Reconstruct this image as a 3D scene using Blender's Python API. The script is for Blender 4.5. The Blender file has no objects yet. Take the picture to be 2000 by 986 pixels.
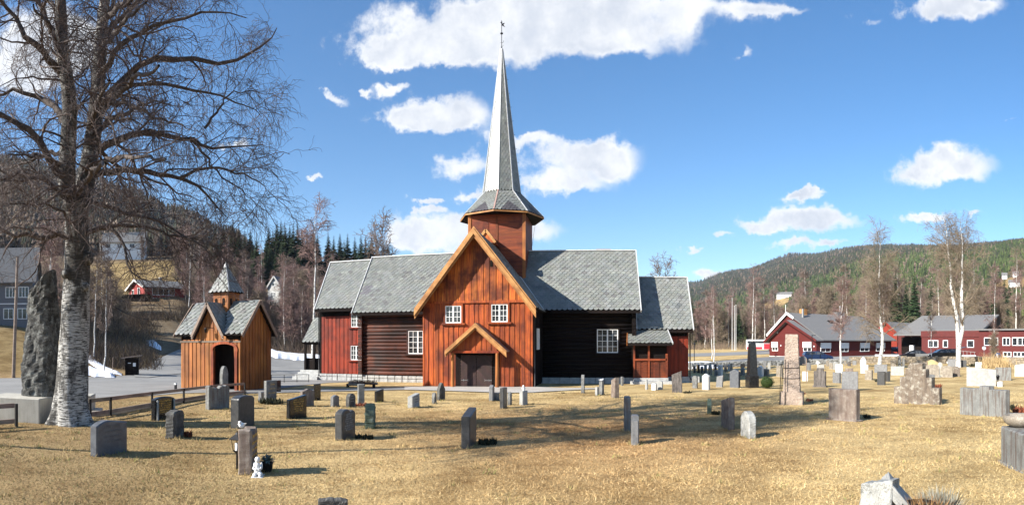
import bpy, bmesh, math, random
import numpy as np
from mathutils import Vector, Matrix
R = math.radians
random.seed(7)
rng = np.random.default_rng(11)
SC = bpy.context.scene
COL = SC.collection
# ------------------------------------------------------------------ camera (a cylindrical panorama, as the photograph is)
F, PX0, PY0, EYE = 1150.0, 1180.0, 670.0, 2.7
cam = bpy.data.cameras.new('camera'); cam.type = 'PANO'
cam.panorama_type = 'CENTRAL_CYLINDRICAL'
cam.central_cylindrical_range_u_min = -1000 / F; cam.central_cylindrical_range_u_max = 1000 / F
cam.central_cylindrical_range_v_min = -(986 - PY0) / F; cam.central_cylindrical_range_v_max = PY0 / F
cam.central_cylindrical_radius = 1.0
cam.clip_start = 0.05; cam.clip_end = 30000
camo = bpy.data.objects.new('camera', cam); COL.objects.link(camo)
camo.location = (0, 0, EYE); camo.rotation_euler = (R(90), 0, (PX0 - 1000) / F)
SC.camera = camo
SC.view_settings.view_transform = 'Standard'; SC.view_settings.look = 'None'
SC.view_settings.exposure = 1.22; SC.view_settings.gamma = 1
SC.cycles.max_bounces = 5; SC.cycles.diffuse_bounces = 2; SC.cycles.glossy_bounces = 2
SC.cycles.transparent_max_bounces = 6; SC.cycles.volume_bounces = 0
SC.cycles.use_denoising = True
# ------------------------------------------------------------------ sun and sky
SUN_AZ, SUN_EL = -127.0, 30.0     # azimuth from +Y towards +X of the direction TO the sun
sd = Vector((math.sin(R(SUN_AZ)) * math.cos(R(SUN_EL)), math.cos(R(SUN_AZ)) * math.cos(R(SUN_EL)), math.sin(R(SUN_EL))))
sl = bpy.data.lights.new('sun', 'SUN'); sl.energy = 5.0; sl.angle = R(0.4); sl.color = (1.0, 0.945, 0.86)
so = bpy.data.objects.new('sun', sl); COL.objects.link(so)
so.rotation_euler = (-sd).to_track_quat('-Z', 'Y').to_euler(); so.location = (-20, -20, 40)

class NT:
    def __init__(s, tree): s.t = tree; s.n = tree.nodes; s.l = tree.links
    def node(s, typ, ins=None, **kw):
        n = s.n.new(typ)
        for k, v in kw.items(): setattr(n, k, v)
        for k, v in (ins or {}).items(): s.set(n, k, v)
        return n
    def set(s, n, k, v):
        if isinstance(v, bpy.types.NodeSocket): s.l.new(v, n.inputs[k])
        elif isinstance(v, tuple) and len(v) == 3 and n.inputs[k].type == 'RGBA': n.inputs[k].default_value = (*v, 1)
        else: n.inputs[k].default_value = v
    def m(s, op, a, b=0.0, c=None, clamp=False):
        n = s.n.new('ShaderNodeMath'); n.operation = op; n.use_clamp = clamp
        s.set(n, 0, a); s.set(n, 1, b)
        if c is not None: s.set(n, 2, c)
        return n.outputs[0]
    def mix(s, f, a, b, typ='MIX'):
        n = s.n.new('ShaderNodeMix'); n.data_type = 'RGBA'; n.blend_type = typ
        s.set(n, 0, f); s.set(n, 6, a); s.set(n, 7, b); return n.outputs[2]
    def noise(s, vec, scale, detail=4, rough=.55, dist=0.0):
        n = s.node('ShaderNodeTexNoise', {'Vector': vec, 'Scale': scale, 'Detail': detail, 'Roughness': rough, 'Distortion': dist}); return n.outputs[0]
    def ss(s, v, a, b):
        n = s.node('ShaderNodeMapRange', {0: v, 1: a, 2: b, 3: 0.0, 4: 1.0}, interpolation_type='SMOOTHSTEP'); return n.outputs[0]
    def ramp(s, f, stops):
        n = s.n.new('ShaderNodeValToRGB'); e = n.color_ramp.elements
        while len(e) < len(stops): e.new(.5)
        for i, (p, c) in enumerate(stops): e[i].position = p; e[i].color = (*c, 1)
        s.set(n, 0, f); return n.outputs[0]

def world():
    w = bpy.data.worlds.new('World'); SC.world = w; w.use_nodes = True
    k = NT(w.node_tree); k.n.clear()
    sky = k.node('ShaderNodeTexSky', sky_type='NISHITA', sun_disc=False, sun_elevation=R(SUN_EL), sun_rotation=R(SUN_AZ), air_density=1.0, dust_density=0.3, ozone_density=2.5, altitude=300)
    hs = k.node('ShaderNodeHueSaturation', {'Saturation': 1.24, 'Value': 1.0, 'Color': sky.outputs[0]})
    bg = k.node('ShaderNodeBackground', {0: hs.outputs[0], 1: 0.088})
    tc = k.node('ShaderNodeTexCoord'); d = tc.outputs['Generated']
    sx = k.node('ShaderNodeSeparateXYZ', {0: d})
    x, y, z = sx.outputs
    n1 = k.node('ShaderNodeTexNoise', {'Vector': d, 'Scale': 9.0, 'Detail': 10.0, 'Roughness': .64})
    n2 = k.node('ShaderNodeTexNoise', {'Vector': d, 'Scale': 3.2, 'Detail': 3.0, 'Roughness': .5})
    sc = k.node('ShaderNodeSeparateColor', {0: n1.outputs[1]})
    az = k.m('ARCTAN2', x, y)
    rho = k.m('SQRT', k.m('ADD', k.m('MULTIPLY', x, x), k.m('MULTIPLY', y, y)))
    v = k.m('DIVIDE', z, k.m('MAXIMUM', rho, .02))
    u = k.m('ADD', az, k.m('MULTIPLY', k.m('SUBTRACT', sc.outputs[0], .5), .17))
    w_ = k.m('ADD', v, k.m('MULTIPLY', k.m('SUBTRACT', sc.outputs[1], .5), .12))
    # (azimuth, tan elevation, half width, half height, weight) of each cumulus, from the picture
    CL = [(1000,62,250,52,1.1),(850,85,115,32,.85),(1100,30,270,58,1.15),(765,110,50,18,.8),(770,160,30,12,.8),(1300,10,90,30,.8),(1220,92,70,14,.35),
          (850,205,95,32,1.1),(890,240,85,26,.9),(790,228,50,26,.7),
          (1110,310,130,42,1.15),(895,330,70,28,.85),(1100,370,95,22,.9),(915,378,50,12,.8),(1190,300,55,34,.9),(1010,278,60,16,.7),
          (875,452,95,48,1.2),(1030,445,90,26,.9),(810,485,60,28,.8),(640,190,42,15,.95),(712,168,22,10,.9),(605,350,30,9,1.0),(825,387,24,9,1.0),(830,408,20,8,.9),
          (1850,320,110,34,1.15),(1830,20,100,34,1.0),(1900,15,70,22,.8),(1470,20,70,18,.6),(1460,105,24,16,.6),(1590,380,34,9,.9),
          (1590,425,110,24,1.1),(1480,440,50,14,.8),(1550,475,60,11,.85),(1740,474,26,5,.7),(1810,412,55,15,1.0),(1900,405,26,8,.8),(1630,477,30,9,.8),
          (1370,473,20,6,.7),(1405,530,34,12,.9),(1970,228,18,5,.6),(1700,40,22,14,.5),(1545,30,60,10,.5),(1410,455,18,7,.7),
          (70,75,100,52,1.1),(150,60,70,42,.9),(30,150,90,40,.9),(470,278,18,11,.8),(330,5,60,12,.4),(180,120,60,30,.6),
          (-300,150,200,60,1.1),(-700,300,200,50,1.0),(2300,200,160,50,1.1),(2700,350,220,60,1.0),(-2200,200,300,80,1.1),(3600,240,300,70,1.0)]
    tot = None
    for cx, cy, rx, ry, wt in CL:
        du = k.m('MULTIPLY', k.m('SUBTRACT', u, (cx - PX0) / F), F / (rx * 1.12))
        dv = k.m('MULTIPLY', k.m('SUBTRACT', w_, (PY0 - cy) / F), F / (ry * 1.15))
        q = k.m('MULTIPLY_ADD', du, du, k.m('MULTIPLY', dv, dv))
        g = k.m('MULTIPLY', k.m('EXPONENT', k.m('MULTIPLY', q, -1.3)), wt)
        tot = g if tot is None else k.m('ADD', tot, g)
    tot = k.m('MINIMUM', tot, 1.0)
    dens = k.m('ADD', tot, k.m('MULTIPLY', k.m('SUBTRACT', n1.outputs[0], .5), 1.75))
    fac = k.ss(dens, .36, .88)
    # thicker parts of a cloud are greyer underneath
    fine = k.noise(d, 16.0, 5, .6)
    shade = k.ss(k.m('ADD', k.m('MULTIPLY', dens, .5), k.m('MULTIPLY', fine, .8)), .62, 1.12)
    col = k.mix(shade, (1.0, 1.0, 1.0), (.62, .665, .75))
    bg2 = k.node('ShaderNodeBackground', {0: col, 1: 0.50})
    mx = k.node('ShaderNodeMixShader', {0: k.m('MULTIPLY', fac, .97)})
    k.l.new(bg.outputs[0], mx.inputs[1]); k.l.new(bg2.outputs[0], mx.inputs[2])
    o = k.node('ShaderNodeOutputWorld'); k.l.new(mx.outputs[0], o.inputs[0])
    w.cycles.sampling_method = 'MANUAL'; w.cycles.sample_map_resolution = 512
world()

# ------------------------------------------------------------------ the lie of the land
RN = [0, 45, 55, 70, 90, 110, 150, 200, 300, 600, 1000, 2500, 6000]
TB = {-2400: [-2.8] * 9 + [0, 10, 60, 60],
      -1500: [-2.8] * 7 + [0, 8, 30, 60, 100, 100],
      -400: [-2.75, -2.75, -1.6, 1.8, 5, 9, 17, 28, 50, 170, 330, 400, 400],
      0:   [-2.8, -2.78, -1.7, 1.5, 5, 9, 17, 28, 48, 165, 318, 330, 330],
      150: [-2.8, -2.8, -2.0, 0.5, 4, 8, 17, 28, 46, 150, 290, 300, 300],
      250: [-2.8, -2.82, -2.6, -.8, 3.2, 7.8, 17.5, 29, 44, 130, 258, 260, 260],
      330: [-2.8, -2.85, -2.7, -1.5, 3.4, 8.2, 18, 30, 43, 110, 232, 240, 240],
      450: [-2.8, -2.85, -2.88, -2.4, 1, 5, 13, 25, 36, 75, 185, 190, 190],
      600: [-2.8, -2.87, -2.9, -2.9, -1.0, 3, 11, 20, 29, 45, 50, 50, 50],
      760: [-2.8, -2.87, -2.9, -2.9, -2.0, 0.5, 6, 14, 20, 34, 36, 36, 36],
      950: [-2.8, -2.87, -2.9, -2.9, -2.9, -2.5, -1, 2, 6, 14, 16, 20, 20],
      1150: [-2.8, -2.85, -2.88, -2.85, -2.8, -2.7, -2.6, -2, 0, 5, 10, 20, 20],
      1345: [-2.8, -2.8, -2.72, -2.6, -2.4, -2.3, -2.3, -2.2, -1, 9, 42, 248, 248],
      1450: [-2.8, -2.8, -2.72, -2.6, -2.4, -2.3, -2.3, -2.0, 1, 22, 70, 312, 312],
      1560: [-2.8, -2.8, -2.72, -2.6, -2.35, -2.25, -2.0, -1, 3, 30, 98, 366, 366],
      1700: [-2.8, -2.8, -2.72, -2.55, -2.25, -2.2, -2.0, 0, 6, 42, 132, 408, 408],
      1850: [-2.8, -2.75, -2.65, -2.5, -2.2, -2.1, -1.8, 1, 8, 50, 145, 405, 405],
      2000: [-2.8, -2.75, -2.6, -2.4, -2.2, -2.0, -1.5, 2, 12, 56, 165, 425, 425],
      2400: [-2.8, -2.75, -2.6, -2.4, -2.2, -2.0, -1.5, 2, 14, 62, 185, 450, 450],
      3500: [-2.8] * 8 + [-2, 10, 40, 120, 120]}
TK = np.array(sorted(TB)); TV = np.array([TB[k] for k in TK], float); RNA = np.array(RN, float)
def vnoise(x, y, s):
    x = np.asarray(x) * s; y = np.asarray(y) * s
    return (np.sin(x * 1.7 + 1.3 * np.sin(y * 1.1 + .5)) + np.sin(y * 1.9 + 1.7 * np.sin(x * .9 + 2.1)) + .6 * np.sin(x * 3.1 - y * 2.7 + 1.0) + .5 * np.sin(x * 4.7 + y * 5.3)) / 3.1
def gh(x, y):
    x = np.asarray(x, float); y = np.asarray(y, float)
    r = np.hypot(x, y); az = np.arctan2(x, y); px = PX0 + F * az
    base = -(1.5 + 1.469 * np.tanh(r / 36))
    base = base + .035 * vnoise(x, y, .28) * np.clip((34 - r) / 8, 0, 1) + .012 * vnoise(x, y, 1.3) * np.clip((30 - r) / 8, 0, 1)
    p = np.clip(px, TK[0], TK[-1])
    i = np.clip(np.searchsorted(TK, p) - 1, 0, len(TK) - 2)
    f = (p - TK[i]) / (TK[i + 1] - TK[i]); f = f * f * (3 - 2 * f)
    rr = np.clip(r, 1, 5999)
    j = np.clip(np.searchsorted(RNA, rr) - 1, 0, len(RNA) - 2)
    g = (rr - RNA[j]) / (RNA[j + 1] - RNA[j])
    t = (TV[i, j] * (1 - g) + TV[i, j + 1] * g) * (1 - f) + (TV[i + 1, j] * (1 - g) + TV[i + 1, j + 1] * g) * f
    w = np.clip((r - 36) / 14, 0, 1); w = w * w * (3 - 2 * w)
    h = base * (1 - w) + t * w
    hn = np.clip(h + 1.5, 0, 60)
    h = h + hn * .05 * vnoise(x, y, .035) + np.clip(h - 30, 0, 200) * .055 * vnoise(x, y, .006)
    return h + EYE
def gz(x, y): return float(gh(x, y))
def G(px, py):
    """the point of the ground seen at a picture position"""
    az = (px - PX0) / F; v = (PY0 - py) / F
    r = np.concatenate([np.arange(1.5, 60, .05), np.arange(60, 400, .5)])
    d = gh(np.sin(az) * r, np.cos(az) * r) - (EYE + v * r)
    k = int(np.argmax(d > 0)) if (d > 0).any() else len(r) - 1
    if k > 0 and d[k] > 0:
        t = d[k - 1] / (d[k - 1] - d[k]); rr = r[k - 1] + t * (r[k] - r[k - 1])
    else: rr = r[k]
    return Vector((math.sin(az) * rr, math.cos(az) * rr, gz(math.sin(az) * rr, math.cos(az) * rr)))
def AT(px, r):
    az = (px - PX0) / F; x, y = math.sin(az) * r, math.cos(az) * r
    return Vector((x, y, gz(x, y)))
def PT(px, py, r):
    az = (px - PX0) / F
    return Vector((math.sin(az) * r, math.cos(az) * r, EYE + (PY0 - py) / F * r))

# ------------------------------------------------------------------ mesh helpers
ORG = {}
SPLIT = {'verge_flashing', 'fascia', 'ridge_cap', 'vent_opening', 'corner_board', 'porch_post', 'bargeboard', 'porch_bargeboard', 'sound_opening', 'eaves_board', 'side_column', 'trestle', 'cream_band', 'red_panel', 'small_gable_board', 'wings', 'porch_frame', 'end_porch_frame', 'wall_band', 'choir_wall'} - {'choir_wall'}
def tag(o, label=None, cat=None, group=None, kind=None):
    if label: o['label'] = label
    if cat: o['category'] = cat
    if group: o['group'] = group
    if kind: o['kind'] = kind
    return o
def empty(name, loc, rz=0.0, label=None, cat=None, group=None, world=False):
    o = bpy.data.objects.new(name, None); COL.objects.link(o); o.location = loc; o.rotation_euler = (0, 0, rz); o.empty_display_size = .3
    if world: ORG[o.name] = Vector(loc)
    return tag(o, label, cat, group)
def fast_mesh(name, V, Q, mat, cols=None, parent=None, smooth=False):
    V = np.asarray(V, np.float32); Q = np.asarray(Q, np.int32)
    me = bpy.data.meshes.new(name)
    me.vertices.add(len(V)); me.vertices.foreach_set('co', V.ravel())
    n, k = Q.shape
    me.loops.add(n * k); me.loops.foreach_set('vertex_index', Q.ravel())
    me.polygons.add(n); me.polygons.foreach_set('loop_start', np.arange(0, n * k, k, dtype=np.int32))
    if smooth: me.polygons.foreach_set('use_smooth', np.ones(n, bool))
    me.update(calc_edges=True)
    if cols is not None:
        a = me.color_attributes.new('tint', 'FLOAT_COLOR', 'POINT')
        c = np.ones((len(V), 4), np.float32); c[:, :3] = cols; a.data.foreach_set('color', c.ravel())
    if mat: me.materials.append(mat)
    o = bpy.data.objects.new(name, me); COL.objects.link(o)
    if parent: o.parent = parent
    return o
class MB:
    def __init__(s): s.v = []; s.f = []; s.c = []; s.M = None; s.col = (1, 1, 1); s.sm = []
    def add(s, vs, fs, col=None, sm=False):
        b = len(s.v)
        s.v += [tuple(s.M @ Vector(p)) if s.M else tuple(p) for p in vs]
        for f in fs: s.f.append([b + i for i in f]); s.c.append(col or s.col); s.sm.append(sm)
    def box(s, x0, x1, y0, y1, z0, z1, col=None):
        s.add([(x0,y0,z0),(x1,y0,z0),(x1,y1,z0),(x0,y1,z0),(x0,y0,z1),(x1,y0,z1),(x1,y1,z1),(x0,y1,z1)],
              [(0,3,2,1),(4,5,6,7),(0,1,5,4),(1,2,6,5),(2,3,7,6),(3,0,4,7)], col)
    def hexa(s, p, col=None):   # eight corners, bottom ring then top ring
        s.add(p, [(0,3,2,1),(4,5,6,7),(0,1,5,4),(1,2,6,5),(2,3,7,6),(3,0,4,7)], col)
    def beam(s, a, b, w, h, col=None, up=(0, 0, 1)):
        a = Vector(a); b = Vector(b); d = (b - a).normalized(); u = Vector(up)
        sd_ = d.cross(u).normalized() * (w / 2); u2 = sd_.cross(d).normalized() * (h / 2)
        s.hexa([a - sd_ - u2, a + sd_ - u2, b + sd_ - u2, b - sd_ - u2, a - sd_ + u2, a + sd_ + u2, b + sd_ + u2, b - sd_ + u2], col)
    def tube(s, pts, rad, n=8, col=None, cap=True):
        pts = [Vector(p) for p in pts]; rs = rad if isinstance(rad, (list, tuple)) else [rad] * len(pts)
        vs = []
        for i, p in enumerate(pts):
            d = (pts[min(i + 1, len(pts) - 1)] - pts[max(i - 1, 0)]).normalized()
            a = d.cross(Vector((0, 0, 1)) if abs(d.z) < .9 else Vector((1, 0, 0))).normalized(); b = d.cross(a)
            vs += [p + (a * math.cos(2 * math.pi * k / n) + b * math.sin(2 * math.pi * k / n)) * rs[i] for k in range(n)]
        fs = [(i * n + k, i * n + (k + 1) % n, (i + 1) * n + (k + 1) % n, (i + 1) * n + k) for i in range(len(pts) - 1) for k in range(n)]
        s.add(vs, fs, col, True)
        if cap: s.add(vs[:n][::-1], [tuple(range(n))], col); s.add(vs[-n:], [tuple(range(n))], col)
    def lathe(s, prof, n=16, c=(0, 0, 0), col=None, sm=True, ph=0.0):
        vs = [(c[0] + r * math.cos(2 * math.pi * k / n + ph), c[1] + r * math.sin(2 * math.pi * k / n + ph), c[2] + z) for r, z in prof for k in range(n)]
        fs = [(i * n + k, i * n + (k + 1) % n, (i + 1) * n + (k + 1) % n, (i + 1) * n + k) for i in range(len(prof) - 1) for k in range(n)]
        s.add(vs, fs, col, sm)
    def prism(s, poly, y0, y1, col=None):   # polygon in x,z pushed along y
        n = len(poly)
        s.add([(x, y0, z) for x, z in poly] + [(x, y1, z) for x, z in poly],
              [tuple(range(n)), tuple(range(2 * n - 1, n - 1, -1))] + [(i, n + i, n + (i + 1) % n, (i + 1) % n) for i in range(n)], col)
    def ball(s, c, rx, ry, rz, n=12, m=8, col=None):
        vs = []; 
        for j in range(m + 1):
            t = math.pi * j / m
            for k in range(n):
                a = 2 * math.pi * k / n
                vs.append((c[0] + rx * math.sin(t) * math.cos(a), c[1] + ry * math.sin(t) * math.sin(a), c[2] - rz * math.cos(t)))
        s.add(vs, [(j * n + k, j * n + (k + 1) % n, (j + 1) * n + (k + 1) % n, (j + 1) * n + k) for j in range(m) for k in range(n)], col, True)
    def build(s, name, mat, parent=None, bevel=0):
        if name in SPLIT:
            n = len(s.v); rt = list(range(n))
            def fd(a):
                while rt[a] != a: rt[a] = rt[rt[a]]; a = rt[a]
                return a
            for f in s.f:
                for a in f[1:]: rt[fd(a)] = fd(f[0])
            gs = {}
            for i, f in enumerate(s.f): gs.setdefault(fd(f[0]), []).append(i)
            if len(gs) > 1:
                last = None
                for g_ in gs.values():
                    m = MB(); ix = {}
                    for i in g_:
                        for a in s.f[i]:
                            if a not in ix: ix[a] = len(m.v); m.v.append(s.v[a])
                        m.f.append([ix[a] for a in s.f[i]]); m.c.append(s.c[i]); m.sm.append(s.sm[i])
                    last = m._build(name, mat, parent, bevel)
                return last
        return s._build(name, mat, parent, bevel)
    def _build(s, name, mat, parent=None, bevel=0):
        org = ORG.get(parent.name, Vector()) if parent else Vector()
        me = bpy.data.meshes.new(name)
        me.from_pydata([tuple(Vector(p) - org) for p in s.v], [], s.f); 
        me.polygons.foreach_set('use_smooth', s.sm)
        a = me.color_attributes.new('tint', 'FLOAT_COLOR', 'CORNER')
        cc = []
        for f, c in zip(s.f, s.c): cc += [c[0], c[1], c[2], 1.0] * len(f)
        a.data.foreach_set('color', cc)
        bm = bmesh.new(); bm.from_mesh(me); bmesh.ops.recalc_face_normals(bm, faces=bm.faces[:])
        if bevel: 
            bmesh.ops.bevel(bm, geom=bm.edges[:], offset=bevel, segments=1, affect='EDGES')
        bm.to_mesh(me); bm.free()
        if mat: me.materials.append(mat)
        o = bpy.data.objects.new(name, me); COL.objects.link(o)
        if parent: o.parent = parent; ORG[o.name] = org
        return o

# ------------------------------------------------------------------ materials
def mat(name, fn):
    m = bpy.data.materials.new(name); m.use_nodes = True
    k = NT(m.node_tree); b = k.n['Principled BSDF']; fn(k, b); return m
def oc(k): return k.node('ShaderNodeTexCoord').outputs['Object']
def sc3(k, v, s): return k.node('ShaderNodeMapping', {0: v, 3: s}).outputs[0]
def tint(k): return k.node('ShaderNodeVertexColor', layer_name='tint').outputs[0]
def bump(k, b, h, st, d=.02): 
    n = k.node('ShaderNodeBump', {'Height': h, 'Strength': st, 'Distance': d}); k.l.new(n.outputs[0], b.inputs['Normal'])
def wood(name, c1, c2, c3, rough=.62, grain=(14, 14, .8), amt=.75, bm=.5, spec=.35):
    def fn(k, b):
        v = oc(k)
        g = k.noise(sc3(k, v, grain), 1.0, 6, .65)
        big = k.noise(v, .9, 3, .55)
        knot = k.noise(sc3(k, v, (9, 9, 4)), 1.0, 2, .5)
        c = k.mix(k.ss(g, .32, .68), c2, c1)
        c = k.mix(k.m('MULTIPLY', k.ss(big, .42, .68), amt), c, c3)
        c = k.mix(k.m('MULTIPLY', k.ss(knot, .70, .78), .7), c, (c3[0] * .5, c3[1] * .5, c3[2] * .5))
        c = k.mix(1.0, c, tint(k), 'MULTIPLY')
        k.set(b, 'Base Color', c); k.set(b, 'Roughness', rough); k.set(b, 'Specular IOR Level', spec)
        bump(k, b, g, bm, .01)
    return mat(name, fn)
def plain(name, col, rough=.6, metal=0.0, vary=.15, scale=6, bm=.0, spec=.5, attr=True):
    def fn(k, b):
        v = oc(k); n = k.noise(v, scale, 5, .6)
        c = k.mix(k.ss(n, .3, .7), tuple(x * (1 - vary) for x in col), tuple(min(1, x * (1 + vary)) for x in col))
        if attr: c = k.mix(1.0, c, tint(k), 'MULTIPLY')
        k.set(b, 'Base Color', c); k.set(b, 'Roughness', rough); k.set(b, 'Metallic', metal); k.set(b, 'Specular IOR Level', spec)
        if bm: bump(k, b, n, bm, .02)
    return mat(name, fn)
def stone(name, c1, c2, spots=None, sc=9, rough=.8, bm=.5, streak=0.0, streakc=(.05, .04, .035), speck=.25, spots_amt=.62, bs=.012):
    def fn(k, b):
        v = oc(k)
        n = k.noise(v, sc, 7, .65); f = k.noise(v, 110, 3, .6)
        c = k.mix(k.ss(n, .33, .67), c1, c2)
        c = k.mix(k.m('MULTIPLY', k.ss(f, .45, .7), speck), c, tuple(min(1, x * 1.9 + .05) for x in c2))
        if streak:
            s_ = k.noise(sc3(k, v, (16, 16, 1.1)), 1.0, 4, .6)
            c = k.mix(k.m('MULTIPLY', k.ss(s_, .45, .62), streak), c, streakc)
        if spots:
            vo = k.node('ShaderNodeTexVoronoi', {'Vector': k.node('ShaderNodeVectorMath', {0: v, 1: k.node('ShaderNodeTexNoise', {'Vector': v, 'Scale': 18.0}).outputs[1]}, operation='ADD').outputs[0], 'Scale': 13.0}).outputs[0]
            pn = k.noise(v, 5.0, 5, .7)
            c = k.mix(k.m('MULTIPLY', k.ss(k.m('SUBTRACT', pn, k.m('MULTIPLY', vo, .35)), .36, .46), spots_amt), c, spots)
        k.set(b, 'Base Color', c); k.set(b, 'Roughness', rough)
        if bm: bump(k, b, k.m('ADD', n, k.m('MULTIPLY', f, .25)), bm, bs)
    return mat(name, fn)
def foliage(name, rough=.85, tr=0.0):
    def fn(k, b):
        c = k.mix(.55, tint(k), k.mix(1.0, tint(k), k.ramp(k.noise(oc(k), .6, 4, .6), [(0.3, (.35, .35, .35)), (.7, (1.6, 1.6, 1.6))]), 'MULTIPLY'))
        k.set(b, 'Base Color', c); k.set(b, 'Roughness', rough); k.set(b, 'Specular IOR Level', .2)
    return mat(name, fn)
M = {}
M['orange'] = wood('tarred_pine_orange', (.46, .100, .013), (.21, .034, .008), (.075, .012, .005), amt=.75)
M['gable'] = wood('tarred_pine_gable', (.53, .145, .019), (.23, .040, .008), (.065, .010, .004), amt=.88)
M['red'] = wood('tarred_pine_red', (.33, .036, .008), (.175, .020, .006), (.075, .010, .005), amt=.65)
M['honey'] = wood('honey_pine', (.43, .158, .036), (.24, .078, .018), (.12, .037, .010), grain=(16, 16, .8), amt=.5)
M['rake'] = wood('weathered_bargeboard', (.50, .26, .09), (.34, .15, .045), (.17, .068, .024), grain=(3, 3, 3), amt=.6)
M['log'] = wood('dark_log', (.085, .021, .009), (.026, .009, .006), (.010, .006, .005), grain=(.9, 16, 16), amt=.8, rough=.7)
M['darkwood'] = wood('tar_and_shade_wood', (.014, .008, .006), (.007, .005, .0045), (.005, .004, .004), amt=.6, rough=.85, spec=.15)  # tar-dark wood, blackened further for the shaded church walls
M['tower'] = wood('tower_board', (.26, .055, .014), (.13, .026, .008), (.055, .012, .006), grain=(.9, 16, 16), amt=.8)
M['doorwood'] = wood('dark_door', (.045, .022, .018), (.028, .014, .012), (.018, .010, .009), amt=.4)
M['greywood'] = wood('grey_rail', (.30, .225, .17), (.21, .15, .115), (.13, .095, .075), grain=(3, 3, 8))
M['redpaint'] = wood('red_house_paint', (.105, .015, .012), (.085, .012, .010), (.065, .010, .009), grain=(3, 3, 9), amt=.3, rough=.7, bm=.2)
M['redbright'] = wood('bright_red_paint', (.25, .030, .014), (.20, .025, .013), (.15, .02, .012), grain=(3, 3, 9), amt=.3, rough=.7, bm=.2)
M['white'] = plain('white_paint', (.80, .80, .78), .5, vary=.03)
M['blind'] = plain('white_blind', (.70, .70, .68), .6, vary=.04)
M['leadwhite'] = plain('pale_metal_flashing', (.56, .56, .55), .45, .2, vary=.12)
M['iron'] = plain('black_iron', (.02, .02, .022), .45, .6, vary=.2)
M['greymetal'] = plain('galvanised_steel', (.34, .34, .33), .4, .7, vary=.1)
M['concrete'] = stone('concrete', (.33, .31, .26), (.42, .40, .34), sc=3, bm=.25, streak=.35, streakc=(.5, .48, .43), speck=.1)
M['found'] = stone('foundation_stone', (.26, .26, .25), (.42, .42, .40), sc=4, bm=.9, bs=.05)
def _slate(k, b):
    v = oc(k); n = k.noise(v, 1.6, 6, .62); f = k.noise(v, 22, 4, .6)
    c = k.mix(1.0, k.mix(k.ss(n, .35, .7), (.168, .175, .162), (.215, .220, .204)), tint(k), 'MULTIPLY')
    c = k.mix(k.m('MULTIPLY', k.ss(f, .52, .72), .22), c, (.28, .29, .24))
    k.set(b, 'Base Color', c); k.set(b, 'Roughness', k.m('ADD', .36, k.m('MULTIPLY', f, .2))); k.set(b, 'Specular IOR Level', .55)
    bump(k, b, f, .25, .01)
M['slate'] = mat('green_grey_slate', _slate)
def _felt(k, b):
    v = oc(k); n = k.noise(v, 3, 5, .6); f = k.noise(v, 40, 2, .5)
    c = k.mix(n, (.105, .103, .10), (.18, .176, .17)); c = k.mix(1.0, c, tint(k), 'MULTIPLY')
    k.set(b, 'Base Color', c); k.set(b, 'Roughness', .8); bump(k, b, f, .3, .01)
M['felt'] = mat('grey_roofing', _felt)
def _glass(k, b):
    n = k.noise(oc(k), 1.7, 3, .5)
    k.set(b, 'Base Color', k.mix(k.ss(n, .4, .6), (.012, .014, .016), (.05, .055, .06))); k.set(b, 'Roughness', .06); k.set(b, 'Specular IOR Level', .7)
M['glass'] = mat('dark_window_glass', _glass)
def _asph(k, b):
    v = oc(k); n = k.noise(v, .35, 5, .6); f = k.noise(v, 30, 4, .7)
    c = k.mix(k.ss(n, .3, .7), (.165, .160, .150), (.235, .228, .212)); c = k.mix(k.m('MULTIPLY', k.ss(f, .4, .7), .4), c, (.30, .30, .285))
    k.set(b, 'Base Color', c); k.set(b, 'Roughness', .9); bump(k, b, f, .3, .01)
M['asphalt'] = mat('worn_asphalt', _asph)
def _path(k, b):
    v = oc(k); f = k.noise(v, 25, 5, .7); n = k.noise(v, 1.2, 4, .6)
    c = k.mix(k.ss(n, .3, .7), (.36, .335, .29), (.46, .43, .385)); c = k.mix(k.m('MULTIPLY', k.ss(f, .4, .7), .5), c, (.22, .205, .18))
    k.set(b, 'Base Color', c); k.set(b, 'Roughness', .95); bump(k, b, f, .4, .01)
M['path'] = mat('gravel_and_paving', _path)
def _snow(k, b):
    v = oc(k); n = k.noise(v, 3.0, 6, .65)
    k.set(b, 'Base Color', k.mix(k.ss(n, .3, .6), (.68, .70, .74), (.86, .87, .9))); k.set(b, 'Roughness', .6); bump(k, b, n, .8, .1)
M['snow'] = mat('old_snow', _snow)
def _terr(k, b):
    v = oc(k)
    n = k.noise(v, .30, 6, .62); p = k.noise(v, 1.3, 7, .70); f = k.noise(v, 26, 5, .75); ff = k.noise(v, 90, 3, .7)
    t = tint(k)
    c = k.mix(1.0, t, k.ramp(n, [(.34, (.66, .60, .52)), (.5, (1, 1, 1)), (.68, (1.22, 1.26, 1.3))]), 'MULTIPLY')
    c = k.mix(1.0, c, k.ramp(p, [(.30, (.62, .55, .48)), (.48, (1, 1, 1)), (.72, (1.18, 1.2, 1.2))]), 'MULTIPLY')
    c = k.mix(1.0, c, k.ramp(f, [(.32, (.42, .36, .30)), (.47, (.95, .95, .95)), (.68, (1.35, 1.38, 1.4))]), 'MULTIPLY')
    c = k.mix(1.0, c, k.ramp(ff, [(.35, (.7, .66, .62)), (.6, (1.12, 1.12, 1.12))]), 'MULTIPLY')
    k.set(b, 'Base Color', c); k.set(b, 'Roughness', .95); k.set(b, 'Specular IOR Level', .1)
    bump(k, b, k.m('ADD', k.m('MULTIPLY', p, 1.2), k.m('ADD', f, k.m('MULTIPLY', ff, .4))), .75, .05)
M['terrain'] = mat('dry_lawn_and_hillside', _terr)
M['leafy'] = foliage('foliage_tinted')
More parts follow.
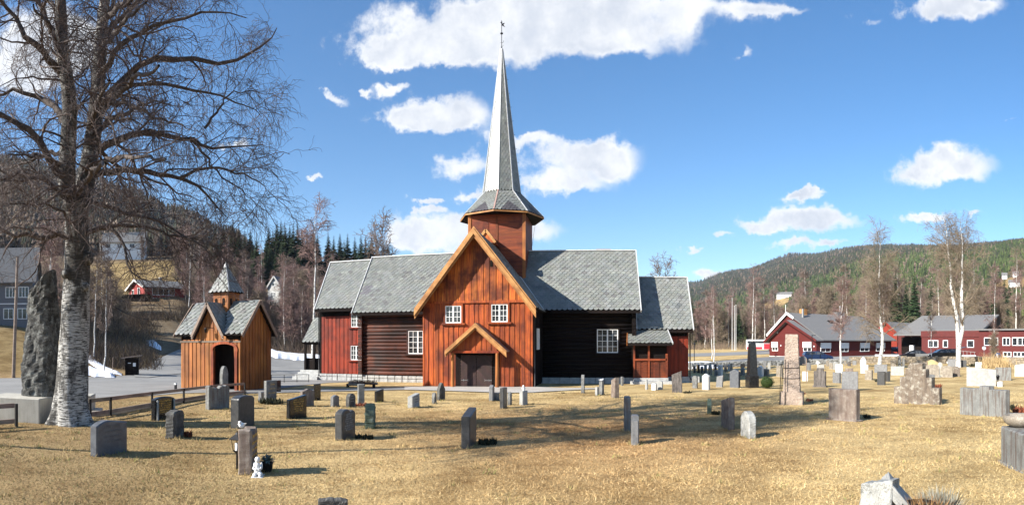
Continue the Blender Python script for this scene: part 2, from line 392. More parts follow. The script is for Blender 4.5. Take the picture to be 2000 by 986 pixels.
def _birch(k, b):
    v = oc(k); h = k.noise(sc3(k, v, (5, 5, 26)), 1.0, 5, .65); g = k.noise(v, 2.3, 5, .65); lo = k.node('ShaderNodeSeparateXYZ', {0: v}).outputs[2]
    dk = k.m('MAXIMUM', k.ss(h, .54, .60), k.ss(g, .56, .66))
    c = k.mix(dk, (.62, .61, .58), (.055, .048, .042)); k.set(b, 'Base Color', k.mix(1.0, c, tint(k), 'MULTIPLY')); k.set(b, 'Roughness', .8); bump(k, b, h, .6, .02)
M['birch'] = mat('birch_bark', _birch)
def _obirch(k, b):
    v = oc(k); h = k.noise(sc3(k, v, (5, 5, 38)), 1.0, 6, .7); g = k.noise(sc3(k, v, (1, 1, .55)), 2.0, 6, .7)
    sx = k.node('ShaderNodeSeparateXYZ', {0: v})
    hgt = k.m('SUBTRACT', 1.0, k.ss(sx.outputs[2], 2.6, 5.2))
    wh = k.m('MULTIPLY', k.ss(k.m('ADD', g, k.m('MULTIPLY', hgt, .11)), .515, .63), k.ss(h, .41, .54))
    c = k.mix(wh, k.mix(k.ss(h, .4, .6), (.030, .027, .024), (.095, .09, .08)), (.46, .45, .42))
    k.set(b, 'Base Color', c); k.set(b, 'Roughness', .85); bump(k, b, k.m('ADD', k.m('MULTIPLY', h, .6), g), .9, .06)
M['oldbirch'] = mat('old_birch_bark', _obirch)
def _mono(k, b):
    v = oc(k); n = k.noise(v, 3.4, 9, .75); l = k.noise(v, 6.5, 5, .7)
    c = k.mix(k.ss(n, .4, .62), (.035, .035, .033), (.15, .15, .14)); c = k.mix(k.m('MULTIPLY', k.ss(l, .50, .66), .75), c, (.30, .31, .285))
    k.set(b, 'Base Color', c); k.set(b, 'Roughness', .9); bump(k, b, n, 1.0, .2)
M['mono'] = mat('rough_monolith_stone', _mono)
M['bark'] = plain('dark_bark', (.075, .058, .05), .9, vary=.4, scale=9)
M['twig'] = plain('purple_brown_twigs', (.10, .072, .064), .8, vary=.3, scale=2)
M['twig_pink'] = plain('pinkish_birch_twigs', (.23, .145, .125), .8, vary=.3, scale=1.0)
M['twig_tan'] = plain('tan_twigs', (.21, .165, .115), .85, vary=.3, scale=1.0)
M['twig_grey'] = plain('grey_brown_twigs', (.17, .125, .10), .85, vary=.3, scale=1.0)  # greyer twig colour of some bare trees
# gravestone stone kinds
S = {}
S['grey'] = stone('grey_granite', (.115, .117, .118), (.18, .182, .184), rough=.55, bm=.3, spots=(.27, .27, .25), spots_amt=.3, streak=.2, streakc=(.07, .065, .06))
S['darkgrey'] = stone('dark_grey_granite', (.035, .036, .036), (.062, .062, .062), rough=.4, bm=.1)
S['black'] = stone('polished_black_granite', (.012, .012, .013), (.024, .023, .023), rough=.16, bm=.0, speck=.05)
S['rough'] = stone('rough_grey_stone', (.08, .08, .076), (.20, .20, .19), sc=6, bm=1.0, spots=(.36, .37, .33), spots_amt=.4, bs=.04)
S['roughdark'] = stone('rough_dark_stone', (.03, .029, .027), (.085, .082, .075), sc=6, bm=1.0, spots=(.26, .27, .24), spots_amt=.4, bs=.04)
S['light'] = stone('pale_grey_stone', (.24, .24, .225), (.34, .34, .32), sc=5, bm=.3, streak=.25, streakc=(.25, .24, .22))
S['white'] = stone('white_marble', (.48, .48, .455), (.62, .62, .59), sc=4, bm=.2, rough=.6, speck=.1, streak=.12, streakc=(.4, .4, .38))
S['whitelichen'] = stone('white_lichened_stone', (.22, .22, .205), (.37, .37, .345), sc=7, bm=.8, spots=(.08, .085, .08), spots_amt=.75, bs=.03)
S['brown'] = stone('brown_streaked_stone', (.135, .105, .083), (.21, .17, .14), sc=5, bm=.6, streak=.6, streakc=(.095, .06, .048), spots=(.42, .41, .36), spots_amt=.25, bs=.02)
S['lichen'] = stone('brown_stone_with_lichen', (.10, .073, .052), (.17, .135, .10), sc=4, bm=.8, streak=.4, streakc=(.06, .045, .035), spots=(.46, .44, .37), spots_amt=.7, bs=.03)
S['beige'] = stone('beige_weathered_stone', (.17, .145, .11), (.27, .235, .185), sc=5, bm=.6, streak=.4, streakc=(.16, .125, .095), spots=(.5, .48, .42), spots_amt=.4, bs=.02)
S['stained'] = stone('grey_stone_with_dark_runs', (.13, .135, .13), (.20, .205, .195), sc=4, bm=.5, streak=.85, streakc=(.10, .075, .062), bs=.02)
S['pink'] = stone('pink_hewn_granite', (.28, .215, .17), (.40, .315, .25), sc=14, bm=1.0, rough=.9, speck=.4, bs=.05)
S['green'] = stone('mossy_green_stone', (.035, .055, .035), (.10, .13, .085), sc=6, bm=.7, spots=(.38, .42, .36), spots_amt=.5, bs=.02)
S['woody'] = stone('dark_ribbed_stone', (.04, .034, .03), (.10, .085, .075), sc=6, bm=.6, streak=.7, streakc=(.16, .14, .125), bs=.02)
S['blueish'] = stone('blue_grey_larvikite', (.065, .07, .08), (.11, .118, .13), rough=.4, bm=.1)
M['gold'] = plain('gilt_letters', (.55, .40, .14), .4, .6, vary=.1)
M['incised'] = plain('incised_letters', (.30, .30, .29), .7, vary=.1)
M['incdark'] = plain('dark_incised_letters', (.17, .16, .15), .7, vary=.1)
# ------------------------------------------------------------------ terrain
def terrain():
    pxs = np.concatenate([np.arange(-120, 2120.1, 4.5), np.linspace(2140, PX0 + F * math.pi, 40), np.linspace(PX0 - F * math.pi, -140, 60)[1:]])
    az = (pxs - PX0) / F
    az = np.sort(az)
    r = np.concatenate([[.4], np.geomspace(1.0, 3300, 325)])
    A, RR = np.meshgrid(az, r)
    X = np.sin(A) * RR; Y = np.cos(A) * RR; Z = gh(X, Y)
    px = PX0 + F * A
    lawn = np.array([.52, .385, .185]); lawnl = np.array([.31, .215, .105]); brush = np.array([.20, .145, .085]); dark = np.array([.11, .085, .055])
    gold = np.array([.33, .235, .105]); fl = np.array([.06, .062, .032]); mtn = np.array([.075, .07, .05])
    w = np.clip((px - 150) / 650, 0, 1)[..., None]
    c = lawnl * (1 - w) + lawn * w  # lawn darker to the left, partly twig shade put into its colour
    sm = lambda a, b, t: (lambda q: q * q * (3 - 2 * q))(np.clip((t - a) / (b - a), 0, 1))
    def lay(wt, col):
        nonlocal c
        wt = np.clip(wt, 0, 1)[..., None]; c = c * (1 - wt) + np.asarray(col) * wt
    nz = vnoise(X, Y, .12)
    lay(sm(52, 60, RR + 3 * nz) * (1 - sm(1000, 1200, px)), brush)
    lay(sm(47, 49, RR) * (1 - sm(66, 76, RR + 4 * nz)) * (1 - sm(120, 170, px)), gold * .85)
    lay(sm(54, 60, RR) * (1 - sm(95, 104, RR + 4 * nz)) * sm(150, 180, px) * (1 - sm(350, 380, px)), dark * 1.4)
    lay(sm(112, 120, RR + 5 * nz) * (1 - sm(178, 186, RR)) * sm(165, 185, px + 10 * nz) * (1 - sm(345, 375, px + 10 * nz)), gold)
    lay(sm(186, 200, RR) * (1 - sm(900, 1000, px)), dark * 1.5)
    lay(sm(60, 75, RR) * sm(430, 460, px) * (1 - sm(1000, 1100, px)), brush)
    lay(sm(205, 235, RR + 8 * nz) * sm(1150, 1300, px), fl)
    lay(sm(900, 1500, RR) * sm(1150, 1300, px), mtn)
    lay(np.exp(-((px - 1130) / 420) ** 2) * np.exp(-((RR - 14) / 7.5) ** 2) * .95 * (.8 + .35 * nz), [.40, .215, .09])  # warm brown of the tree shadow tinted into the middle lawn
    # the meadow round the hillside farm and the clearing near the skyline
    lay((((px - 1514) / 30) ** 2 + ((RR - 745) / 65) ** 2 < 1) * 1.0, gold * 1.15)
    lay((((px - 1978) / 36) ** 2 + ((RR - 610) / 60) ** 2 < 1) * 1.0, gold * .8)
    c = c * (1 + (.10 * vnoise(X, Y, .55) + .08 * vnoise(X, Y, 1.9))[..., None] * np.clip((60 - RR) / 20, 0, 1)[..., None])
    n, m = X.shape
    idx = np.arange(n * m).reshape(n, m)
    q = np.stack([idx[:-1, :], np.roll(idx, -1, 1)[:-1, :], np.roll(idx, -1, 1)[1:, :], idx[1:, :]], -1).reshape(-1, 4)
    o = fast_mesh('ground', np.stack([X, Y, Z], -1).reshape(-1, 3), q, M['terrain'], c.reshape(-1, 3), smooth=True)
    tag(o, kind='structure')
terrain()

def patch(name, cols, m, dz=.03, rn=14, step=6, byr=False, kind='structure', bulge=0.0, edge=0.0, seed=0):
    """a draped sheet; cols = (px, near y, far y) of the picture, or (px, near r, far r)"""
    cols = sorted(cols); P = np.arange(cols[0][0], cols[-1][0] + .1, step)
    def rad(p, v):
        if byr: return v
        q = G(p, v); return math.hypot(q.x, q.y)
    ks = [c[0] for c in cols]; n0 = [rad(c[0], c[1]) for c in cols]; f0 = [rad(c[0], c[2]) for c in cols]
    near = np.interp(P, ks, n0); far = np.interp(P, ks, f0)
    if edge:
        g = np.random.default_rng(seed); L = far - near
        near = near + edge * L * np.interp(P, P[::3], g.uniform(-1, 1, len(P[::3]))); far = far + edge * L * np.interp(P, P[::3], g.uniform(-1, 1, len(P[::3])))
    t = np.linspace(0, 1, rn + 1)[:, None]
    RR = near * (1 - t) + far * t; A = ((P - PX0) / F)[None, :] + 0 * RR
    X = np.sin(A) * RR; Y = np.cos(A) * RR
    s = np.linspace(0, 1, len(P))[None, :]
    Z = gh(X, Y) + dz + bulge * np.sqrt(np.clip(t * (1 - t) * 4, 0, 1)) * np.clip(np.minimum(s, 1 - s) * 8, 0, 1)
    idx = np.arange(X.size).reshape(X.shape)
    q = np.stack([idx[:-1, :-1], idx[:-1, 1:], idx[1:, 1:], idx[1:, :-1]], -1).reshape(-1, 4)
    o = fast_mesh(name, np.stack([X, Y, Z], -1).reshape(-1, 3), q, m, np.ones((X.size, 3)), smooth=True)
    return tag(o, kind=kind)
patch('road', [(-250, 25, 46), (0, 24.5, 45.5), (100, 24.5, 46), (200, 25, 47), (260, 26, 50), (350, 29, 56), (430, 30, 66), (520, 31, 76), (640, 40, 80), (760, 44, 80)], M['asphalt'], .02, 24, 6, byr=True)
patch('driveway', [(262, 47, 53), (290, 47, 60), (325, 50, 70), (350, 52, 73), (372, 54, 75)], M['asphalt'], .06, 18, 4, byr=True)
patch('path', [(440, 28.5, 30.6), (520, 29, 31.5), (640, 30.2, 32.4), (740, 31.0, 33.4), (830, 32.2, 34.6)], M['asphalt'], .03, 6, 8, byr=True)
patch('path', [(790, 31.5, 34.4), (840, 30.9, 34.8), (1000, 29.2, 34.5), (1040, 29.4, 34.6), (1100, 31, 33.4), (1180, 32.6, 33.2)], M['path'], .04, 6, 8, byr=True)
patch('parking_lot', [(1378, 72, 76), (1420, 74, 84), (1500, 76, 98), (1590, 76, 112), (1700, 77, 150), (1800, 76, 150), (1900, 74, 120), (2060, 72, 110)], M['asphalt'], .03, 16, 8, byr=True)
patch('road', [(1330, 100, 128), (1400, 105, 140), (1470, 116, 160), (1560, 130, 175)], M['asphalt'], .03, 8, 8, byr=True)
patch('snow_patch', [(158, 47.5, 48.5), (175, 47.0, 53.5), (200, 46.6, 51.5), (225, 46.4, 48.5)], M['snow'], .05, 8, 3, byr=True, bulge=.25, edge=.10, kind='stuff', seed=2)
patch('snow_patch', [(160, 58, 64), (185, 54, 58.5), (210, 51, 54.5), (240, 48.5, 50.6)], M['snow'], .05, 6, 3, byr=True, bulge=.2, edge=.12, kind='stuff', seed=3)
patch('snow_patch', [(514, 77, 78), (530, 76, 82), (560, 76.4, 81), (590, 76, 82), (612, 77, 81), (640, 77, 78)], M['snow'], .05, 6, 3, byr=True, bulge=.5, edge=.1, kind='stuff', seed=4)
patch('snow_patch', [(1330, 60.5, 74), (1352, 60.5, 76), (1385, 61, 75), (1403, 62, 68)], M['snow'], .05, 8, 3, byr=True, bulge=.35, edge=.06, kind='stuff', seed=5)
patch('snow_patch', [(285, 74, 76), (300, 73, 77), (315, 72, 74)], M['snow'], .08, 4, 3, byr=True, bulge=.2, edge=.2, kind='stuff', seed=6)

# ------------------------------------------------------------------ building helpers
def XA(px, y): return y * math.tan((px - PX0) / F)
def ZA(px, py, y): return EYE + (PY0 - py) / F * math.hypot(XA(px, y), y)
def vary(a=.72, b=1.22, hue=.08):
    k = random.uniform(a, b); return (k, k * random.uniform(1 - hue, 1 + hue), k * random.uniform(1 - hue, 1 + hue))
def boards(mb, O, U, N, width, bot, top, bw=.17, th=.035, lap=True, v=(.72, 1.22)):
    O = Vector(O); U = Vector(U).normalized(); N = Vector(N).normalized(); Z = Vector((0, 0, 1))
    fb = bot if callable(bot) else (lambda u: bot); ft = top if callable(top) else (lambda u: top)
    u = 0.0; i = 0
    while u < width - .01:
        w = min((bw * random.uniform(.85, 1.2)) * (1.15 if i % 2 else .85), width - u); u1 = u + w
        a0, a1, b0, b1 = fb(u), fb(u1), ft(u), ft(u1)
        if max(b0 - a0, b1 - a1) > .03:
            b0 = max(b0, a0 + .005); b1 = max(b1, a1 + .005)
            d = .03 if (lap and i % 2) else 0.0
            e = .012 if (lap and i % 2) else -.004
            ua, ub = u - e, u1 + e
            p = lambda uu, dd, zz: O + U * uu + N * dd + Z * zz
            mb.hexa([p(ua, d, a0), p(ub, d, a1), p(ub, d + th, a1), p(ua, d + th, a0), p(ua, d, b0), p(ub, d, b1), p(ub, d + th, b1), p(ua, d + th, b0)], vary(*v))
        u = u1; i += 1
def logs(mb, O, U, N, width, z0, z1, d=.27, v=(.6, 1.5), ends=0.0):
    O = Vector(O); U = Vector(U).normalized(); N = Vector(N).normalized(); Z = Vector((0, 0, 1))
    z = z0
    while z < z1 - .02:
        h = min(d * random.uniform(.88, 1.12), z1 - z)
        prof = [(0.0, 0.0), (.055, .06), (.10, .22), (.115, .5), (.10, .78), (.055, .94), (0.0, 1.0)]
        segs = max(2, int(width / 1.6)); us = [(-ends if k == 0 else (width + ends if k == segs else width * k / segs)) for k in range(segs + 1)]
        wob = [random.uniform(-.008, .012) for _ in us]
        vs = [O + U * uu + N * (a + wb) + Z * (z + b * h) for uu, wb in zip(us, wob) for a, b in prof]
        n = len(prof)
        mb.add(vs, [(i * n + k, (i + 1) * n + k, (i + 1) * n + k + 1, i * n + k + 1) for i in range(segs) for k in range(n - 1)] + [tuple(range(n)), tuple(range(segs * n, segs * n + n))], vary(*v), True)
        z += h
def slates(mb, e0, e1, r0, r1, tw=.34, ex=.235, fn=None, lift=.045, flip=False):
    e0, e1, r0, r1 = map(Vector, (e0, e1, r0, r1))
    U = (e1 - e0).normalized(); S = ((r0 + r1) / 2 - (e0 + e1) / 2); L = S.length
    N = U.cross(S).normalized()
    if N.z < 0: N = -N
    n = max(1, int(round(L / ex)))
    def pt(x, s):   # x along the eave direction, s 0..1 up the slope
        s = min(s, 1.0)
        a = (e0 + (r0 - e0) * s); b = (e1 + (r1 - e1) * s)
        xa = (a - e0).dot(U); xb = (b - e0).dot(U)
        f = 0 if xb - xa < 1e-5 else min(1, max(0, (x - xa) / (xb - xa)))
        return a + (b - a) * f
    for i in range(n):
        s = i / n; d = 1.0 / n
        a = (e0 + (r0 - e0) * s - e0).dot(U); b = (e1 + (r1 - e1) * s - e0).dot(U)
        off = (tw / 2 if i % 2 else 0.0)
        k = int(math.floor((a - off) / tw))
        while k * tw + off < b:
            x0 = k * tw + off; x1 = x0 + tw; k += 1
            if x1 <= a + .02: continue
            ca = max(x0, a); cb = min(x1, b); xm = (x0 + x1) / 2
            sh = [(x0, .55), (x0 + .2 * tw, .16), (xm, 0), (x1 - .2 * tw, .16), (x1, .55)]
            g = .006; vs = []; 
            for x, q in sh:
                xx = min(max(x, ca), cb); xx += g if xx < xm else (-g if xx > xm else 0)
                vs.append(pt(xx, s + q * d) + N * (lift * random.uniform(.8, 1.2)))
            up = min(1.75 * d + s, 1.0)
            vs += [pt(cb - g, up) + N * .006, pt(ca + g, up) + N * .006]
            low = [vs[j] - N * .016 for j in range(5)]
            c = fn((xm - a) / max(b - a, .01), s) if fn else None
            if c is None:
                q = random.uniform(.88, 1.11); c = (q * random.uniform(.97, 1.03), q, q * random.uniform(.94, 1.03))
                if random.random() < .03: c = (1.26, 1.28, 1.22)
                elif random.random() < .04: c = (.72, .68, .70)
            mb.add(vs + low, [tuple(range(7))] + [(j, j + 1, 7 + j + 1, 7 + j) for j in range(4)], c)
def slab(mb, a, b, c, d, t=.10, col=None):
    """a roof board under the slates: four corners, thickness downwards"""
    a, b, c, d = map(Vector, (a, b, c, d)); n = (b - a).cross(d - a).normalized()
    if n.z < 0: n = -n
    mb.hexa([a - n * t, b - n * t, c - n * t, d - n * t, a, b, c, d], col)
def window(parent, O, U, N, w, h, nx, nz, casements=2, frame=None, casing=None, casing_mat=None, depth=.05, fw=.055, blind=False):
    """O = lower left corner on the wall; a frame part with its pane as a sub-part"""
    O = Vector(O); U = Vector(U).normalized(); N = Vector(N).normalized(); Z = Vector((0, 0, 1))
    fm = MB()
    def bar(u0, u1, z0, z1, d0, d1, m=fm, col=None):
        p = lambda u, d, z: O + U * u + N * d + Z * z
        m.hexa([p(u0, d0, z0), p(u1, d0, z0), p(u1, d1, z0), p(u0, d1, z0), p(u0, d0, z1), p(u1, d0, z1), p(u1, d1, z1), p(u0, d1, z1)], col)
    D = depth
    bar(0, fw, 0, h, 0, D); bar(w - fw, w, 0, h, 0, D); bar(fw, w - fw, 0, fw, 0, D); bar(fw, w - fw, h - fw, h, 0, D)
    mull = fw * 1.5 if casements > 1 else 0
    cw = (w - 2 * fw - mull * (casements - 1)) / casements
    for c in range(casements):
        u0 = fw + c * (cw + mull)
        if c: bar(u0 - mull, u0, fw, h - fw, 0, D)
        k = max(1, nx // casements)
        for i in range(1, k): bar(u0 + cw * i / k - .013, u0 + cw * i / k + .013, fw, h - fw, .004, D - .012)
        for j in range(1, nz): bar(u0, u0 + cw, fw + (h - 2 * fw) * j / nz - .013, fw + (h - 2 * fw) * j / nz + .013, .005, D - .011)
    fo = fm.build('window', frame or M['white'], parent)
    g = MB(); bar(fw * .5, w - fw * .5, fw * .5, h - fw * .5, .001, .012, g); g.build('pane', M['glass'], fo)
    if casing:
        cm = MB(); cs = .11
        bar(-cs, w + cs, h, h + cs, 0, D + .03, cm, (.8, .8, .8)); bar(-cs - .12, w + cs + .12, -cs, 0, 0, D + .09, cm, (.75, .75, .75)); bar(-cs, 0, 0, h, 0, D + .02, cm, (.8, .8, .8)); bar(w, w + cs, 0, h, 0, D + .02, cm, (.8, .8, .8))
        cm.build('casing', casing_mat, fo)
    if blind:
        bm_ = MB(); bar(-.04, w + .04, h * .42, h + .12, D, D + .10, bm_); bm_.build('blind', M['blind'], fo)
    return fo

# ------------------------------------------------------------------ the church
def church():
    root = empty('wooden_church', (-7.5, 36.0, 0), 0, 'red and orange tarred wooden cross church with slate roofs and a tall needle spire', 'church', world=True)
    X0, X1, XM, YF, YN = -10.84, -4.18, -7.51, 34.2, 39.2
    ZR = 9.4; sl_ = 1.30
    W = root
    # --- transept front
    zt = lambda u: ZR - .16 - sl_ * abs(X0 + u - XM)
    band = 5.12
    m = MB(); boards(m, (X0, YF, 0), (1, 0, 0), (0, -1, 0), X1 - X0, .10, lambda u: min(band, zt(u)), .155)
    m.build('lower_wall', M['orange'], W)
    m = MB(); boards(m, (X0, YF - .07, 0), (1, 0, 0), (0, -1, 0), X1 - X0, band + .06, zt, .18, v=(.7, 1.25))
    m.build('gable_wall', M['gable'], W)
    m = MB(); m.box(X0 + .1, X1 - .1, YF - .16, YF - .005, band - .04, band + .10); m.box(X0 - .02, X0 + .08, YF - .075, YF + .1, .08, 4.7); m.box(X1 - .08, X1 + .02, YF - .075, YF + .1, .08, 4.7)
    m.build('wall_band', M['orange'], W)
    m = MB(); boards(m, (X1, YF + .05, 0), (0, 1, 0), (1, 0, 0), YN - YF, .1, 4.75, .17, v=(.7, 1.1)); m.build('side_wall', M['darkwood'], W)  # near-black boards carry the shade of this side in their colour
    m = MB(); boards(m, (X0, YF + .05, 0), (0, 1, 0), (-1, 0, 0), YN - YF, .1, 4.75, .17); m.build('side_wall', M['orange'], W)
    m = MB(); m.box(X0 + .02, X1 - .02, YF + .04, YN, .0, 4.8, (.5, .5, .5)); m.build('inner_wall', M['darkwood'], W)
    m = MB()
    for xx in (957, 966.5): m.box(XA(xx, 34), XA(xx + (5 if xx < 960 else 3.5), 34), YF - .16, YF - .05, ZA(960, 520, 34), ZA(960, 508, 34))
    m.build('vent_opening', M['darkwood'], W)
    # --- nave walls
    m = MB(); logs(m, (-17.1, YN, 0), (1, 0, 0), (0, -1, 0), 6.3, .42, 4.9, .265, (.55, 1.7)); m.build('log_wall', M['log'], W)
    m = MB(); logs(m, (X1, YN, 0), (1, 0, 0), (0, -1, 0), 2.02 - X1, .42, 4.9, .265, (.7, 1.2)); m.build('log_wall', M['darkwood'], W)  # logs blackened to stand for the transept's shadow on this wall
    for xe in (-17.12, 1.98):
        m = MB(); z = .42
        while z < 4.9:
            m.box(xe - .14, xe + .14, YN - .36, YN - .09, z + .01, min(z + .25, 4.9), vary(.6, 1.3)); z += .265
        m.build('log_ends', M['log'] if xe < 0 else M['darkwood'], W)
    m = MB(); m.box(-17.1, 2.0, YN + .02, 46.2, .0, 4.9); m.build('nave_wall', M['darkwood'], W)
    # nave gable above the right choir, and its dark end
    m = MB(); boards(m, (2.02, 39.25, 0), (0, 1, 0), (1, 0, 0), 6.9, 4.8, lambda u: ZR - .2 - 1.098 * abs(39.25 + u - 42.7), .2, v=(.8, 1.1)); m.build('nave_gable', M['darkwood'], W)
    # --- left choir with boarded wall
    m = MB(); boards(m, (-20.9, 40.0, 0), (1, 0, 0), (0, -1, 0), 3.8, .40, 5.1, .16, v=(.8, 1.15)); m.build('choir_wall', M['red'], W)
    m = MB(); boards(m, (-20.9, 40.0, 0), (0, 1, 0), (-1, 0, 0), 5.4, .40, lambda u: 9.05 - 1.21 * abs(40 + u - 42.7), .18, v=(.8, 1.15)); m.build('choir_end_wall', M['darkwood'], W)
    m = MB(); m.box(-20.95, -20.80, 39.92, 40.05, .38, 5.1); m.box(-20.88, -17.1, 40.04, 45.4, 0, 5.0); m.box(-20.9, -17.2, 39.9, 39.995, 4.72, 5.2, (.4, .4, .4)); m.build('corner_board', M['darkwood'], W)
    # --- foundation
    m = MB()
    x = -20.95
    while x < -10.9:
        w = random.uniform(.35, .8); z = 0.0
        yf = 39.88 if x < -17.2 else 39.05
        for zz, hh in ((-.25, .42), (.18, .21)):
            m.box(x, min(x + w, -10.85) - .03, yf + random.uniform(-.04, .02), yf + .5, zz, zz + hh - .012, vary(.75, 1.15, .03))
        x += w
    x = X1
    while x < 6.0:
        w = random.uniform(.4, .8); yf = 39.05 if x < 2 else 39.9
        m.box(x, x + w - .015, yf + random.uniform(-.03, .02), yf + .4, -.25, .40, vary(.6, 1.0, .03)); x += w
    m.box(X0 - .05, X1 + .05, YF - .02, YF + .5, -.3, .09, (.8, .8, .8))
    m.build('foundation', M['found'], W, bevel=.02)
    # --- right choir
    m = MB(); boards(m, (2.1, 40.0, 0), (1, 0, 0), (0, -1, 0), 3.62, .42, 3.5, .2, v=(.7, .95)); m.build('choir_wall', M['red'], W)  # boards tinted darker for the shade on this wall
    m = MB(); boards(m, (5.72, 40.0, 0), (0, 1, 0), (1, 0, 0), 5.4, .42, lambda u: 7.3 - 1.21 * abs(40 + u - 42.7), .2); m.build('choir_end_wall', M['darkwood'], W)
    m = MB(); m.box(2.1, 5.68, 40.05, 45.4, 0, 3.5); m.box(2.1, 5.70, 39.93, 39.99, 3.16, 3.55, (.4, .4, .4)); m.build('choir_core', M['darkwood'], W)
    # --- roofs: thin boarding under lapped slates
    def patchy(u, s):
        if abs(u - .045) < .03 and .30 < s < .44: return (.78, .72, .82)
        return None
    m = MB(); b = MB()
    slab(b, (-17.5, 38.55, 4.82), (2.35, 38.55, 4.82), (2.25, 42.7, ZR - .04), (-17.5, 42.7, ZR - .04)); slab(b, (-17.5, 46.85, 4.82), (2.35, 46.85, 4.82), (2.25, 42.7, ZR - .04), (-17.5, 42.7, ZR - .04))
    slates(m, (-17.55, 38.5, 4.84), (XM, 38.5, 4.84), (-17.72, 42.7, ZR), (XM, 42.7, ZR), fn=patchy)
    slates(m, (XM, 38.5, 4.84), (2.38, 38.5, 4.84), (XM, 42.7, ZR), (2.25, 42.7, ZR))
    rf = m.build('nave_roof', M['slate'], W); b.build('roof_boarding', M['darkwood'], rf)
    m = MB(); m.box(-17.72, XM - 2, 42.6, 42.8, ZR + .0, ZR + .07); m.box(XM + 2, 2.28, 42.6, 42.8, ZR, ZR + .07); m.box(-.6, .5, 42.58, 42.82, ZR + .07, ZR + .10, (.9, .55, .3)); m.build('ridge_cap', M['leadwhite'], rf)
    m = MB(); m.beam((2.42, 38.45, 4.78), (2.30, 42.7, ZR + .02), .06, .20); m.beam((-17.6, 38.45, 4.80), (-17.74, 42.7, ZR + .04), .05, .16); m.build('verge_flashing', M['leadwhite'], rf)
    m = MB(); m.beam((-17.5, 38.50, 4.74), (-11, 38.50, 4.74), .05, .16); m.beam((-3.5, 38.50, 4.74), (2.35, 38.50, 4.74), .05, .16); m.build('fascia', M['darkwood'], rf)
    m = MB(); b = MB()
    for s_, xe in ((-1, -11.08), (1, -3.92)):
        slab(b, (xe, 33.40, 4.70), (xe, 42.5, 4.70), (XM, 42.5, ZR - .05), (XM, 33.40, ZR - .05))
        slates(m, (xe + s_ * .04, 33.37, 4.72), (xe + s_ * .04, 42.5, 4.72), (XM, 33.37, ZR - .01), (XM, 42.5, ZR - .01))
    rf = m.build('transept_roof', M['slate'], W); b.build('roof_boarding', M['darkwood'], rf)
    # bargeboards: two stepped layers
    for s_ in (-1, 1):
        xe = XM + s_ * 3.63
        m = MB()
        def rk(y0, y1, dz0, dz1, col):
            n_ = Vector((s_ * sl_, 0, 1)).normalized()
            a0 = Vector((XM, 0, ZR + .02)); a1 = Vector((xe, 0, ZR + .02 - sl_ * 3.63))
            q = [a1 + Vector((0, 0, dz0)), a0 + Vector((0, 0, dz0)), a0 + Vector((0, 0, dz1)), a1 + Vector((0, 0, dz1))]
            m.hexa([Vector((p.x, y0, p.z)) for p in q] + [Vector((p.x, y1, p.z)) for p in q], col)
        rk(33.31, 33.39, -.04, .07, (1.05, 1.05, 1.05)); rk(33.25, 33.33, -.38, -.07, (1, 1, 1)); rk(33.35, 33.41, -.56, -.34, (.8, .74, .7)); rk(33.41, 34.1, -.20, -.16, (.3, .3, .3))  # last strip is the soffit, coloured dark for the shade beneath
        m.build('bargeboard', M['rake'], W)
    # valley flashing between transept and nave roofs, and the little gable in front of the tower
    for s_ in (1,):
        pts = []
        for y in np.linspace(38.5, 42.2, 8):
            z = 4.84 + 1.0857 * (y - 38.5); pts.append((XM + s_ * (ZR - z) / sl_, y, z + .06))
        m = MB(); m.tube(pts, .06, 6); m.build('valley_flashing', M['leadwhite'], W)
    m = MB(); xg = XA(948.5, 38.6)
    for s_ in (1, -1): m.beam((xg, 38.6, ZA(948.5, 449, 38.6)), (xg + s_ * .66, 38.6, ZA(948.5, 449, 38.6) - .86), .1, .17)
    m.build('small_gable_board', M['rake'], W)
    m = MB(); zz = ZA(948.5, 449, 38.6)
    m.prism([(xg, zz - .08), (xg + .6, zz - .85), (xg - .6, zz - .85)], 38.65, 41); m.build('small_gable', M['gable'], W)
    def gable_roof(nm, x0, x1, ye, ze, yr, zr, dark=None, xr0=None, xr1=None):
        xr0 = x0 if xr0 is None else xr0; xr1 = x1 if xr1 is None else xr1
        m = MB(); b = MB()
        slab(b, (x0, ye + .05, ze - .02), (x1, ye + .05, ze - .02), (xr1, yr, zr - .04), (xr0, yr, zr - .04)); slab(b, (x0, 2 * yr - ye, ze), (x1, 2 * yr - ye, ze), (xr1, yr, zr - .04), (xr0, yr, zr - .04))
        slates(m, (x0, ye, ze), (x1, ye, ze), (xr0, yr, zr), (xr1, yr, zr), fn=dark)
        rf = m.build(nm, M['slate'], W); b.build('roof_boarding', M['darkwood'], rf)
        m = MB(); m.box(xr0, xr1, yr - .1, yr + .1, zr, zr + .07); m.build('ridge_cap', M['leadwhite'], rf)
        m = MB()
        for xa, xb, q in ((x0, xr0, 1), (x1, xr1, 1)):
            m.beam((xa, ye - .03, ze - .04), (xb, yr, zr + .02), .06, .17)
        m.build('verge_flashing', M['leadwhite'], rf)
        m = MB(); m.beam((x0, ye + .03, ze - .11), (x1, ye + .03, ze - .11), .05, .17); m.build('fascia', M['darkwood'], rf)
    gable_roof('choir_roof', -21.12, -17.5, 39.4, 5.25, 42.7, 9.22, xr0=-21.4, xr1=-17.7)
    def chev(u, s):
        if abs(u - .78) < .05 and .34 < s < .44: return (.6, .62, .66)
        if .66 < u < .82 and s > .93: return (.55, .5, .5)
        return None
    gable_roof('choir_roof', 2.2, 6.05, 39.5, 3.60, 42.7, 7.48, dark=chev)
    # --- lean-to porch at the right choir
    m = MB(); b = MB()
    slab(b, (1.5, 38.02, 2.66), (4.42, 38.02, 2.66), (4.22, 39.9, 3.68), (1.62, 39.9, 3.68)); 
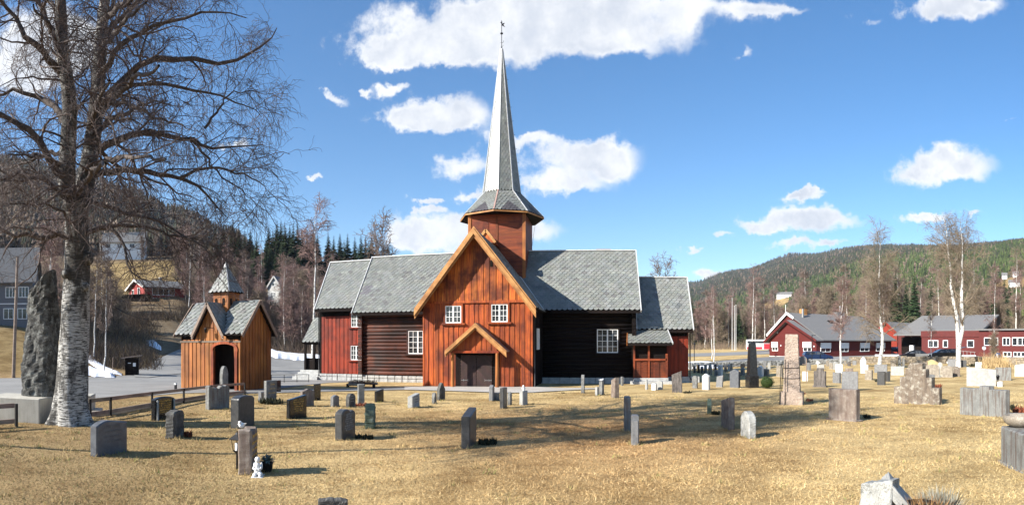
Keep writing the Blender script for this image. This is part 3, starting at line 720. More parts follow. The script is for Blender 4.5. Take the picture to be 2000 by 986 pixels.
    slates(m, (1.5, 37.98, 2.68), (4.42, 37.98, 2.68), (1.6, 39.9, 3.74), (4.2, 39.9, 3.74), tw=.28, ex=.19)
    rf = m.build('porch_roof', M['slate'], W); b.build('roof_boarding', M['darkwood'], rf)
    m = MB(); m.box(1.62, 4.22, 39.72, 39.92, 3.74, 3.80); m.beam((4.45, 37.95, 2.66), (4.25, 39.9, 3.74), .06, .13); m.build('verge_flashing', M['leadwhite'], rf)
    m = MB(); m.beam((1.5, 38.0, 2.60), (4.42, 38.0, 2.60), .05, .14); m.build('fascia', M['darkwood'], rf); m = MB(); m.beam((1.47, 38.02, 2.64), (1.58, 39.9, 3.68), .05, .26); m.build('bargeboard', M['honey'], rf)  # fascia coloured dark for shade, left bargeboard kept in its lit tone
    m = MB(); boards(m, (1.95, 38.5, 0), (1, 0, 0), (0, -1, 0), 2.15, .42, 1.55, .2, v=(.5, .8)); m.build('porch_wall', M['tower'], W)  # darker wood and tint imitate the shade on the porch
    m = MB(); m.box(1.9, 2.02, 38.36, 38.5, .40, 2.66); m.box(2.86, 2.98, 38.36, 38.5, .40, 2.66); m.box(4.02, 4.16, 38.34, 38.5, .40, 2.0); m.box(1.95, 4.1, 38.34, 38.47, 1.55, 1.68); m.build('porch_frame', M['tower'], W)
    m = MB(); m.box(1.95, 4.12, 38.56, 39.9, .0, 2.62); m.build('porch_core', M['darkwood'], W)
    m = MB(); m.box(1.7, 4.4, 37.9, 38.5, -.2, .22); m.box(1.9, 4.2, 38.15, 38.5, .22, .42); m.build('stone_steps', M['found'], W, bevel=.02)
    # --- porch at the far left end
    m = MB(); b = MB()
    slab(b, (-23.1, 41.0, 2.72), (-20.95, 41.0, 2.72), (-20.95, 42.7, 4.75), (-22.9, 42.7, 4.75)); slates(m, (-23.1, 40.96, 2.74), (-20.95, 40.96, 2.74), (-22.9, 42.7, 4.8), (-20.95, 42.7, 4.8))
    slab(b, (-23.1, 44.4, 2.72), (-20.95, 44.4, 2.72), (-20.95, 42.7, 4.75), (-22.9, 42.7, 4.75))
    rf = m.build('end_porch_roof', M['slate'], W); b.build('roof_boarding', M['darkwood'], rf)
    m = MB()
    for px_, y_ in ((-22.9, 41.2), (-22.1, 41.2), (-22.9, 44.2), (-21.1, 41.2)): m.box(px_ - .08, px_ + .08, y_ - .08, y_ + .08, .4, 2.75)
    m.box(-22.9, -21.0, 41.3, 41.4, .4, 1.5); m.box(-22.9, -20.95, 41.15, 41.25, 2.58, 2.74)
    m.build('end_porch_frame', M['darkwood'], W)
    m = MB()
    for k in range(4): m.box(-23.2 + .0 * k, -21.0, 39.6 + .42 * k, 41.8, -.2 + .0, .12 + .15 * k - .001)
    m.build('stone_steps', M['found'], W, bevel=.01)
    # --- front door and its gabled porch
    zap = ZA(931, 632, 33.0); xp = XA(928.5, 33.0); hw = (XA(987, 33.0) - XA(867, 33.0)) / 2; ze = ZA(867, 686, 33.0); ps = (zap - ze) / hw
    m = MB()
    for s_ in (-1, 1):
        n_ = Vector((s_ * ps, 0, 1)).normalized()
        for y0, y1, a, b_, col in ((32.94, 33.0, -.02, .05, (1, 1, 1)), (32.90, 32.97, -.22, -.04, (1.05, 1.05, 1.05)), (33.0, 33.06, -.34, -.20, (.85, .8, .75))):
            q = [Vector((xp + s_ * hw, 0, ze + a)), Vector((xp, 0, zap + a)), Vector((xp, 0, zap + b_)), Vector((xp + s_ * hw, 0, ze + b_))]
            m.hexa([Vector((p.x, y0, p.z)) for p in q] + [Vector((p.x, y1, p.z)) for p in q], col)
    m.build('porch_bargeboard', M['rake'], W)
    m = MB()
    for s_ in (-1, 1): slab(m, (xp + s_ * (hw + .02), 32.96, ze + .02), (xp + s_ * (hw + .02), 34.15, ze + .02), (xp, 34.15, zap + .06), (xp, 32.96, zap + .06), .07)
    rf = m.build('porch_roof', M['greywood'], W)
    m = MB()
    for xx in (884, 971): m.tube([(XA(xx, 33.35), 33.35, .10), (XA(xx, 33.35), 33.35, ze - .05)], [.115, .10], 12)
    m.build('porch_post', M['honey'], W)
    xl, xr = XA(884, 33.35), XA(971, 33.35)
    m = MB(); m.box(xl - .12, xr + .12, 33.25, 33.45, ze - .10, ze + .03, (.8, .6, .5)); m.box(xl, xl + .1, 33.4, 34.15, ze - .1, ze); m.box(xr - .1, xr, 33.4, 34.15, ze - .1, ze); m.build('porch_beam', M['orange'], W)
    m = MB(); boards(m, (xl, 33.42, 0), (1, 0, 0), (0, -1, 0), xr - xl, ze + .02, lambda u: zap - .2 - ps * abs(xl + u - xp), .16, v=(.8, 1.1)); m.build('porch_gable', M['orange'], W)
    dl, dr = XA(901, 34.1), XA(961, 34.1)
    m = MB()
    for x0, x1 in ((xl - .02, dl - .02), (dr + .02, xr + .0)): m.box(x0, x1, YF - .12, YF - .07, .1, 2.35)
    m.box(xl, xr, YF - .13, YF - .065, 1.98, ze + .05)
    m.build('door_surround_shade', M['darkwood'], W)  # dark surround panels; the left one stands for porch shadow
    for s_, x0, x1 in ((-1, dl, (dl + dr) / 2 - .012), ((1), (dl + dr) / 2 + .012, dr)):
        m = MB(); m.box(x0, x1, YF - .16, YF - .09, .12, 1.96)
        w = x1 - x0
        for k in range(-6, 14):
            z0 = .2 + k * .17; 
            pts = [(x0, z0 if s_ < 0 else z0 + w), (x1, z0 + w if s_ < 0 else z0)]
            (xa, za), (xb, zb) = pts
            lo, hi = .16, 1.92
            def cl(xa, za, xb, zb):
                sgn = 1 if zb > za else -1; L = []
                for (xx, z_) in ((xa, za), (xb, zb)):
                    if z_ < lo: xx = xa + (lo - za) / (zb - za) * (xb - xa); z_ = lo
                    if z_ > hi: xx = xa + (hi - za) / (zb - za) * (xb - xa); z_ = hi
                    L.append((xx, z_))
                return L
            if max(za, zb) <= lo + .02 or min(za, zb) >= hi - .02: continue
            (xa, za), (xb, zb) = cl(xa, za, xb, zb)
            m.beam((xa, YF - .165, za), (xb, YF - .165, zb), .02, .13, vary(.8, 1.4), up=(0, 0, 1))
        d = m.build('door', M['doorwood'], W)
        m = MB(); cx = (dl + dr) / 2 + s_ * .18
        m.tube([(cx + .07 * math.cos(a), YF - .20, 1.28 + .07 * math.sin(a)) for a in np.linspace(0, 2 * math.pi, 14)], .012, 6); m.build('ring_handle', M['iron'], d)
        m = MB()
        for z_ in (.5,):
            xo = x0 if s_ < 0 else x1; m.beam((xo, YF - .185, z_), (xo - s_ * .42, YF - .185, z_), .012, .025)
            for q in (.12, .38):
                for t in (-1, 1): m.beam((xo - s_ * q, YF - .185, z_), (xo - s_ * (q + .06), YF - .185, z_ + t * .06), .012, .02)
        m.build('hinge', M['greymetal'], d)
    m = MB(); m.box(dl - .35, dr + .3, 33.2, YF - .03, -.1, .12); m.build('door_step', M['concrete'], W)
    # --- windows
    for a, b_, t, bt in ((870, 901, 597, 631), (959.5, 991.5, 594, 629)):
        x0 = XA(a, 34.1); x1 = XA(b_, 34.1); z0 = ZA((a + b_) / 2, bt, 34.1); z1 = ZA((a + b_) / 2, t, 34.1)
        window(W, (x0, YF - .068, z0), (1, 0, 0), (0, -1, 0), x1 - x0, z1 - z0, 4, 3, 2, casing=True, casing_mat=M['orange'], depth=.06)
    for a, b_, t, bt in ((686.5, 707.5, 614, 639), (685.5, 707.5, 675, 703)):
        x0 = XA(a, 39.96); x1 = XA(b_, 39.96)
        window(W, (x0, 39.94, ZA(a, bt, 39.96)), (1, 0, 0), (0, -1, 0), x1 - x0, ZA(a, t, 39.96) - ZA(a, bt, 39.96), 4, 3, 2, casing=True, casing_mat=M['red'], depth=.05)
    for a, b_, t, bt in ((798, 836, 646, 691), (1166, 1207, 643, 689)):
        x0 = XA(a, 39.1); x1 = XA(b_, 39.1)
        window(W, (x0, YN - .13, ZA(a, bt, 39.1)), (1, 0, 0), (0, -1, 0), x1 - x0, ZA(a, t, 39.1) - ZA(a, bt, 39.1), 4, 4, 2, casing=True, casing_mat=M['log'] if a < 900 else M['darkwood'], depth=.07)
    window(W, (X1 + .08, 35.6, 2.3), (0, 1, 0), (1, 0, 0), .9, 1.3, 4, 4, 2, depth=.09)
    # --- downpipes
    for x, y, z0, z1 in ((X1 + .14, YF - .06, .05, 4.55), (5.86, 39.9, .2, 3.4), (-21.0, 39.9, .2, 5.0)):
        m = MB(); m.tube([(x + .25, y - .3, z1 + .2), (x, y, z1 - .05), (x, y, z0 + .15), (x + .05, y - .15, z0)], .045, 8); m.build('downpipe', M['iron'], W)
    # --- tower
    tx0, tx1, ty0, ty1 = -9.54, -5.49, 40.7, 44.72; tz = 11.95
    m = MB()
    z = 6.0
    while z < tz:
        h = random.uniform(.16, .22); zz = min(z + h, tz); c = vary(.75, 1.1)
        m.box(tx0, tx1, ty0, ty0 + .06, z + .004, zz, c); m.box(tx1 - .06, tx1, ty0 + .06, ty1, z + .004, zz, c); m.box(tx0, tx0 + .06, ty0 + .06, ty1, z + .004, zz, c); z += h
    m.box(tx0 + .07, tx1 - .07, ty0 + .07, ty1, 6, tz)
    tw = m.build('tower', M['tower'], W)
    m = MB(); m.box(tx0 - .03, tx0 + .19, ty0 - .05, ty0 + .1, 6, tz); m.box(tx1 - .19, tx1 + .03, ty0 - .05, ty0 + .1, 6, tz); m.box(XM - .06, XM + .08, ty0 - .04, ty0, 6, tz, (.45, .3, .25)); m.build('corner_board', M['honey'], tw)
    m = MB(); xx = XA(948, 40.6)
    m.lathe([(.32, 0), (.32, .01)], 12); 
    m = MB(); m.prism([(xx + .22 * math.cos(a), 11.05 + .26 * math.sin(a)) for a in np.linspace(0, math.pi, 9)] + [(xx - .22, 10.4), (xx + .22, 10.4)], ty0 - .03, ty0 - .002, (.55, .45, .4)); m.build('blind_hatch', M['tower'], tw)
    C = Vector((XM, 42.7, 0))
    def ring(Rr, z): return [C + Vector((Rr * math.sin(k * math.pi / 4), -Rr * math.cos(k * math.pi / 4), z)) for k in range(8)]
    zs0, zs1, za = 11.86, 13.62, 24.35
    A = ring(3.12, zs0); B = ring(1.42, zs1); Cc = ring(.085, za)
    def dk(u, s):
        if s < .46 and abs(u - .5) < (.46 - s) * .62: return (.42, .37, .42)
        return None
    m = MB(); b = MB()
    for k in range(8):
        k2 = (k + 1) % 8
        slates(m, A[k], A[k2], B[k], B[k2], tw=.27, ex=.19, fn=dk if k in (0, 7, 1, 6) else None)
        slab(b, A[k], A[k2], B[k2], B[k], .08)
    sk = m.build('spire_skirt', M['slate'], W); b.build('roof_boarding', M['darkwood'], sk)
    m = MB(); 
    for k in range(8):
        a, c = A[k], A[(k + 1) % 8]; m.beam(a - Vector((0, 0, .07)), c - Vector((0, 0, .07)), .05, .10)
    m.build('eaves_board', M['rake'], sk)
    m = MB(); m.add([p - Vector((0, 0, .12)) for p in A], [tuple(range(8))]); m.build('soffit', M['darkwood'], sk)
    m = MB(); b = MB()
    for k in range(8):
        k2 = (k + 1) % 8
        slates(m, B[k], B[k2], Cc[k], Cc[k2], tw=.24, ex=.21, lift=.022)
        b.add([B[k], B[k2], Cc[k2], Cc[k]], [(0, 1, 2, 3)])
    sp = m.build('spire', M['slate'], W); b.build('spire_boarding', M['darkwood'], sp)
    m = MB()
    for k in range(8):
        o = (B[k] - C - Vector((0, 0, B[k].z))).normalized() * .02
        m.beam(B[k] + o, Cc[k] + o, .07, .03, (1, 1, 1), up=o); m.beam(A[k] + o + Vector((0, 0, .03)), B[k] + o + Vector((0, 0, .03)), .08, .03, (.8, .5, .42) if k == 0 else (1, 1, 1), up=(0, 0, 1))
    m.build('hip_flashing', M['leadwhite'], sp)
    m = MB()
    for k in range(9):
        t = .12 + k * .095; p = B[2] * (1 - t) + Cc[2] * t; m.beam(p, p + Vector((.13, -.02, .02)), .02, .02); m.beam(p + Vector((.13, -.02, .02)), p + Vector((.13, -.02, .1)), .02, .02)
    m.build('climbing_hooks', M['iron'], sp)
    top = C + Vector((0, 0, za)); m = MB()
    m.lathe([(.11, -.45), (.10, -.1), (.13, -.05), (.05, .05), (.025, .2), (.022, 2.1), (.0, 2.12)], 10, top)
    m.build('finial_rod', M['iron'], W)
    m = MB(); m.ball(top + Vector((0, 0, 1.15)), .11, .11, .07, 10, 6); m.build('finial_ball', M['iron'], W)
    m = MB(); T = top + Vector((0, 0, 1.75)); 
    m.prism([(T.x - .02, T.z), (T.x + .26, T.z - .16), (T.x + .14, T.z + .02), (T.x + .24, T.z + .16), (T.x + .05, T.z + .12), (T.x + .04, T.z + .28), (T.x - .10, T.z + .22), (T.x - .02, T.z + .12)], T.y - .012, T.y + .012)
    for a, rr in ((0.55, .14), (0.25, .10)):
        cz = top.z + a; m.tube([(T.x + rr * math.cos(q) * .9 + .02, T.y, cz + rr * math.sin(q) * .7) for q in np.linspace(-2.4, .6, 8)], .014, 5)
    m.build('weather_vane', M['iron'], W)
    m = MB(); p0 = Cc[3]; m.tube([B[3] + Vector((.1, 0, 0)), A[3] + Vector((.02, 0, .0)), Vector((-5.1, 41.5, 9.6))], .012, 4); m.build('lightning_cable', M['iron'], W)
church()

# ------------------------------------------------------------------ the little gatehouse with its own steeple
def gatehouse():
    x0, x1 = -22.6 + .35, -18.0; 
    A = G(470, 763); a_ = (470 - PX0) / F; r0 = 31.2
    x1 = math.sin(a_) * r0; y0 = math.cos(a_) * r0; W_ = 4.15; D_ = 2.9; x0 = x1 - W_; y1 = y0 + D_; gb = min(gz(x0, y0), gz(x1, y0)) - .05
    root = empty('gatehouse', ((x0 + x1) / 2, (y0 + y1) / 2, gb), 0, 'small orange boarded gatehouse with an arched opening, crossed slate gables and a pointed belfry', 'gatehouse', world=True)
    W = root; rr = lambda px, y: math.hypot(XA(px, y), y)
    ze = ZA(400, 655, y0 - .3); zr = ZA(480, 588, (y0 + y1) / 2); ym = (y0 + y1) / 2
    # arch opening
    al, ar = XA(417, y0), XA(463, y0); at = ZA(440, 671, y0); am = (al + ar) / 2; hw = (ar - al) / 2; sp = at - .42
    def bot(u):
        x = x0 + u
        if al < x < ar: q = abs(x - am) / hw; return sp + .42 * math.sqrt(max(0, 1 - q ** 3.0))
        return gb
    zl = ZA(400, 667, y0)
    m = MB(); boards(m, (x0, y0, 0), (1, 0, 0), (0, -1, 0), W_, bot, zl, .135, v=(.75, 1.2)); m.build('front_wall', M['honey'], W)
    gx = XA(412, y0); gh_ = 1.06; zt = ZA(412, 590, y0 - .3); gs = (zt - ze) / gh_
    m = MB(); boards(m, (x0 + .1, y0 + .02, 0), (1, 0, 0), (0, -1, 0), W_ - .2, zl, lambda u: max(zl + .12, zt - .12 - gs * abs(x0 + .1 + u - gx)) if abs(x0 + .1 + u - gx) < gh_ else zl + .1, .14, v=(.75, 1.2)); m.build('gable_wall', M['honey'], W)
    m = MB(); m.box(x0 - .04, x1 + .04, y0 - .09, y0 - .03, zl - .05, zl + .04, (.75, .75, .7)); m.build('drip_board', M['greywood'], W)
    ze2 = ZA(500, 655, y0)
    m = MB(); boards(m, (x1, y0, 0), (0, 1, 0), (1, 0, 0), D_, gb, lambda u: zr - .12 - (zr - ze) / (D_ / 2 + .3) * abs(u - D_ / 2), .15, v=(.6, 1.0)); m.build('end_wall', M['honey'], W)
    m = MB(); boards(m, (x0, y0, 0), (0, 1, 0), (-1, 0, 0), D_, gb, lambda u: zr - .12 - (zr - ze) / (D_ / 2 + .3) * abs(u - D_ / 2), .15, v=(.7, 1.1)); m.build('end_wall', M['honey'], W)
    m = MB(); boards(m, (x0, y1, 0), (1, 0, 0), (0, 1, 0), W_, gb, ze, .15); m.box(x0 + .05, al - .3, y0 + .02, y1 - .02, gb, ze - .05); m.box(min(ar + .1, x1 - .1), x1 - .05, y0 + .04, y1 - .02, gb, ze - .05); m.box(al - .3, min(ar + .3, x1 - .06), y0 + .9, y1 - .03, gb, ze); m.box(x0 + .05, x1 - .05, y0 + .04, y1 - .02, at + .05, ze); m.build('inner_wall', M['darkwood'], W)
    m = MB()
    for xx, s_ in ((al, -1), (ar, 1)): m.box(xx - .08, xx + .08, y0 - .13, y0 + .05, gb, sp + .02, (.9, .9, .9))
    for k in range(12):
        a, b_ = math.pi * k / 12, math.pi * (k + 1) / 12
        f_ = lambda t, e: (am + (hw + e) * math.cos(t), sp + (.42 + e) * math.sin(t) ** .7)
        (xa, za), (xb, zb), (xc, zc), (xd, zd) = f_(a, -.02), f_(b_, -.02), f_(b_, .12), f_(a, .12)
        m.hexa([(xa, y0 - .12, za), (xb, y0 - .12, zb), (xc, y0 - .12, zc), (xd, y0 - .12, zd), (xa, y0 - .035, za), (xb, y0 - .035, zb), (xc, y0 - .035, zc), (xd, y0 - .035, zd)])
    m.build('arch_frame', M['orange'], W)
    # roofs
    m = MB(); b = MB(); ov = .28
    for s_ in (1, -1):
        ye = y0 - ov if s_ > 0 else y1 + ov
        ts = .5; ylow = y0 - ov + (ym - y0 + ov) * ts; zlow = ze + (zr - ze) * ts
        if s_ > 0: parts = [((x0 - ov - .05, ye, ze), (gx - .1, ye, ze), (x0 - .1, ym, zr), (gx - .1, ym, zr), gx - gh_ * .5), ((gx + .1, ye, ze), (x1 + ov, ye, ze), (gx + .1, ym, zr), (x1 + ov, ym, zr), None)]
        else: parts = [((x0 - ov - .05, ye, ze), (x1 + ov, ye, ze), (x0 - .1, ym, zr), (x1 + ov, ym, zr), None)]
        for pi_, (e0, e1, q0, q1, _) in enumerate(parts):
            if s_ > 0 and pi_ == 0: e1 = (gx - gh_, ye, ze)
            if s_ > 0 and pi_ == 1: e0 = (gx + gh_, ye, ze)
            slab(b, e0, e1, q1, q0, .07); slates(m, *[tuple(Vector(v_) + Vector((0, 0, .03))) for v_ in (e0, e1, q0, q1)], tw=.36, ex=.27)
    for s_ in (-1, 1):
        e0, e1, q0, q1 = (gx + s_ * gh_, y0 - ov - .06, ze), (gx + s_ * gh_, ym, ze), (gx, y0 - ov - .06, zt), (gx, ym, zt)
        slab(b, e0, e1, q1, q0, .07); slates(m, tuple(Vector(e0) + Vector((s_ * .04, 0, .02))), tuple(Vector(e1) + Vector((s_ * .04, 0, .02))), tuple(Vector(q0) + Vector((0, 0, .03))), tuple(Vector(q1) + Vector((0, 0, .03))), tw=.36, ex=.27)
    rf = m.build('roof', M['slate'], W); b.build('roof_boarding', M['darkwood'], rf)
    m = MB()
    for s_ in (-1, 1):
        for y_, a, h_ in ((y0 - ov - .1, -.05, .14), (y0 - ov - .06, -.17, .1)): m.beam((gx, y_, zt + a), (gx + s_ * (gh_ + .04), y_, ze + a - .02), .05, h_)
        m.beam((x1 + ov + .03, ym, zr - .03), (x1 + ov + .03, ym + s_ * (D_ / 2 + ov), ze - .06), .05, .18)
        m.beam((x0 - ov - .03, ym, zr - .03), (x0 - ov - .06, ym + s_ * (D_ / 2 + ov), ze - .06), .05, .16)
    m.build('bargeboard', M['greywood'], W)
    # belfry
    bx = XA(442, ym); zb0 = ZA(442, 600, ym); zb1 = ZA(442, 572, ym); hw2 = .52
    m = MB(); m.box(bx - hw2, bx + hw2, ym - hw2, ym + hw2, zb0 - 1.1, zb1)
    for k in range(9):
        u = -hw2 + .01 + k * (2 * hw2 / 9); m.box(bx + u, bx + u + .12, ym - hw2 - .025, ym - hw2, zb0 - 1.1, zb1 - .02, vary(.7, 1.2)); m.box(bx + hw2, bx + hw2 + .025, ym + u, ym + u + .12, zb0 - 1.1, zb1 - .02, vary(.7, 1.1))
    bf = m.build('belfry', M['honey'], W)
    m = MB()
    for q in (-.3, .22):
        P_ = [(bx + q + .09 * math.cos(a), zb0 + .38 + .11 * math.sin(a)) for a in np.linspace(0, math.pi, 7)] + [(bx + q - .09, zb0 + .08), (bx + q + .09, zb0 + .08)]
        m.prism(P_, ym - hw2 - .04, ym - hw2 - .028)
        m.box(bx + hw2 + .028, bx + hw2 + .04, ym + q - .08, ym + q + .08, zb0 + .08, zb0 + .45)
    m.build('sound_opening', M['darkwood'], bf)
    ap = ZA(442, 521, ym); m = MB(); b = MB(); h3 = .72
    cs = [Vector((bx - h3, ym - h3, zb1 - .02)), Vector((bx + h3, ym - h3, zb1 - .02)), Vector((bx + h3, ym + h3, zb1 - .02)), Vector((bx - h3, ym + h3, zb1 - .02))]
    tp = [Vector((bx + .05 * a, ym + .05 * c, ap)) for a, c in ((-1, -1), (1, -1), (1, 1), (-1, 1))]
    for k in range(4):
        slates(m, cs[k], cs[(k + 1) % 4], tp[k], tp[(k + 1) % 4], tw=.3, ex=.22); slab(b, cs[k], cs[(k + 1) % 4], tp[(k + 1) % 4], tp[k], .04)
    st = m.build('steeple', M['slate'], W); b.build('roof_boarding', M['darkwood'], st)
    m = MB()
    for k in range(4): m.beam(cs[k] + Vector((0, 0, .03)), tp[k] + Vector((0, 0, .03)), .05, .04)
    m.lathe([(.16, -.05), (.12, .1), (.02, .32), (0, .34)], 8, (bx, ym, ap)); m.build('hip_flashing', M['leadwhite'], st)
    # wall lantern on the gable
    lx = XA(404, y0 - .3); lz = ZA(404, 645, y0 - .3)
    m = MB(); m.beam((lx + .25, y0 - .06, lz + .12), (lx, y0 - .4, lz + .16), .02, .03); m.lathe([(.02, .14), (.10, .08), (.085, .06), (.06, -.12), (.0, -.13)], 6, (lx, y0 - .4, lz)); m.build('wall_lantern', M['iron'], W)
gatehouse()
# ------------------------------------------------------------------ gravestones
def top_fn(kind, W):
    f = {
     'rect': lambda u: 1.0,
     'arch': lambda u: .62 + .38 * math.sqrt(max(0, 1 - (2 * u - 1) ** 2)) if W < .62 else .78 + .22 * math.sqrt(max(0, 1 - (2 * u - 1) ** 2)),
     'lowarch': lambda u: .88 + .12 * math.sqrt(max(0, 1 - (2 * u - 1) ** 2)),
     'peak': lambda u: 1.0 - .14 * abs(2 * u - 1),
     'point': lambda u: 1.0 - .42 * abs(2 * u - 1) ** 1.6,
     'slant': lambda u: 1.0 - .16 * u,
     'slantl': lambda u: .86 + .14 * u,
     'wave': lambda u: .86 + .13 * math.sin(math.pi * (u * .95 + .02)) ** 1.0 + .03 * math.sin(u * 7),
     'heart': lambda u: .80 + .20 * math.sqrt(max(0, 1 - ((u * 1.9 - .62) / .66) ** 2)) if u < .62 else .84 + .09 * math.sin((u - .62) / .38 * math.pi),
     'shoulder': lambda u: 1.0 if .22 < u < .78 else .84,
     'step': lambda u: 1.0 if .36 < u < .70 else .86 if .28 < u <= .74 else .66 if .16 < u <= .86 else .42,
     'bump': lambda u: 1.0 if .34 < u < .56 else .90,
     'ragged': lambda u: .93 + .05 * math.sin(u * 9 + 1) + .03 * math.sin(u * 23),
    }
    return f[kind]
def slab_mesh(kind, W, H, T, rough=0.0, taper=0.0, bev=.012, seed=0, nu=None, nz=None):
    r = random.Random(seed); f = top_fn(kind, W); b = min(bev, T * .3, W * .1)
    n = nu or (20 if kind != 'rect' or rough else 4)
    us = [0, b / W] + [i / n for i in range(1, n)] + [1 - b / W, 1]
    if kind in ('shoulder', 'step', 'bump'):
        us = sorted(set([round(x, 5) for x in us] + [x + e for x in (.22, .78, .34, .36, .56, .70, .28, .74, .16, .86) for e in (0.0, .002)]))
    us = [u for i, u in enumerate(us) if i == 0 or u - us[i - 1] > .0008]
    m = nz or (14 if rough else 5)
    zs = [-.18] + [i / m for i in range(0, m)] + [1 - b / H, 1]
    grid = {}
    vs = []; idx = {}
    def dn(u, z, s):
        return rough * (math.sin(u * 17 + s * 3 + seed) * math.sin(z * 13 + seed * 1.7) * .5 + math.sin(u * 41 + z * 29 + s * 5 + seed) * .35 + r.uniform(-.35, .35))
    for s in (-1, 1):
        for i, u in enumerate(us):
            ht = f(min(max(u, 0), 1))
            for j, z in enumerate(zs):
                edge = i in (0, len(us) - 1) or j == len(zs) - 1
                th = T / 2 - (b if edge else 0)
                k = 1 + taper * (1 - max(z, 0))
                x = (u - .5) * W * k; zz = (z if z < 0 else z * ht) * H
                vs.append((x + (dn(z, u, s) * .7 if edge and rough else 0), s * (th * (1 + taper * .6 * (1 - max(z, 0))) + dn(u, z, s)), zz + (dn(u, z, 9) * .8 if j == len(zs) - 1 and rough else 0)))
                idx[s, i, j] = len(vs) - 1
    fs = []; I, J = len(us), len(zs)
    for s in (-1, 1):
        for i in range(I - 1):
            for j in range(J - 1):
                q = (idx[s, i, j], idx[s, i + 1, j], idx[s, i + 1, j + 1], idx[s, i, j + 1]); fs.append(q if s < 0 else q[::-1])
    for i in range(I - 1): fs.append((idx[-1, i, J - 1], idx[-1, i + 1, J - 1], idx[1, i + 1, J - 1], idx[1, i, J - 1]))
    for j in range(J - 1):
        fs.append((idx[1, 0, j], idx[-1, 0, j], idx[-1, 0, j + 1], idx[1, 0, j + 1])); fs.append((idx[-1, I - 1, j], idx[1, I - 1, j], idx[1, I - 1, j + 1], idx[-1, I - 1, j + 1]))
    mb = MB(); mb.add(vs, fs, None, False); return mb
SEED = [0]; BASES = []
def place(L, Rr, top, base, W, T, side=None):
    """position, height, turn of an upright slab seen between picture columns L and Rr"""
    cx = (L + Rr) / 2; p = G(cx, base); r = math.hypot(p.x, p.y); az = (cx - PX0) / F
    H = (base - top) / F * r; wp = (Rr - L) / F * r
    side = side or (1 if cx < PX0 else -1)      # which flank of the stone looks at us: +1 its +X face
    if W is None: W = min(max(H * .85, .35), 1.0)
    if wp < T * 1.02: T = wp * .9
    best = min((abs(W * abs(math.sin(a)) + T * abs(math.cos(a)) - wp), a) for a in [R(q) for q in np.arange(0, 90.5, .5)])
    if best[0] > .03 and W < wp: W = wp; best = (0, R(84))
    a = best[1]
    # the slab's plane makes the angle a with the line of sight
    d = az + a if side > 0 else az - a
    # direction of the plane in the horizontal: from the near edge away
    return p, H, W, T, d, r
def stone_(name, L, Rr, top, base, kind, mt, label, W=None, T=.14, rough=0.0, taper=0.0, tilt=(0, 0), ins=None, plinth=None, cat='gravestone', side=None, group=None, sink=0.0):
    SEED[0] += 1
    p, H, W, T, d, r = place(L, Rr, top, base, W, T, side)
    g = slab_mesh(kind, W, H, T, rough, taper, bev=.02 if r < 25 else .012, seed=SEED[0] * 1.37, nu=None if r < 30 else 10, nz=None if r < 30 else 5)
    o = g.build(name, S[mt])
    # local x runs along the plane, away from the viewer; local -y is the face that looks at us
    o.location = p - Vector((0, 0, .02)); rz = math.pi / 2 - d
    sd_ = side or (1 if (L + Rr) / 2 < PX0 else -1)
    o.rotation_euler = (R(tilt[0]), R(tilt[1]), rz)
    tag(o, label, cat, group)
    BASES.append((p.x, p.y, W, T, rz, r))
    fs = -1 if sd_ > 0 else 1       # the face turned to the viewer
    if plinth:
        pw, ph = plinth; m = MB(); m.box(-W / 2 - pw, W / 2 + pw, -T / 2 - pw, T / 2 + pw, -.15, ph); q = m.build('plinth', S[mt], o, bevel=.01)
    if ins:
        im, n = ins; m = MB(); rr = random.Random(SEED[0])
        y = fs * (T / 2 + .002); rows = n
        for k in range(rows):
            z = H * (.80 - .55 * k / max(rows, 1)); hw = W * rr.uniform(.22, .34); x = -hw; lh = min(.035, H * .05) * (1.25 if k == 0 else 1)
            while x < hw:
                w = rr.uniform(.012, .03)
                if rr.random() > .16:
                    m.box(x, x + w * .35, min(y, y + fs * .004), max(y, y + fs * .004), z, z + lh); 
                    if rr.random() > .4: m.box(x, x + w, min(y, y + fs * .004), max(y, y + fs * .004), z + lh * rr.choice([0, .42, .85]), z + lh * rr.choice([.15, .55, 1.0]) + .004)
                x += w + .008
        m.build('inscription', M[im], o)
    return o, p, H, W, T, rz, r, fs
ST = stone_
GS = 'gravestone'
ROW = 'headstones of the old graveyard'
# --- left, beside the birch and the rails
ST(GS, 176, 250, 817, 886, 'wave', 'blueish', 'blue grey headstone with a curved slanting top, in front of the big birch', T=.17, W=.78, ins=('incdark', 4), group=ROW)
o_ = ST(GS, 295, 342, 773, 819, 'lowarch', 'black', 'black polished headstone with gilt lettering between two pale side columns, beside the rail fence', T=.16, W=.85, ins=('gold', 6), group=ROW)
m = MB()
for s_ in (-1, 1): m.lathe([(.045, 0), (.035, .05), (.028, o_[2] * .8), (.04, o_[2] * .86), (.0, o_[2] * .9)], 8, (s_ * o_[3] * .42, o_[7] * (o_[4] / 2 + .03), 0))
m.build('side_column', S['light'], o_[0])
ST(GS, 323, 360, 799, 855, 'lowarch', 'roughdark', 'rough dark hewn headstone with a red heather plant at its foot', T=.20, rough=.016, W=.5, group=ROW)
ST(GS, 401, 449, 751, 798, 'ragged', 'stained', 'wide grey headstone with a pale rough edge, in front of the gatehouse arch', T=.20, rough=.012, W=.95, ins=('incdark', 5), group=ROW)
ST(GS, 429, 446, 714, 768, 'arch', 'rough', 'tall narrow round-topped headstone seen against the black gatehouse arch', T=.18, W=.5, group=ROW)
ST(GS, 450, 498, 770, 834, 'lowarch', 'darkgrey', 'thick dark green-grey headstone in front of the gatehouse corner', T=.26, W=.66, group=ROW, plinth=(.03, .02))
ST(GS, 504, 521, 764, 785, 'rect', 'grey', 'low grey stone stepped against the left of the planted grave', T=.16, W=.4, group=ROW)
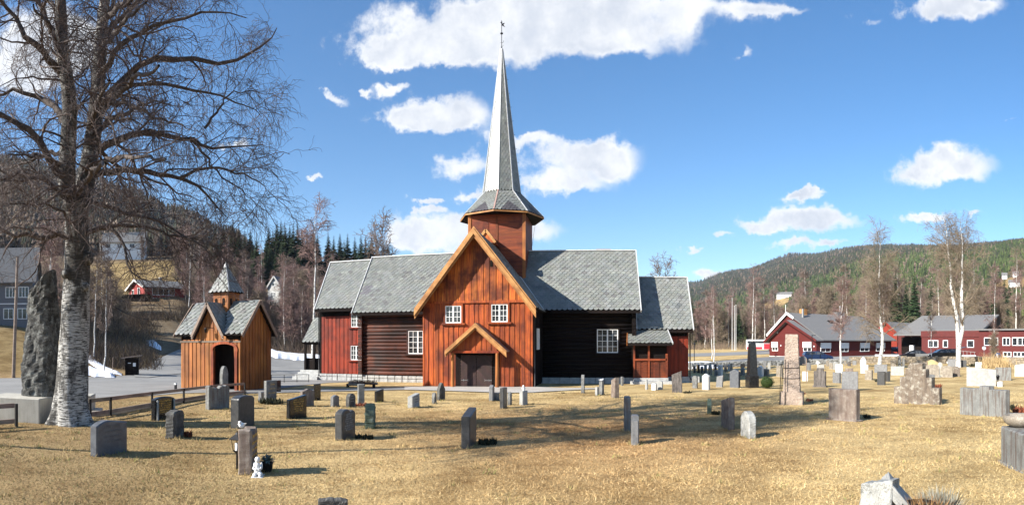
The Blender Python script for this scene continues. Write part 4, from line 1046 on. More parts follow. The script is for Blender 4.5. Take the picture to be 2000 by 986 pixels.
ST(GS, 515, 541, 742, 786, 'rect', 'rough', 'tall grey headstone with a dark plaque above a planted grave', T=.16, W=.6, ins=('gold', 3), group=ROW)
ST(GS, 537, 549, 742, 766, 'rect', 'black', 'black headstone half hidden behind the planted grave', T=.12, W=.4, group=ROW)
ST(GS, 559, 600, 771, 817, 'slantl', 'black', 'black headstone with gilt lettering and a bright grey edge, left of the heart-shaped stone', T=.13, W=.8, ins=('gold', 6), group=ROW)
ST(GS, 586, 614, 758, 793, 'peak', 'brown', 'brown headstone with a pointed top behind the black gilt-lettered one', T=.13, W=.7, group=ROW)
ST(GS, 612, 627, 749, 782, 'rect', 'black', 'narrow black headstone on the asphalt edge below the red choir wall', T=.08, W=.42, group=ROW)
ST(GS, 645, 663, 770, 794, 'peak', 'grey', 'small plain grey headstone between the black stone and the arched one', T=.14, W=.42, group=ROW)
ST(GS, 675, 695, 767, 795, 'arch', 'roughdark', 'small arched rough headstone with a dark face, left of a slim pillar stone', T=.16, W=.42, rough=.006, group=ROW, ins=('incised', 3))
ST(GS, 654, 695, 796, 857, 'heart', 'darkgrey', 'dark headstone with a heart-like curved top and a shiny pale edge', T=.17, W=.66, ins=('incised', 8), group=ROW)
ST(GS, 698, 712, 749, 791, 'rect', 'rough', 'slim tall grey pillar stone among dry red leaves', T=.18, W=.24, group=ROW)
ST(GS, 713, 733, 786, 836, 'point', 'green', 'mossy green pointed headstone beside the heart-topped one', T=.22, W=.42, rough=.02, group=ROW)
ST(GS, 731, 750, 759, 785, 'slantl', 'black', 'small dark slanted headstone with a pale side, right of the slim pillar stone', T=.12, W=.5, group=ROW)
ST(GS, 796, 820, 768, 796, 'slantl', 'light', 'low slanted headstone with a white rough edge before the left nave window', T=.2, W=.7, rough=.006, ins=('incdark', 3), group=ROW)
ST(GS, 843, 853, 766, 789, 'arch', 'rough', 'tiny round-topped headstone left of the pointed dark stone near the door', T=.13, W=.2, group=ROW)
ST(GS, 853, 870, 746, 782, 'point', 'roughdark', 'dark pointed headstone left of the church door', T=.16, W=.34, rough=.008, group=ROW)
# --- centre
ST(GS, 901, 931, 797, 870, 'slantl', 'darkgrey', 'dark polished headstone standing alone in the middle of the lawn', T=.17, W=.72, group=ROW)
ST(GS, 955, 966, 751, 783, 'peak', 'grey', 'grey headstone like a chair back, right of the church door', T=.16, W=.34, group=ROW)
ST(GS, 963, 976, 766, 782, 'rect', 'rough', 'low grey block at the foot of the chair-back stone', T=.3, W=.32, group=ROW)
ST(GS, 976, 991, 756, 797, 'rect', 'darkgrey', 'dark upright headstone below the right porch post', T=.15, W=.42, group=ROW)
ST(GS, 991, 1000, 764, 791, 'peak', 'rough', 'narrow weathered headstone close behind the dark upright one', T=.12, W=.24, group=ROW)
o_ = ST(GS, 1014, 1031, 762, 791, 'rect', 'light', 'pale headstone carrying a small white figure, right of the church door', T=.16, W=.34, group=ROW)
p_ = o_[1] + Vector((0, 0, o_[2]))
m = MB(); m.ball((0, 0, .06), .05, .06, .07); m.ball((.0, -.02, .17), .04, .045, .05); m.ball((0, .04, .09), .07, .03, .06)
q = m.build('figurine', M['white']); q.location = p_ - Vector((0, 0, .03)); tag(q, 'small white figurine sitting on a pale headstone right of the church door', 'figurine')
ST(GS, 1135, 1142, 731, 768, 'arch', 'rough', 'thin rough headstone at the edge of the dark church shadow', T=.15, W=.2, rough=.008, group=ROW)
o_ = ST(GS, 1170, 1180, 743, 771, 'rect', 'rough', 'narrow grey headstone with a white bird on it', T=.16, W=.3, group=ROW)
m = MB(); m.ball((0, 0, .04), .09, .035, .035); m.ball((.07, 0, .075), .03, .025, .025); m.prism([(-.16, .05), (-.06, .02), (-.06, .06)], -.02, .02)
q = m.build('bird_figurine', M['white']); q.location = o_[1] + Vector((0, 0, o_[2] - .01)); tag(q, 'white bird figurine lying on a narrow grey headstone', 'figurine')
ST(GS, 1162, 1170, 755, 772, 'rect', 'light', 'little pale headstone touching the one with the white bird', T=.12, W=.2, group=ROW)
ST(GS, 1193, 1209, 735, 777, 'slant', 'brown', 'leaning purplish grey headstone in front of the shaded nave', T=.2, W=.45, tilt=(0, -3), group=ROW)
ST(GS, 1212, 1218, 735, 753, 'rect', 'rough', 'small thin headstone behind the leaning purplish one', T=.12, W=.2, group=ROW)
ST(GS, 1218, 1232, 773, 841, 'rect', 'stained', 'tall grey and black stained headstone, back one of a pair on the lawn', T=.2, W=.45, group=ROW)
ST(GS, 1232, 1248, 808, 867, 'shoulder', 'grey', 'smooth grey shouldered headstone, front one of a pair on the lawn', T=.19, W=.42, group=ROW)
ST(GS, 1260, 1266, 740, 761, 'arch', 'light', 'tiny pale marker with a low iron stand beside the choir steps', T=.1, W=.16, group=ROW)
ST(GS, 1273, 1281, 727, 749, 'arch', 'rough', 'rough arched headstone standing behind a white one below the choir porch', T=.14, W=.24, group=ROW)
ST(GS, 1272, 1283, 747, 762, 'peak', 'white', 'small bright white headstone below the choir porch', T=.16, W=.26, group=ROW)
ST(GS, 1283, 1295, 742, 761, 'peak', 'light', 'pale grey peaked headstone right of the small white one', T=.18, W=.3, group=ROW)
ST(GS, 1313, 1333, 724, 767, 'slant', 'woody', 'dark brown ribbed headstone like a tree stump, right of the choir porch', T=.24, W=.5, rough=.008, tilt=(0, 2), group=ROW)
ST(GS, 1352, 1363, 733, 758, 'lowarch', 'rough', 'small grey weathered headstone left of the two pale ones', T=.18, W=.28, rough=.008, group=ROW)
ST(GS, 1371, 1387, 729, 761, 'peak', 'white', 'cream white headstone with a sloping top in the middle row', T=.18, W=.42, group=ROW)
ST(GS, 1398, 1412, 731, 756, 'slant', 'grey', 'grey headstone leaning right, beside the cream white one', T=.14, W=.4, tilt=(0, -5), group=ROW)
ST(GS, 1425, 1446, 720, 757, 'peak', 'blueish', 'broad dark blue-grey headstone just left of the black obelisk', T=.2, W=.62, group=ROW)
ST(GS, 1381, 1390, 777, 809, 'point', 'green', 'thin green mossy stone left of the brown slab', T=.12, W=.22, rough=.008, group=ROW)
ST(GS, 1408, 1435, 772, 837, 'slant', 'brown', 'rough dark brown slab headstone on the middle lawn', T=.15, W=.62, rough=.008, group=ROW)
ST(GS, 1446, 1477, 801, 854, 'arch', 'whitelichen', 'white round-topped headstone covered in dark lichen', T=.16, W=.52, rough=.008, group=ROW)
# --- right
ST(GS, 1617, 1680, 758, 821, 'rect', 'brown', 'wide brown headstone with dark streaks, nearest the pink pillar', T=.20, W=.95, ins=None, plinth=(.05, .06), group=ROW)
ST(GS, 1644, 1676, 725, 763, 'rect', 'grey', 'smooth mid grey headstone directly behind the wide brown streaked one', T=.18, W=.8, group=ROW)
ST(GS, 1589, 1614, 718, 756, 'shoulder', 'woody', 'dark brown shouldered headstone right of the pink pillar', T=.2, W=.72, plinth=(.05, .12), group=ROW)
ST(GS, 1567, 1578, 725, 744, 'rect', 'white', 'small pinkish white headstone behind the grey post', T=.15, W=.4, group=ROW)
ST(GS, 1561, 1575, 695, 713, 'arch', 'blueish', 'blue grey round-topped stone seen above the small white one by the pink pillar', T=.2, W=.7, group=ROW)
ST(GS, 1626, 1643, 727, 748, 'rect', 'grey', 'squat grey headstone in front of a white block, under the young birch', T=.2, W=.62, group=ROW)
ST(GS, 1632, 1646, 711, 729, 'rect', 'white', 'bright white square headstone at the foot of the slim birch', T=.25, W=.5, group=ROW)
ST(GS, 1651, 1666, 719, 733, 'rect', 'brown', 'small brown stone peeping over the smooth grey one', T=.2, W=.5, group=ROW)
ST(GS, 1680, 1692, 696, 714, 'point', 'white', 'white tapered headstone standing above a white block near the wall', T=.3, W=.5, group=ROW)
ST(GS, 1681, 1696, 712, 729, 'rect', 'white', 'white block headstone below the white tapered one', T=.3, W=.5, group=ROW)
ST(GS, 1689, 1705, 722, 742, 'rect', 'beige', 'beige weathered headstone with a dark plant at its side, left of the twin dark stones', T=.2, W=.6, group=ROW)
ST(GS, 1708, 1733, 711, 728, 'rect', 'grey', 'wide grey headstone at the foot of the tall birch', T=.3, W=.95, group=ROW)
ST(GS, 1713, 1730, 725, 752, 'rect', 'darkgrey', 'dark grey slab, left one of two leaning together', T=.2, W=.5, group=ROW)
ST(GS, 1729, 1739, 724, 745, 'slant', 'darkgrey', 'dark grey slab, right one of two leaning together', T=.2, W=.4, group=ROW)
ST(GS, 1740, 1766, 715, 733, 'rect', 'light', 'pale bluish white rectangular headstone left of the stepped monument', T=.2, W=.95, group=ROW)
ST('stepped_monument', 1745, 1840, 708, 789, 'step', 'lichen', 'large brown stepped family monument speckled with pale lichen', W=1.9, T=.30, rough=.008, cat='monument')
ST(GS, 1815, 1826, 731, 757, 'rect', 'grey', 'small smooth grey headstone behind the right end of the stepped monument', T=.16, W=.4, group=ROW)
ST(GS, 1808, 1835, 711, 737, 'arch', 'beige', 'beige arched headstone behind the stepped monument', T=.2, W=.8, rough=.006, group=ROW)
ST(GS, 1838, 1861, 714, 737, 'lowarch', 'beige', 'beige low-arched headstone between the round plate and the dark arch', T=.2, W=.7, rough=.006, group=ROW)
ST(GS, 1856, 1875, 715, 735, 'arch', 'lichen', 'brown lichened arch headstone right of two beige arches', T=.2, W=.55, rough=.006, group=ROW)
ST(GS, 1815, 1828, 700, 713, 'slant', 'darkgrey', 'small dark headstone at the foot of the sand heap', T=.2, W=.6, group=ROW)
ST(GS, 1851, 1873, 701, 717, 'rect', 'grey', 'dull grey slab, left of a low pair beneath the double birch', T=.2, W=.95, group=ROW)
ST(GS, 1874, 1888, 703, 717, 'rect', 'darkgrey', 'dull grey slab, right of a low pair beneath the double birch', T=.2, W=.7, group=ROW)
ST(GS, 1897, 1911, 698, 711, 'peak', 'grey', 'grey peaked headstone left of the black one near the stone wall', T=.2, W=.7, group=ROW)
ST(GS, 1911, 1925, 698, 711, 'lowarch', 'black', 'black glossy headstone near the stone wall at the right', T=.2, W=.7, group=ROW)
ST(GS, 1905, 1918, 706, 718, 'ragged', 'white', 'white lumpy stone with dark plants in front of the black headstone', T=.25, W=.6, rough=.02, group=ROW)
ST(GS, 1888, 1946, 716, 754, 'slantl', 'light', 'broad pale grey headstone with long lines of worn lettering', T=.3, W=1.45, ins=('incised', 6), group=ROW)
ST(GS, 1944, 1975, 717, 743, 'rect', 'stained', 'pale headstone with dark runs from its top, right of the broad lettered one', T=.2, W=1.0, rough=.006, group=ROW)
ST(GS, 1982, 2012, 711, 735, 'lowarch', 'white', 'white headstone cut off by the right edge of the view', T=.2, W=1.0, group=ROW)
ST(GS, 1990, 2006, 700, 712, 'arch', 'light', 'pale round-topped headstone above the white one at the far right', T=.2, W=.7, group=ROW)
ST(GS, 1952, 1969, 700, 714, 'shoulder', 'light', 'pale purplish headstone in front of the walking man', T=.2, W=.8, group=ROW)
o_ = ST(GS, 1873, 1972, 752, 812, 'bump', 'stained', 'large double grey headstone with a raised centre and dark runs', T=.26, W=1.75, rough=.005, group=ROW)
o_ = ST(GS, 1952, 2050, 838, 914, 'rect', 'stained', 'long stained grey tomb block carrying a stone bowl at the right edge', T=.34, W=1.1, rough=.004, plinth=(.04, .05), group=ROW)
p_ = PT(1992, 838, math.hypot(*G(2000, 905).xy)); m = MB(); m.lathe([(.10, -.02), (.16, .0), (.24, .05), (.27, .12), (.25, .17), (.20, .165), (.18, .12), (.0, .10)], 20)
q = m.build('stone_bowl', S['beige']); q.location = (p_.x, p_.y, o_[1].z + o_[2] + .0); tag(q, 'shallow pale stone bowl resting on the stained tomb block', 'bowl')
# --- far rows: small in the picture, one object each
FAR = [
 (1345,1352,709,722,'rect','light','pale stone at the corner of the right choir'),
 (1383,1391,710,732,'point','beige','tall beige pointed stone in the church shadow'),
 (1393,1400,711,724,'arch','black','small black arched stone behind the grey one in the church shadow'),
 (1395,1402,722,734,'arch','grey','small grey arched stone before a black one in the church shadow'),
 (1402,1412,712,735,'ragged','white','bright white ragged stone just outside the church shadow'),
 (1414,1420,712,726,'rect','darkgrey','dark narrow stone right of the white ragged one'),
 (1421,1426,711,724,'peak','light','light narrow stone left of a pinkish one'),
 (1426,1431,709,732,'rect','beige','slim pinkish beige stone behind the broad blue-grey one'),
 (1446,1455,710,718,'rect','black','low black stone above a grey one left of the obelisk'),
 (1446,1455,717,733,'arch','rough','rough grey arched stone close left of the obelisk'),
 (1479,1492,714,735,'peak','white','white stone right behind the black obelisk'),
 (1491,1497,703,720,'rect','grey','grey upright stone near the wall behind the round bush'),
 (1499,1505,708,722,'rect','light','slim light stone behind the round bush'),
 (1491,1503,720,735,'rect','rough','rough low stone touching the round bush from behind'),
 (1516,1530,714,736,'rect','beige','beige stone just left of the pink pillar'),
 (1515,1521,706,714,'peak','light','light small stone near the wall left of the pink pillar'),
 (1575,1584,708,723,'rect','grey','grey stone right of the grey post'),
 (1591,1599,703,712,'arch','white','white arched stone at the wall under the blue car'),
 (1596,1610,712,721,'rect','light','low light stone above the dark brown shouldered one'),
 (1613,1619,704,715,'rect','beige','beige stone before the wall left of the slim birch'),
 (1619,1629,708,721,'arch','beige','beige arched stone left of the slim birch'),
 (1627,1635,706,722,'peak','light','light stone leaning close to the slim birch'),
 (1648,1653,704,713,'rect','beige','small beige stone right of the slim birch'),
 (1655,1662,706,715,'shoulder','woody','small dark stone with a white top by the wall'),
 (1665,1673,704,713,'rect','grey','small grey stone by the wall between two birches'),
 (1739,1751,703,716,'lowarch','beige','sandy round-topped stone by the wall behind the pale bluish one'),
 (1754,1760,694,716,'point','rough','tall thin grey stone by the wall left of the white cross-topped one'),
 (1762,1767,699,718,'rect','rough','thin grey stone beside another near the stepped monument'),
 (1776,1786,698,708,'shoulder','white','white stone topped by a small cross behind the stepped monument'),
 (1790,1801,704,714,'rect','beige','low sandy stone before the sand heap'),
 (1799,1812,706,721,'slant','lichen','brown slanted stone behind the stepped monument'),
]
for L, Rr, t, b_, k, mt, lb in FAR:
    ST(GS, L, Rr, t, b_, k, mt, lb, T=.2, group=ROW)
# dark backs of the rows lying in the church's shadow
for i, (L, Rr, t, b_) in enumerate([(1353,1359,714,728),(1360,1367,711,728),(1368,1374,715,729),(1375,1381,712,729)]):
    ST(GS, L, Rr, t, b_, ('rect','arch','peak','rect')[i], ('darkgrey','black','darkgrey','rough')[i],
       ['short dark stone nearest the choir corner in the church shadow', 'black arched stone in the church shadow', 'dark peaked stone in the church shadow', 'rough grey square stone in the church shadow'][i], T=.2, group=ROW)
def cross(L, Rr, t, b_, label, mt='white', disc=False):
    p = G((L + Rr) / 2, b_); r = math.hypot(p.x, p.y); H = (b_ - t) / F * r; W = (Rr - L) / F * r
    m = MB()
    if disc: m.box(-.035, .035, -.03, .03, -.1, H * .6); m.prism([(W * .48 * math.cos(a), H * .78 + H * .21 * math.sin(a)) for a in np.linspace(0, 2 * math.pi, 14)[:-1]], -.04, .04)
    else: m.box(-W * .13, W * .13, -.05, .05, -.1, H); m.box(-W / 2, W / 2, -.045, .045, H * .55, H * .78)
    o = m.build('grave_plate' if disc else 'grave_cross', S[mt]); o.location = p; o.rotation_euler = (0, 0, -((L + Rr) / 2 - PX0) / F)
    tag(o, label, 'grave marker' if disc else 'cross')
cross(1849, 1858, 703, 717, 'white cross standing in front of the low grey pair')
cross(1594, 1601, 705, 716, 'small white cross in front of the wall under the blue car')
cross(1831, 1841, 707, 737, 'round pale plate on a slim post between beige arched stones', 'light', True)
# --- the black obelisk
def obelisk():
    p = G(1469, 757); r = math.hypot(p.x, p.y); k = r / F; t = empty('obelisk', p, R(8), 'tall black obelisk on a dark pedestal beside a round bush', 'obelisk')
    h0 = 24 * k; h1 = 90 * k; w = 26 * k / 2 / 1.25
    m = MB(); m.box(-w, w, -w, w, -.2, h0); m.build('pedestal', S['black'], t, bevel=.015)
    a, b_ = w * .82, w * .56
    m = MB(); m.hexa([(-a, -a, h0), (a, -a, h0), (a, a, h0), (-a, a, h0), (-b_, -b_, h1 - .15), (b_, -b_, h1 - .15), (b_, b_, h1 - .15), (-b_, b_, h1 - .15)]); 
    c = b_ * .55; m.hexa([(-b_, -b_, h1 - .15), (b_, -b_, h1 - .15), (b_, b_, h1 - .15), (-b_, b_, h1 - .15), (-c, -c, h1), (c, -c, h1), (c, c, h1 - .03), (-c, c, h1 - .03)]); m.build('shaft', S['black'], t)
obelisk()
# --- the strapped pink granite pillar
def pillar():
    p = G(1547, 790); r = math.hypot(p.x, p.y); k = r / F; t = empty('granite_pillar', p, R(-24), 'tall pink hewn granite pillar braced with thin poles and straps', 'pillar')
    w = 22 * k
    def rough_box(x0, x1, d0, d1, z0, z1, tx, n, amp, sd):
        g = random.Random(sd); m = MB(); vs = []; id_ = {}
        nz = max(2, int((z1 - z0) / .05)); ring = []
        per = [(-1, -1 + 2 * i / n) for i in range(n)]; per = [(-1 + 2 * i / n, -1) for i in range(n)] + [(1, -1 + 2 * i / n) for i in range(n)] + [(1 - 2 * i / n, 1) for i in range(n)] + [(-1, 1 - 2 * i / n) for i in range(n)]
        for j in range(nz + 1):
            z = z0 + (z1 - z0) * j / nz; f_ = 1 - tx * j / nz
            for a, b_ in per: vs.append((a * (x1 - x0) / 2 * f_ + g.uniform(-amp, amp), b_ * (d1 - d0) / 2 * f_ + g.uniform(-amp, amp), z + g.uniform(-amp, amp) * .6))
        N_ = len(per)
        fs = [(j * N_ + i, j * N_ + (i + 1) % N_, (j + 1) * N_ + (i + 1) % N_, (j + 1) * N_ + i) for j in range(nz) for i in range(N_)]
        fs.append(tuple(range(nz * N_, nz * N_ + N_))); m.add(vs, fs); return m
    rough_box(-w, w, -w * .8, w * .8, -.15, 25 * k, .02, 6, .006, 3).build('pedestal', S['pink'], t)
    rough_box(-w * .74, w * .74, -w * .6, w * .6, 25 * k, 137 * k, .28, 6, .010, 5).build('shaft', S['pink'], t)
    for x, y, z in ((-w * 1.02, -w * .9, 80 * k), (-w * .55, -w * .92, 88 * k), (-w * 1.02, w * .3, 70 * k)):
        m = MB(); m.tube([(x, y, -.1), (x * .86, y * .95, z)], .014, 6); m.build('brace_pole', M['iron'], t)
    for z in (52 * k, 72 * k):
        q = w * .74 * (1 - .28 * (z / k - 25) / 112) + .012; qy = q * .82; m = MB()
        m.tube([(-q - .05, -qy, z), (-q * .2, -qy - .012, z - .01), (q, -qy, z), (q, qy, z), (-q, qy, z), (-q - .05, -qy, z)], .010, 5); m.build('strap', M['iron'], t)
pillar()
# grey post with a small roof
p = G(1575, 747); m = MB(); k = math.hypot(p.x, p.y) / F; m.tube([(0, 0, -.1), (0, 0, 47 * k)], .035, 8); m.beam((-.30, 0, 36 * k), (.05, 0, 36.5 * k), .05, .04)
q = m.build('marker_post', M['greywood']); q.location = p; tag(q, 'thin grey post with a short side arm right of the pink pillar', 'post')
# --- broken slabs in the front right corner
def broken():
    p = G(1716, 1010); r = 5.35; q = AT(1712, r); az = (1712 - PX0) / F
    m = slab_mesh('slantl', .30, .50, .22, rough=.007, seed=4.4); o = m.build('broken_stone', S['whitelichen']); o.location = q; o.rotation_euler = (R(-6), R(3), -az + R(-20)); tag(o, 'broken pale block speckled with lichen at the bottom right', 'stone')
    q = AT(1752, r + .15); m = slab_mesh('rect', .09, .72, .42, rough=.004, seed=8.1); o = m.build('fallen_slab', S['light']); o.location = q + Vector((math.cos(az) * .36, -math.sin(az) * .36, -.10)); o.rotation_euler = (R(4), R(-40), -az); tag(o, 'grey slab leaning over beside the broken lichen block', 'stone')
broken()
q = AT(650, 6.0); m = slab_mesh('lowarch', .30, .17, .12, rough=.008, seed=2.2); o = m.build(GS, S['roughdark']); o.location = q; o.rotation_euler = (0, 0, R(25)); tag(o, 'top of a low dark stone at the bottom edge of the picture', 'gravestone')
# --- the lantern grave: stone, lantern, angel, pot, dove
def lantern_grave():
    o, p, H, W, T, rz, r, fs = ST(GS, 465, 504, 832, 922, 'ragged', 'brown', 'brown and gold faced headstone with a dove on its rough top, behind the angel', T=.19, W=.46, rough=.006, ins=('gold', 4), group=ROW)
    k = r / F
    m = MB(); m.ball((0, 0, .045), .035, .06, .04); m.ball((0, -.045, .09), .024, .028, .026); m.prism([(-.07, .06), (-.02, .03), (-.02, .075)], -.01, .03); m.prism([(.07, .08), (.02, .03), (.02, .075)], -.01, .03)
    d = m.build('dove_figurine', M['white']); d.location = p + Vector((-.07, -.06, H * .95)); tag(d, 'white dove figurine perched on the brown headstone', 'figurine')
    q = G(463, 921); m = MB(); t = empty('grave_lantern', q, 0, 'black four-sided garden lantern on a post with a white candle, left of the dove headstone', 'lantern')
    m.tube([(0, 0, -.1), (0, 0, 40 * k)], .016, 8); m.build('post', M['iron'], t)
    z0, z1, z2 = 40 * k, 64 * k, 80 * k; a, b_ = .055, .085
    m = MB(); m.lathe([(.02, z0 - .03), (a, z0), (a, z0 + .015)], 4, ph=math.pi / 4)
    for i in range(4):
        an = math.pi / 4 + i * math.pi / 2; m.beam((a * math.cos(an), a * math.sin(an), z0), (b_ * math.cos(an), b_ * math.sin(an), z1), .009, .009)
    m.lathe([(b_ + .035, z1 - .005), (b_ + .035, z1 + .005), (.03, z1 + .07), (.022, z1 + .09), (.008, z1 + .10), (.008, z2), (0, z2)], 4, ph=math.pi / 4, sm=False); m.build('cage', M['iron'], t)
    m = MB(); m.lathe([(.03, z0 + .01), (.032, z0 + .12), (.02, z0 + .125), (0, z0 + .125)], 12); m.build('candle', M['white'], t)
    # the seated angel
    q = G(503, 929); t = empty('angel_figurine', q, R(25), 'white seated angel figurine reading, in front of the dove headstone', 'figurine')
    m = MB(); m.ball((0, 0, .075), .05, .055, .08); m.ball((0, -.01, .15), .04, .04, .05); m.ball((.045, -.05, .035), .035, .05, .03); m.ball((-.03, -.06, .03), .03, .055, .028); m.ball((.05, -.1, .02), .022, .03, .018); m.ball((-.03, -.11, .018), .02, .03, .016)
    m.tube([(.04, 0, .15), (.055, -.05, .11), (.02, -.07, .10)], .014, 6); m.tube([(-.04, 0, .15), (-.055, -.05, .11), (-.01, -.07, .10)], .014, 6); m.box(-.35 + .28, .09, -.16, .08, -.03, .008); m.build('body', M['blind'], t)
    m = MB(); m.ball((0, -.02, .222), .034, .037, .040); m.ball((0, -.012, .232), .039, .038, .038); m.build('head', M['blind'], t)
    m = MB(); m.ball((-.05, .045, .13), .018, .03, .055, 8, 6); m.ball((.05, .045, .13), .018, .03, .055, 8, 6); m.build('wings', M['blind'], t)
    q = G(521, 921); t = empty('potted_plant', q, 0, 'dark pot with a grey-green leafy plant beside the angel figurine', 'plant pot')
    m = MB(); m.lathe([(.07, -.02), (.095, .13), (.10, .14), (.085, .14), (.08, .12), (0, .12)], 14); m.build('pot', M['iron'], t)
    g = random.Random(5); m = MB()
    for i in range(70):
        a = g.uniform(0, 6.28); el = g.uniform(.15, 1.2); L = g.uniform(.09, .17); d = Vector((math.cos(a) * math.cos(el), math.sin(a) * math.cos(el), math.sin(el))); s = d.cross(Vector((0, 0, 1))).normalized() * .017; c = Vector((0, 0, .13)) + Vector((d.x, d.y, 0)) * .03
        q1 = c + d * L * .55 + Vector((0, 0, .02)); q2 = c + d * L - Vector((0, 0, .02)); cc = g.uniform(.7, 1.3)
        m.add([c, q1 - s, q2, q1 + s], [(0, 1, 2, 3)], (.11 * cc, .15 * cc, .135 * cc))
    m.build('leaves', M['leafy'], t)
    return p
lantern_grave()
# second grave lantern, far right
q = G(1949, 754); k = math.hypot(q.x, q.y) / F; t = empty('grave_lantern', q, 0, 'small black lantern on a post beside the broad pale lettered headstone', 'lantern')
m = MB(); m.tube([(0, 0, -.1), (0, 0, 12 * k)], .03, 6); m.lathe([(.06, 12 * k), (.10, 18 * k), (.14, 18.5 * k), (.03, 22 * k), (0, 23 * k)], 6); m.build('cage', M['iron'], t)
ST('white_stone_ball', 1948, 1959, 744, 755, 'lowarch', 'white', 'low rounded white stone beside the small black lantern', T=.3, W=.3, cat='stone')
# --- plants at graves: little clumps of dry stalks or dark leaves
def clump(px, py, w, h, col, n, label, name='grave_plant', seed=0, up=.5, cat='plant', r0=None):
    q = G(px, py) if r0 is None else AT(px, r0); k = math.hypot(q.x, q.y) / F; g = random.Random(seed + px); W, H = w * k / 2, h * k; m = MB()
    for i in range(n):
        a = g.uniform(0, 6.28); rr_ = W * math.sqrt(g.random()); b_ = Vector((rr_ * math.cos(a), rr_ * math.sin(a) * .7, 0)); L = H * g.uniform(.5, 1.05)
        d = Vector((g.uniform(-1, 1) * (1 - up), g.uniform(-1, 1) * (1 - up), g.uniform(.4, 1))).normalized(); s = Vector((g.uniform(-1, 1), g.uniform(-1, 1), g.uniform(-.3, .3))).normalized() * (max(.012, 1.1 * k) if k > .008 else .005)
        c = g.uniform(.6, 1.4); tip = b_ + d * L
        m.add([b_ - s, b_ + s, (b_ + tip) / 2 + s * 1.4, tip, (b_ + tip) / 2 - s * 1.4], [(0, 1, 2, 3, 4)], (col[0] * c, col[1] * c, col[2] * c))
    o = m.build(name, M['leafy']); o.location = q; return tag(o, label, cat, 'plants at the graves')
DK, RD, GN, TN = (.03, .032, .018), (.20, .065, .035), (.035, .06, .02), (.32, .24, .13)
clump(366, 853, 22, 17, RD, 90, 'red heather plant beside the rough dark headstone')
clump(530, 789, 52, 15, DK, 160, 'dark low plants in front of the tall plaque headstone')
clump(708, 793, 40, 8, RD, 90, 'dry red leaves scattered round the slim pillar stone')
clump(952, 868, 36, 15, DK, 170, 'dark spiky plant beside the lone dark headstone')
clump(1398, 810, 16, 10, DK, 90, 'dark leafy plant left of the rough brown slab')
clump(712, 857, 40, 12, DK, 120, 'dark low shrub beside the heart-topped headstone')
clump(1342, 768, 18, 6, DK, 50, 'small dark plant beside the ribbed stump-like stone')
clump(1580, 784, 14, 7, RD, 50, 'orange dead leaves in the shadow of the pink pillar')
clump(1714, 746, 8, 8, DK, 30, 'dark plant between the beige stone and the twin dark slabs')
clump(1832, 757, 12, 9, RD, 40, 'reddish plant right of the small grey stone')
clump(1992, 806, 34, 16, RD, 120, 'reddish brown dead plants right of the large double headstone')
clump(1978, 800, 10, 14, DK, 50, 'dark plant against the large double headstone')
clump(1694, 817, 14, 10, DK, 60, 'dark plant in the shadow of the brown streaked headstone')
clump(1900, 716, 12, 8, DK, 40, 'dark plant before the white lumpy stone')
clump(1550 + 20, 770, 6, 4, RD, 20, 'small red plant behind the pink pillar')
clump(1100, 768, 6, 3, DK, 16, 'tiny dark tuft on the path right of the church door')
clump(1808, 1040, 60, 78, (.30, .17, .07), 900, 'orange brown dry potted plant at the bottom right corner', r0=5.3, seed=3)
clump(1832, 1035, 46, 82, (.26, .25, .20), 900, 'pale grey-green cushion plant beside the dry orange one', r0=5.5, seed=5)
q = AT(1795, 5.25); m = MB(); m.lathe([(.10, -.02), (.14, .26), (.155, .265), (.15, .28), (.13, .25), (0, .25)], 18); o = m.build('flower_pot', M['iron']); o.location = q; tag(o, 'black plastic pot under the dry orange plant', 'plant pot')
# round box bush
def bush():
    q = G(1498, 759); r = math.hypot(q.x, q.y); k = r / F; g = np.random.default_rng(3); n = 2600; Rb = 15.5 * k
    d = g.normal(size=(n, 3)); d /= np.linalg.norm(d, axis=1)[:, None]; rad = Rb * g.uniform(.72, 1.02, n) * (1 + .05 * np.sin(d[:, 0] * 9) * np.sin(d[:, 2] * 7 + 1))
    c = d * rad[:, None]; c[:, 2] = c[:, 2] * .82 + Rb * .80
    a = g.normal(size=(n, 3)); a /= np.linalg.norm(a, axis=1)[:, None]; b_ = np.cross(a, d); s = .022
    V = np.stack([c - a * s, c - b_ * s * .6, c + a * s, c + b_ * s * .6], 1).reshape(-1, 3)
    col = np.array([.035, .06, .014])[None] * g.uniform(.6, 1.7, (n, 1)); o = fast_mesh('round_bush', V, np.arange(n * 4).reshape(-1, 4), M['leafy'], np.repeat(col, 4, 0)); o.location = q; tag(o, 'clipped round green bush beside the black obelisk', 'bush')
    m = MB(); m.ball((0, 0, Rb * .78), Rb * .78, Rb * .78, Rb * .68, 12, 8, (.02, .03, .01)); m.build('inner_twigs', M['leafy'], o)
bush()
# sand heap
def heap():
    q = AT(1820, 62); m = MB(); k = 62 / F; prof = [(30 * k, -.1), (28 * k, .05), (18 * k, 7 * k), (8 * k, 13 * k), (3 * k, 15.5 * k), (0, 16 * k)]; m.lathe(prof, 28)
    g = random.Random(2); m.v = [(x * (1 + g.uniform(-.05, .05)), y * (1 + g.uniform(-.05, .05)), z) for x, y, z in m.v]
    o = m.build('sand_heap', plain('yellow_sand', (.42, .32, .15), .95, vary=.15, scale=3, bm=.3)); o.location = q; tag(o, 'heap of yellow sand in front of the stone wall', 'sand heap', kind='stuff')
heap()
